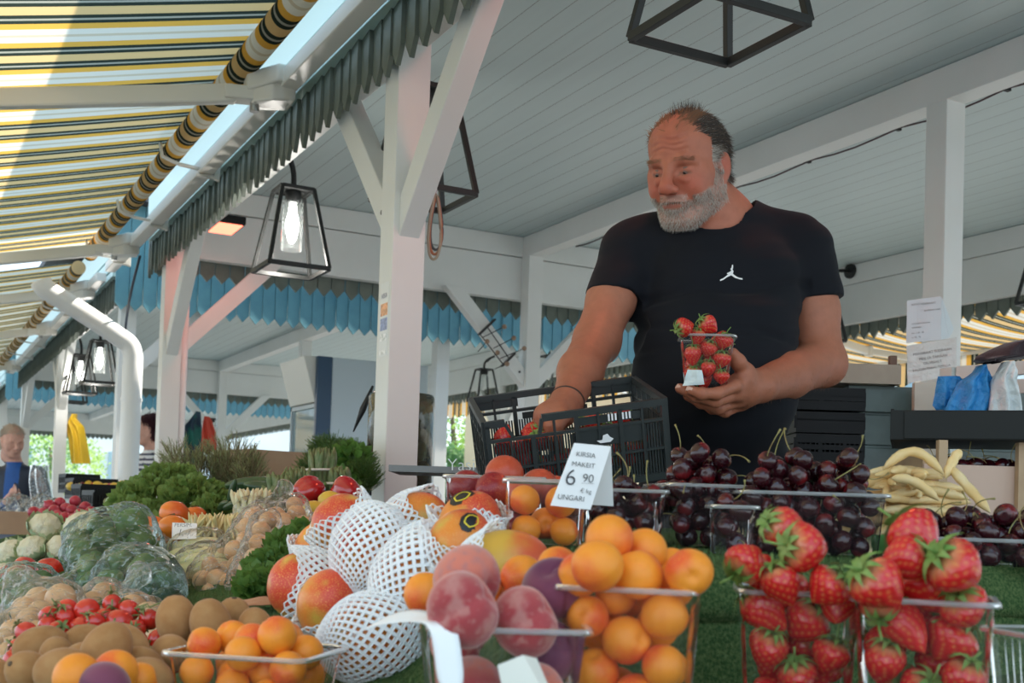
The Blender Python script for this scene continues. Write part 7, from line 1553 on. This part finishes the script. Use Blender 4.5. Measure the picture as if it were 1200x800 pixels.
# paper notices on the post
def notice(nm, lab, cor, D, mt, lines, sz, inkc=INK, wav=.006):
    c = [dep(a, b, D) for a, b in cor]; rt = empty(nm, c[0].lerp(c[2], .5)); tag(rt, lab, 'notice'); sheet('paper', c, mt, rt, wav=wav, seed=len(lab), nx=10, ny=10)
    xd, yd = c[2]-c[3], c[0]-c[3]
    for body, u, v, s_ in lines: text(body, c[3].lerp(c[2], u).lerp(c[0].lerp(c[1], u), v)-CF*.004, xd, yd, sz*s_, inkc, rt)
    return rt
PAPER = mat('printer_paper', (.66,.71,.74), .6); SLEEVE = mat('plastic_sleeve_paper', (.60,.60,.56), .18, spec=.7, noise=(14,(.70,.71,.69),.45,.7), bump=(25,1,.006))
notice('paper_notice', 'white paper notice taped high on the post right of the man', [(1063,352),(1102,347),(1103,398),(1062,402)], 3.92, PAPER, [('HYVÄT ASIAKKAAT',.12,.86,1),('pyydämme teitä',.50,.70,.9),('ottamaan huomioon',.14,.42,.8),('aukioloajat',.14,.33,.8),('ma - la 8 - 18',.14,.20,.8),('su 10 - 16',.14,.10,.8)], .0095)
m = MB(); c = [dep(1102,347,3.925), dep(1104,349,3.925), dep(1118,386,4.0), dep(1112,396,3.96), dep(1103,398,3.93)]; m.poly(c, BACKW*.001); pf = m.build('folded_edge', PAPER, bpy.data.objects['paper_notice'])
notice('sleeve_notice', 'handwritten notice in a crinkled clear sleeve below the white one', [(1062,405),(1121,395),(1121,440),(1064,449)], 3.90, SLEEVE, [('MANSIKKAT SUORAAN',.12,.70,1.0),('MEILTÄ TÄNÄÄN',.24,.55,1.0),('ON HERKUT',.32,.42,.9),('KAUDEN PARAS TORILLA',.10,.28,.9)], .0125, mat('marker_ink', (.09,.06,.055), .6))
# cable along the middle beam with clips
cbm = MB(); pts = []; ys = [7.0-.15*i for i in range(0, 36)]; 
for y in ys: ph = ((y-3.4) % .62)/.62; pts.append((PM+S+.30, y, ZC-.006-.020*math.sin(PI*ph)))
cb_ = empty('cable', (PM+S+.30, 4.5, ZC)); tag(cb_, 'thin dark cable clipped along the ceiling behind the middle beam', 'cable'); cbm.tube(pts, .0045, 6); cbm.build('wire', mat('dark_red_cable', (.06,.02,.025), .5), cb_)
for k in range(9):
    y = 3.4+.62*(k-2); 
    if 1.7 < y < 7: m = MB(); m.box((PM+S+.285,y-.010,ZC-.018),(PM+S+.315,y+.010,ZC-.001)); m.box((PM+S+.29,y-.022,ZC-.012),(PM+S+.297,y+.022,ZC-.003)); m.build('clip', BLKC, cb_)
# hook rack on the brace
def PR_(px, py): return ony(px, py, 6.90)
hk = empty('hook_rack', PR_(582, 400)); tag(hk, 'wire hook rack with wooden knobs fixed on the brace of the corner post', 'hook rack')
m = MB(); m.bar(PR_(561,392), PR_(580,374), .03, .012); m.build('upper_bar', BLACKM, hk); m = MB(); m.bar(PR_(588,429), PR_(603,414), .03, .012); m.build('lower_bar', BLACKM, hk)
m = MB(); m.tube([PR_(571,383), PR_(596,419)], .004, 6); m.build('rod', BLACKM, hk); m = MB(); m.tube([PR_(563,392), PR_(589,426)], .004, 6); m.build('rod', BLACKM, hk)
for (a, b, c, d_) in ((566,395,583,385),(578,408,594,398),(586,420,606,410),(560,412,563,402),(571,424,575,415),(580,432,586,428)):
    m = MB(); p0, p1 = PR_(a, b), PR_(c, d_); m.tube([p0, p0.lerp(p1, .5)+Vector((0,-.05,-.0)), p1+Vector((0,-.09,0))], .003, 6); h_ = m.build('hook', BLACKM, hk); m = MB(); m.lathe([(.0165*math.sin(PI*i/8), -.0165*math.cos(PI*i/8)) for i in range(9)], 12, Matrix.Translation(p1+Vector((0,-.10,.0)))); m.build('knob', mat('wood_knob', (.33,.22,.15), .6), h_, smooth=True)
# cord, conduit and stickers on the big post
x_, y_ = PF+S, 3.36
m = MB(); m.tube([(x_+.011, y_+.055, .0), (x_+.011, y_+.055, 2.46)], .010, 10); m.tube([(x_+.011, y_+.055, 1.06),(x_+.011,y_+.055,1.10)], .014, 10); tag(m.build('conduit', mat('pinkish_pipe', (.55,.44,.44), .4), None, smooth=True), 'thin pale conduit running down the right side of the big post', 'pipe')
hc = empty('power_cord', (x_+.05, y_+.05, 1.9)); tag(hc, 'looped patterned cord hanging from a hook right of the big post', 'cord')
for k, (rr, dz, col) in enumerate(((.105,.0,(.35,.30,.22)),(.095,.012,(.50,.20,.10)),(.085,.022,(.12,.12,.13)))):
    m = MB(); m.tube([(x_+.040+.012*k+.020*math.cos(t), y_+.02+.02*k+.01*math.sin(2*t), 1.905+dz+rr*math.sin(t)) for t in [2*PI*i/36 for i in range(36)]], .0045, 6, closed=True); m.build('loop', mat('cord_%s' % ('beige','rust','grey')[k], col, .5), hc, smooth=True)
m = MB(); m.tube([(x_+.0,y_+.03,2.05),(x_+.03,y_+.03,2.05),(x_+.045,y_+.03,2.03),(x_+.045,y_+.03,2.0)], .004, 6); m.build('hook', STEEL, hc)
m = MB(); m.box((x_+.002,y_+.03,1.985),(x_+.040,y_+.10,2.20)); tag(m.build('terracotta_panel', mat('terracotta_paint', (.55,.18,.08), .6), bevel=.004), 'orange panel fixed behind the end of the big brace', 'panel')
sk = empty('sticker_strip', (PF, 3.42, 1.75)); tag(sk, 'strip of small payment stickers on the left face of the big post', 'sticker')
zt_ = onx(447, 333, PF).z; zb2 = onx(447, 418, PF).z
m = MB(); m.box((PF-.0012,3.375,zb2),(PF-.0002,3.445,zt_)); m.build('backing', mat('sticker_white', (.80,.82,.82), .35), sk)
for nm, a, b, col, in (('orange_label',357,371,(.62,.30,.15)),('blue_label',374,388,(.20,.25,.42)),('grey_label',392,400,(.60,.64,.62)),('pale_label',411,416,(.66,.68,.66))):
    z1_, z0_ = onx(447, a, PF).z, onx(447, b, PF).z; m = MB(); m.box((PF-.0020,3.382,z0_),(PF-.0012,3.438,z1_)); m.build(nm, mat(nm, col, .4, noise=(90,tuple(min(1, c*1.7) for c in col),.4,.6)), sk)
text('VISA', (PF-.0024, 3.436, onx(447,351,PF).z), (0,-1,0), (0,0,1), .024, mat('visa_ink', (.16,.17,.30), .5), sk, .25)
# heater lamps: red infrared
HOT = mat('infrared_glow', (.5,.1,.05), .4, emit=(1,.17,.10), estr=3.6)
def heater(c, lab, power):
    c = Vector(c); rt = empty('heater', c); tag(rt, lab, 'heater'); m = MB(); m.box((c.x-.07,c.y-.14,c.z),(c.x+.09,c.y+.14,c.z+.045)); hs_ = m.build('housing', BLKC, rt, bevel=.006)
    m = MB(); m.box((c.x-.055,c.y-.125,c.z-.006),(c.x+.075,c.y+.125,c.z-.001)); m.build('glowing_grille', HOT, rt)
    m = MB(); 
    for k in range(5): m.box((c.x-.05,c.y-.11+.05*k,c.z+.045),(c.x+.06,c.y-.10+.05*k,c.z+.05))
    m.build('vent_fins', BLKC, hs_); m = MB(); m.bar((c.x-.06,c.y,c.z+.04),(PF+S-.02,c.y,c.z+.12), .03, .02); m.build('bracket', BLKC, rt)
    l = bpy.data.lights.new('heater_light', 'AREA'); l.shape = 'RECTANGLE'; l.size = .12; l.size_y = .24; l.energy = power; l.color = (1,.16,.08); lo = bpy.data.objects.new('heater_light', l); COL.objects.link(lo); lo.location = (0,0,-.012); lo.parent = rt
hc_ = onx(262, 267, 1.56); heater((1.56, hc_.y, hc_.z), 'glowing red infrared heater under the front beam, left of the lit lantern', 1.7)
heater((1.62, 2.15, 2.72), 'infrared heater above the man, out of the picture at the top', 6)
# bulbs give light
for o_ in [o for o in bpy.data.objects if o.name.startswith('bulb') and o.data.materials[0] == BULB]:
    l = bpy.data.lights.new('bulb_light', 'POINT'); l.energy = 6; l.color = (1,.95,.88); l.shadow_soft_size = .03; lo = bpy.data.objects.new('bulb_light', l); COL.objects.link(lo); lo.parent = o_.parent; lo.location = (0,0,.05)
# ------------------------------------------------------------------ white drain pipe at the gap
dp = MB(); pts = [ony(48,330,7.55), ony(56,340,7.55), ony(100,368,7.60), ony(140,395,7.62), ony(152,405,7.62), ony(156,418,7.62)]; q = Vector(pts[-1]); q.z = 0; pts.append(q)
dr_ = empty('drain_pipe', q); tag(dr_, 'thick white drain pipe slanting down and running to the ground before the next pavilion', 'pipe'); 
def smooth_path(P_, n=6):
    P_ = [Vector(p) for p in P_]; out = []
    for i in range(len(P_)-1):
        p0, p1, p2, p3 = P_[max(0,i-1)], P_[i], P_[i+1], P_[min(len(P_)-1,i+2)]
        for k in range(n): t = k/n; out.append(.5*((2*p1)+(p2-p0)*t+(2*p0-5*p1+4*p2-p3)*t*t+(-p0+3*p1-3*p2+p3)*t**3))
    return out+[P_[-1]]
dp.tube(smooth_path(pts[:6])+[Vector((q.x,q.y,1.2)), q], .062, 20); dp.build('pipe', WHITE2, dr_, smooth=True, auto=True)
m = MB(); z_ = ony(156,470,7.62).z; m.tube([(q.x,q.y,z_),(q.x,q.y,z_+.02)], .067, 20); m.build('collar', WHITE2, dr_)
cw_ = MB(); cw_.tube(smooth_path([onx(164,300,1.24), onx(152,350,1.24), onx(146,400,1.28), onx(144,480,1.30), onx(142,570,1.30)]), .008, 6); tag(cw_.build('cable', mat('dark_cable', (.03,.04,.06), .5), None, smooth=True), 'dark cable hanging down beside the white drain pipe', 'cable')
m = MB(); m.tube([(PF+S+.022, 6.93, 0), (PF+S+.022, 6.93, 2.30)], .020, 14); tag(m.build('conduit', WHITE2, None, smooth=True), 'white pipe running down the right side of the pinkish post', 'pipe')
# ------------------------------------------------------------------ left rear: crates, bags, stalls
for i, (a, b, D, w_, lb) in enumerate(((128,592,5.6,.26,'black mesh crate left of the green herbs'),(112,581,6.6,.24,'black crate of small goods, behind the first mesh crate'),(97,574,7.2,.20,'black crate near the yellow bag post'),(138,602,5.0,.20,'black crate rim touching the pale cabbage'))):
    p = dep(a, b, D); obox('crate', lb, 'crate', p, w_, .35, p.z-.02, p.z+.10, BLKC, RZ+.5, slots=1, grp='black crates at the left')
fb = empty('back_table', (.55, 7.0, 0)); tag(fb, 'dark covered table under the black crates at the left', 'table'); m = MB(); m.box((.66,6.1,.60),(1.20,9.6,.90)); m.build('cover', mat('navy_cloth', (.02,.03,.06), .8), fb); 
for x, y in ((.72,6.2),(1.12,6.2),(.72,9.5),(1.12,9.5)): m = MB(); m.box((x-.03,y-.03,0),(x+.03,y+.03,.60)); m.build('leg', WOOD, fb)
p = dep(12, 628, 4.9); obox('cardboard_box', 'printed cardboard box at the left edge above the cauliflowers', 'box', p, .30, .3, dep(12,626,4.9).z, dep(12,600,4.9).z, CARDB, RZ+.2)
R_ = random.Random(12)
for i in range(5):
    a, b = 6+i*13, 598-4*(i % 2); bag_from([(a, b, 5.4, .035),(a+7, b-6, 5.4, .022)], ['crumpled clear bags at the left edge','crumpled clear bag second from the left edge','crumpled clear bag below the man with the plastic bag','crumpled clear bag right of the others','crumpled clear bag nearest the white post'][i], BAG, hh=.009, cr=.02, k=.05)
for i in range(16): put('radish' if i % 2 else 'lemon', dep(84+i*5, 570+R_.uniform(-3,3), 6.6), None, 1.0, 'small goods in the black crates at the left', 'goods', 'small goods in the far crates')
# distant people
def far_person(hpx, hpy, D, scale, yaw, lab, hairc, shirtc, coat=None, arms=None, pitch=.3, stripes=None, hair='short', sk=(.60,.33,.25)):
    h = .0085; O = J(hpx, hpy, D); g = SDF(O-np.array([.42,1.05,.42])*1.0, O+np.array([.42,.22,.42]), h); B = head_basis(yaw, pitch); P = sculpt_head(g, O, B, .96, detail=False)
    nb = O+np.array([0,-.20,.05]); sl, sr = nb+np.array([-.17,-.06,.02]), nb+np.array([.17,-.06,.02]); g.cap(P(0,-.06,-.04), nb, .05, .06, .03); g.cap(sl, sr, .06, .06, .04); g.ell(nb+np.array([0,-.25,.02]), (.18,.26,.12), k=.05); g.ell(nb+np.array([0,-.55,.02]), (.17,.30,.12), k=.05)
    for s_, ap in zip((sl, sr), arms or ((None),(None))):
        if ap is None: ap = (s_+np.array([0,-.28,.02]), s_+np.array([0,-.50,-.05]))
        g.cap(s_, ap[0], .055, .045, .02); g.cap(ap[0], ap[1], .043, .030, .02); d = ap[1]-ap[0]; d /= np.linalg.norm(d); g.ell(ap[1]+d*.05, (.040,.035,.035), k=.02)
        for f_ in (-.024,-.008,.008,.024): g.cap(ap[1]+d*.06+np.array([0,f_,0]), ap[1]+d*.115+np.array([0,f_*1.1,-.01]), .010, .008, .003)
        g.cap(ap[1]+d*.03+np.array([0,.02,-.01]), ap[1]+d*.08+np.array([0,.050,-.02]), .011, .009, .004)
    V, F = g.mesh(); V = smooth_verts(V, F, 1, .5); rel = V-O; hl = rel @ B.T; col = np.tile(np.array(sk), (len(V), 1)); nbk = (hl[:,1] > -.14)
    hm = nbk & ((hl[:,1] > .062+.25*np.clip(hl[:,2],0,1)) | ((hl[:,2] < -.01) & (hl[:,1] > -.07))) & ~((np.abs(hl[:,0]) > .072) & (hl[:,1] < .03) & (hl[:,2] > -.04))
    body = (rel[:,1] < -.165) | ((np.abs(rel[:,0]) > .12)); isa = np.zeros(len(V), bool)
    for ap in (arms or ()):
        if ap is not None: isa |= (np.linalg.norm(V-ap[1], axis=1) < .115)
    col[body & ~isa] = shirtc
    if coat is not None: col[body & ~isa & (np.abs(rel[:,0]-.0) > .055)] = coat
    if stripes is not None: q = body & (np.sin(rel[:,1]*150) > 0); col[q] = stripes
    rt = empty('person', W(O)); rt.location.z = 0; tag(rt, lab, 'person'); b = sdf_obj('body', V, F, SKIN, rt, col)
    # hair as its own cap of strands
    N_ = vnormals(V, F); ids = np.where(hm)[0]; Rr = np.random.RandomState(3); q = Rr.choice(ids, 5000); strands('hair', V[q], N_[q], np.tile(-B[1]*.7-B[2]*.5, (len(q),1))+Rr.randn(len(q),3)*.25, .035 if hair == 'short' else .07, .0032, mat('hair_'+hair, hairc, .6), b, 2, .25, 3)
    tr_ = MB(); c = W(O+np.array([0,-.95,.05]))
    for s_ in (-.09,.09): a = Vector((c.x,c.y,0))+RGT*s_; tr_.tube([a+Vector((0,0,c.z+.05)), a+Vector((0,0,.5)), a+Vector((0,0,.06))], [.10,.08,.07], 12)
    tr_.build('trousers', mat('navy_trousers', (.03,.035,.06), .8), rt, smooth=True)
    for s_ in (-.09,.09): a = Vector((c.x,c.y,.04))+RGT*s_; m = MB(); m.tube([a+BACKW*.06, a-BACKW*.08, a-BACKW*.18], [.04,.045,.025], 10); m.build('shoe', RUBBER, rt, smooth=True)
    return rt, O
O_ = J(15, 516, 9.0); nb = O_+np.array([0,-.20,.05])
far_person(15, 516, 9.0, 1, math.radians(-40), 'person with short grey hair in a navy jacket opening a clear bag at the left', (.45,.36,.28), (.01,.08,.30), coat=(.012,.022,.045), arms=((nb+np.array([-.10,-.34,-.05]), nb+np.array([.06,-.22,-.20])), (nb+np.array([.26,-.28,-.02]), nb+np.array([.26,-.10,-.20]))), pitch=.35)
far_person(174, 503, 9.3, 1, math.radians(80), 'person with dark red hair and striped top, between the drain pipe and pinkish post', (.06,.012,.022), (.75,.75,.75), stripes=(.04,.05,.09), hair='long', pitch=.1)
cloth('plastic_bag', 'clear grey bag held open by the grey haired man', 'bag', [(545,36,56),(554,35,57),(570,34,60),(598,36,63)], 8.6, clear_plastic('grey_clear_film', (.80,.84,.85), .35, .2, streak=20, gloss=.3, body=(.62,.66,.68)), .15)
# ------------------------------------------------------------------ beyond: other stalls, cream kiosk, trees, boxes
def prism(name, lab, cat, lo, hi, mt, parts=()):
    rt = empty(name, ((lo[0]+hi[0])/2,(lo[1]+hi[1])/2,lo[2])); tag(rt, lab, cat); m = MB(); m.box(lo, hi); m.build('wall', mt, rt)
    for nm, a, b, mm in parts: m = MB(); m.box(a, b); m.build(nm, mm, rt)
    return rt
CRE = mat('cream_boards', (.72,.55,.34), .6)
k1 = ony(600,490,19); k2 = ony(745,490,19)
prism('kiosk', 'cream wooden kiosk far behind, between the corner post and the man', 'kiosk', (k1.x,19,0), (k2.x+1,21,ony(650,455,19).z), CRE, (('window',(k1.x+.5,18.95,1.3),(k1.x+1.3,19.0,2.0),mat('kiosk_glass', (.25,.35,.38), .1)),('roof',(k1.x-.3,18.7,ony(650,455,19).z),(k2.x+1.3,21.3,ony(650,455,19).z+.15),WHITE2),('counter',(k1.x,18.6,.95),(k2.x,19,1.0),WOOD)))
def tree(name, lab, c, h, r, mt, n, seed, ls=.16):
    R_ = random.Random(seed); rt = empty(name, (c[0],c[1],0)); tag(rt, lab, 'tree', 'trees behind the market'); m = MB(); m.tube([(c[0],c[1],0),(c[0]+.1,c[1],h*.5),(c[0],c[1]+.1,h*.8)], [.12,.09,.04], 8); m.build('trunk', mat('bark', (.12,.09,.06), .9), rt); m = MB()
    for _ in range(n):
        u = Vector((R_.gauss(0,1),R_.gauss(0,1),R_.gauss(0,1))).normalized()*R_.uniform(.5,1)**.5; p = Vector((c[0],c[1],h*.62))+Vector((u.x*r,u.y*r,u.z*h*.38)); a = Vector((R_.uniform(-1,1),R_.uniform(-1,1),R_.uniform(-1,1))).normalized(); b = a.orthogonal().normalized(); m.add([p, p+a*ls*.5+b*ls*.25, p+a*ls, p+a*ls*.5-b*ls*.25], [(0,1,2,3)])
    m.build('crown', mt, rt); return rt
TL1 = leafmat('yellow_green_leaves', (.16,.30,.05), (.40,.52,.14), .5); TL2 = leafmat('deep_leaves', (.06,.15,.05), (.15,.28,.09), .4)  # two leaf colours: bright yellow-green and darker green
for i, (px, y, h, r, mt_) in enumerate(((530,26,4.6,2.0,TL1),(560,33,5.0,2.2,TL2),(515,22,2.4,1.0,TL2),(592,24.5,3.4,1.3,TL1))):
    q = ony(px, 500, y); tree('tree', ['yellow green tree behind the small black lantern','darker tree behind the rear post','low bush right of the big post','light tree beside the cream kiosk'][i], (q.x, y), h, r, mt_, 2600, i)
# foliage and flowers at the far left
for i, (px, y, h, r, mt_) in enumerate(((20,40,4.5,2.2,TL2),(60,44,3.5,2.0,TL1))):
    q = ony(px, 500, y); tree('tree', ['pale tree far behind the grey haired man','pale bush far behind the white posts'][i], (q.x, y), h, r, mt_, 2200, 9+i)
# pale buildings enclosing the square
FAC = mat('pale_facade', (.74,.78,.78), .7, noise=(.5,(.66,.71,.72),.4,.6)); GLS = mat('facade_glass', (.30,.42,.48), .15)
def facade(lab, x0, y0, x1, y1, h, nx, nz_, axis):
    rt = empty('building', ((x0+x1)/2,(y0+y1)/2,0)); tag(rt, lab, 'building'); m = MB(); m.box((x0,y0,0),(x1,y1,h)); m.build('wall', FAC, rt)
    for i in range(nx):
        for k in range(nz_):
            z = 1.2+k*3.2
            if axis == 'x': a = x0+(x1-x0)*(i+.5)/nx; lo, hi = (a-.6,y0-.06,z),(a+.6,y0-.01,z+1.7)
            else: a = y0+(y1-y0)*(i+.5)/nx; lo, hi = (x0-.06,a-.6,z),(x0-.01,a+.6,z+1.7)
            m = MB(); m.box(lo, hi); m.build('window', GLS, rt)
    m = MB(); m.box((x0-.3,y0-.3,h),(x1+.3,y1+.3,h+.3)); m.build('cornice', WHITE2, rt)
facade('pale building closing the far end of the market', -14, 48, 22, 54, 9, 9, 2, 'x')
facade('pale building along the far side, behind the rear awnings', 24, -6, 30, 46, 8, 12, 2, 'y')
# rear counters inside the next pavilion
for i, (a, b, D, w_, h_, mt_, lb) in enumerate(((300,545,15.0,2.6,.95,PLK,'white counter inside the next pavilion'),(60,560,12.5,1.8,.9,BLKC,'dark counter behind the yellow bag'),(560,560,11.5,1.4,1.0,PLK,'white counter near the rear post'),(90,575,17.5,2.2,1.0,PLK,'far white counter at the left'))):
    p = dep(a, b, D); prism('counter', lb, 'counter', (p.x-w_/2,p.y,0), (p.x+w_/2,p.y+.6,h_), mt_, (('counter_top',(p.x-w_/2-.04,p.y-.04,h_),(p.x+w_/2+.04,p.y+.64,h_+.04),WHITE2),))
# ------------------------------------------------------------------ world and light
w = bpy.data.worlds.new('world'); sc.world = w; w.use_nodes = True; N = w.node_tree.nodes; L = w.node_tree.links
bg = N['Background']; tc = N.new('ShaderNodeTexCoord'); sp = N.new('ShaderNodeSeparateXYZ'); L.new(tc.outputs['Generated'], sp.inputs[0])
cr = N.new('ShaderNodeValToRGB'); cr.color_ramp.elements[0].position = .0; cr.color_ramp.elements[0].color = (.78,.90,.97,1)
cr.color_ramp.elements[1].position = .7; cr.color_ramp.elements[1].color = (.42,.66,.90,1)
L.new(sp.outputs['Z'], cr.inputs['Fac']); L.new(cr.outputs[0], bg.inputs['Color']); bg.inputs['Strength'].default_value = 1.95
sun = bpy.data.lights.new('sun', 'SUN'); sun.energy = 9.5; sun.angle = .01; sun.color = (1,.93,.82); so = bpy.data.objects.new('sun', sun); COL.objects.link(so)
sd = Vector((-.72, .10, -.70)).normalized(); so.rotation_euler = sd.to_track_quat('-Z', 'Y').to_euler()
vs = sc.view_settings; vs.view_transform = 'Standard'; vs.look = 'None'; vs.gamma = 1; vs.use_curve_mapping = False; vs.exposure = 0.22
sc.cycles.use_denoising = True; sc.cycles.max_bounces = 8; sc.cycles.transparent_max_bounces = 24; sc.cycles.diffuse_bounces = 5
sc.cycles.sample_clamp_indirect = 6
m = MB(); m.box((-40,-30,-.1), (60,90,0)); g = m.build('floor', mat('stone_paving', (.25,.245,.235), .8, noise=(.8,(.20,.195,.185),.4,.6))); struct(g)
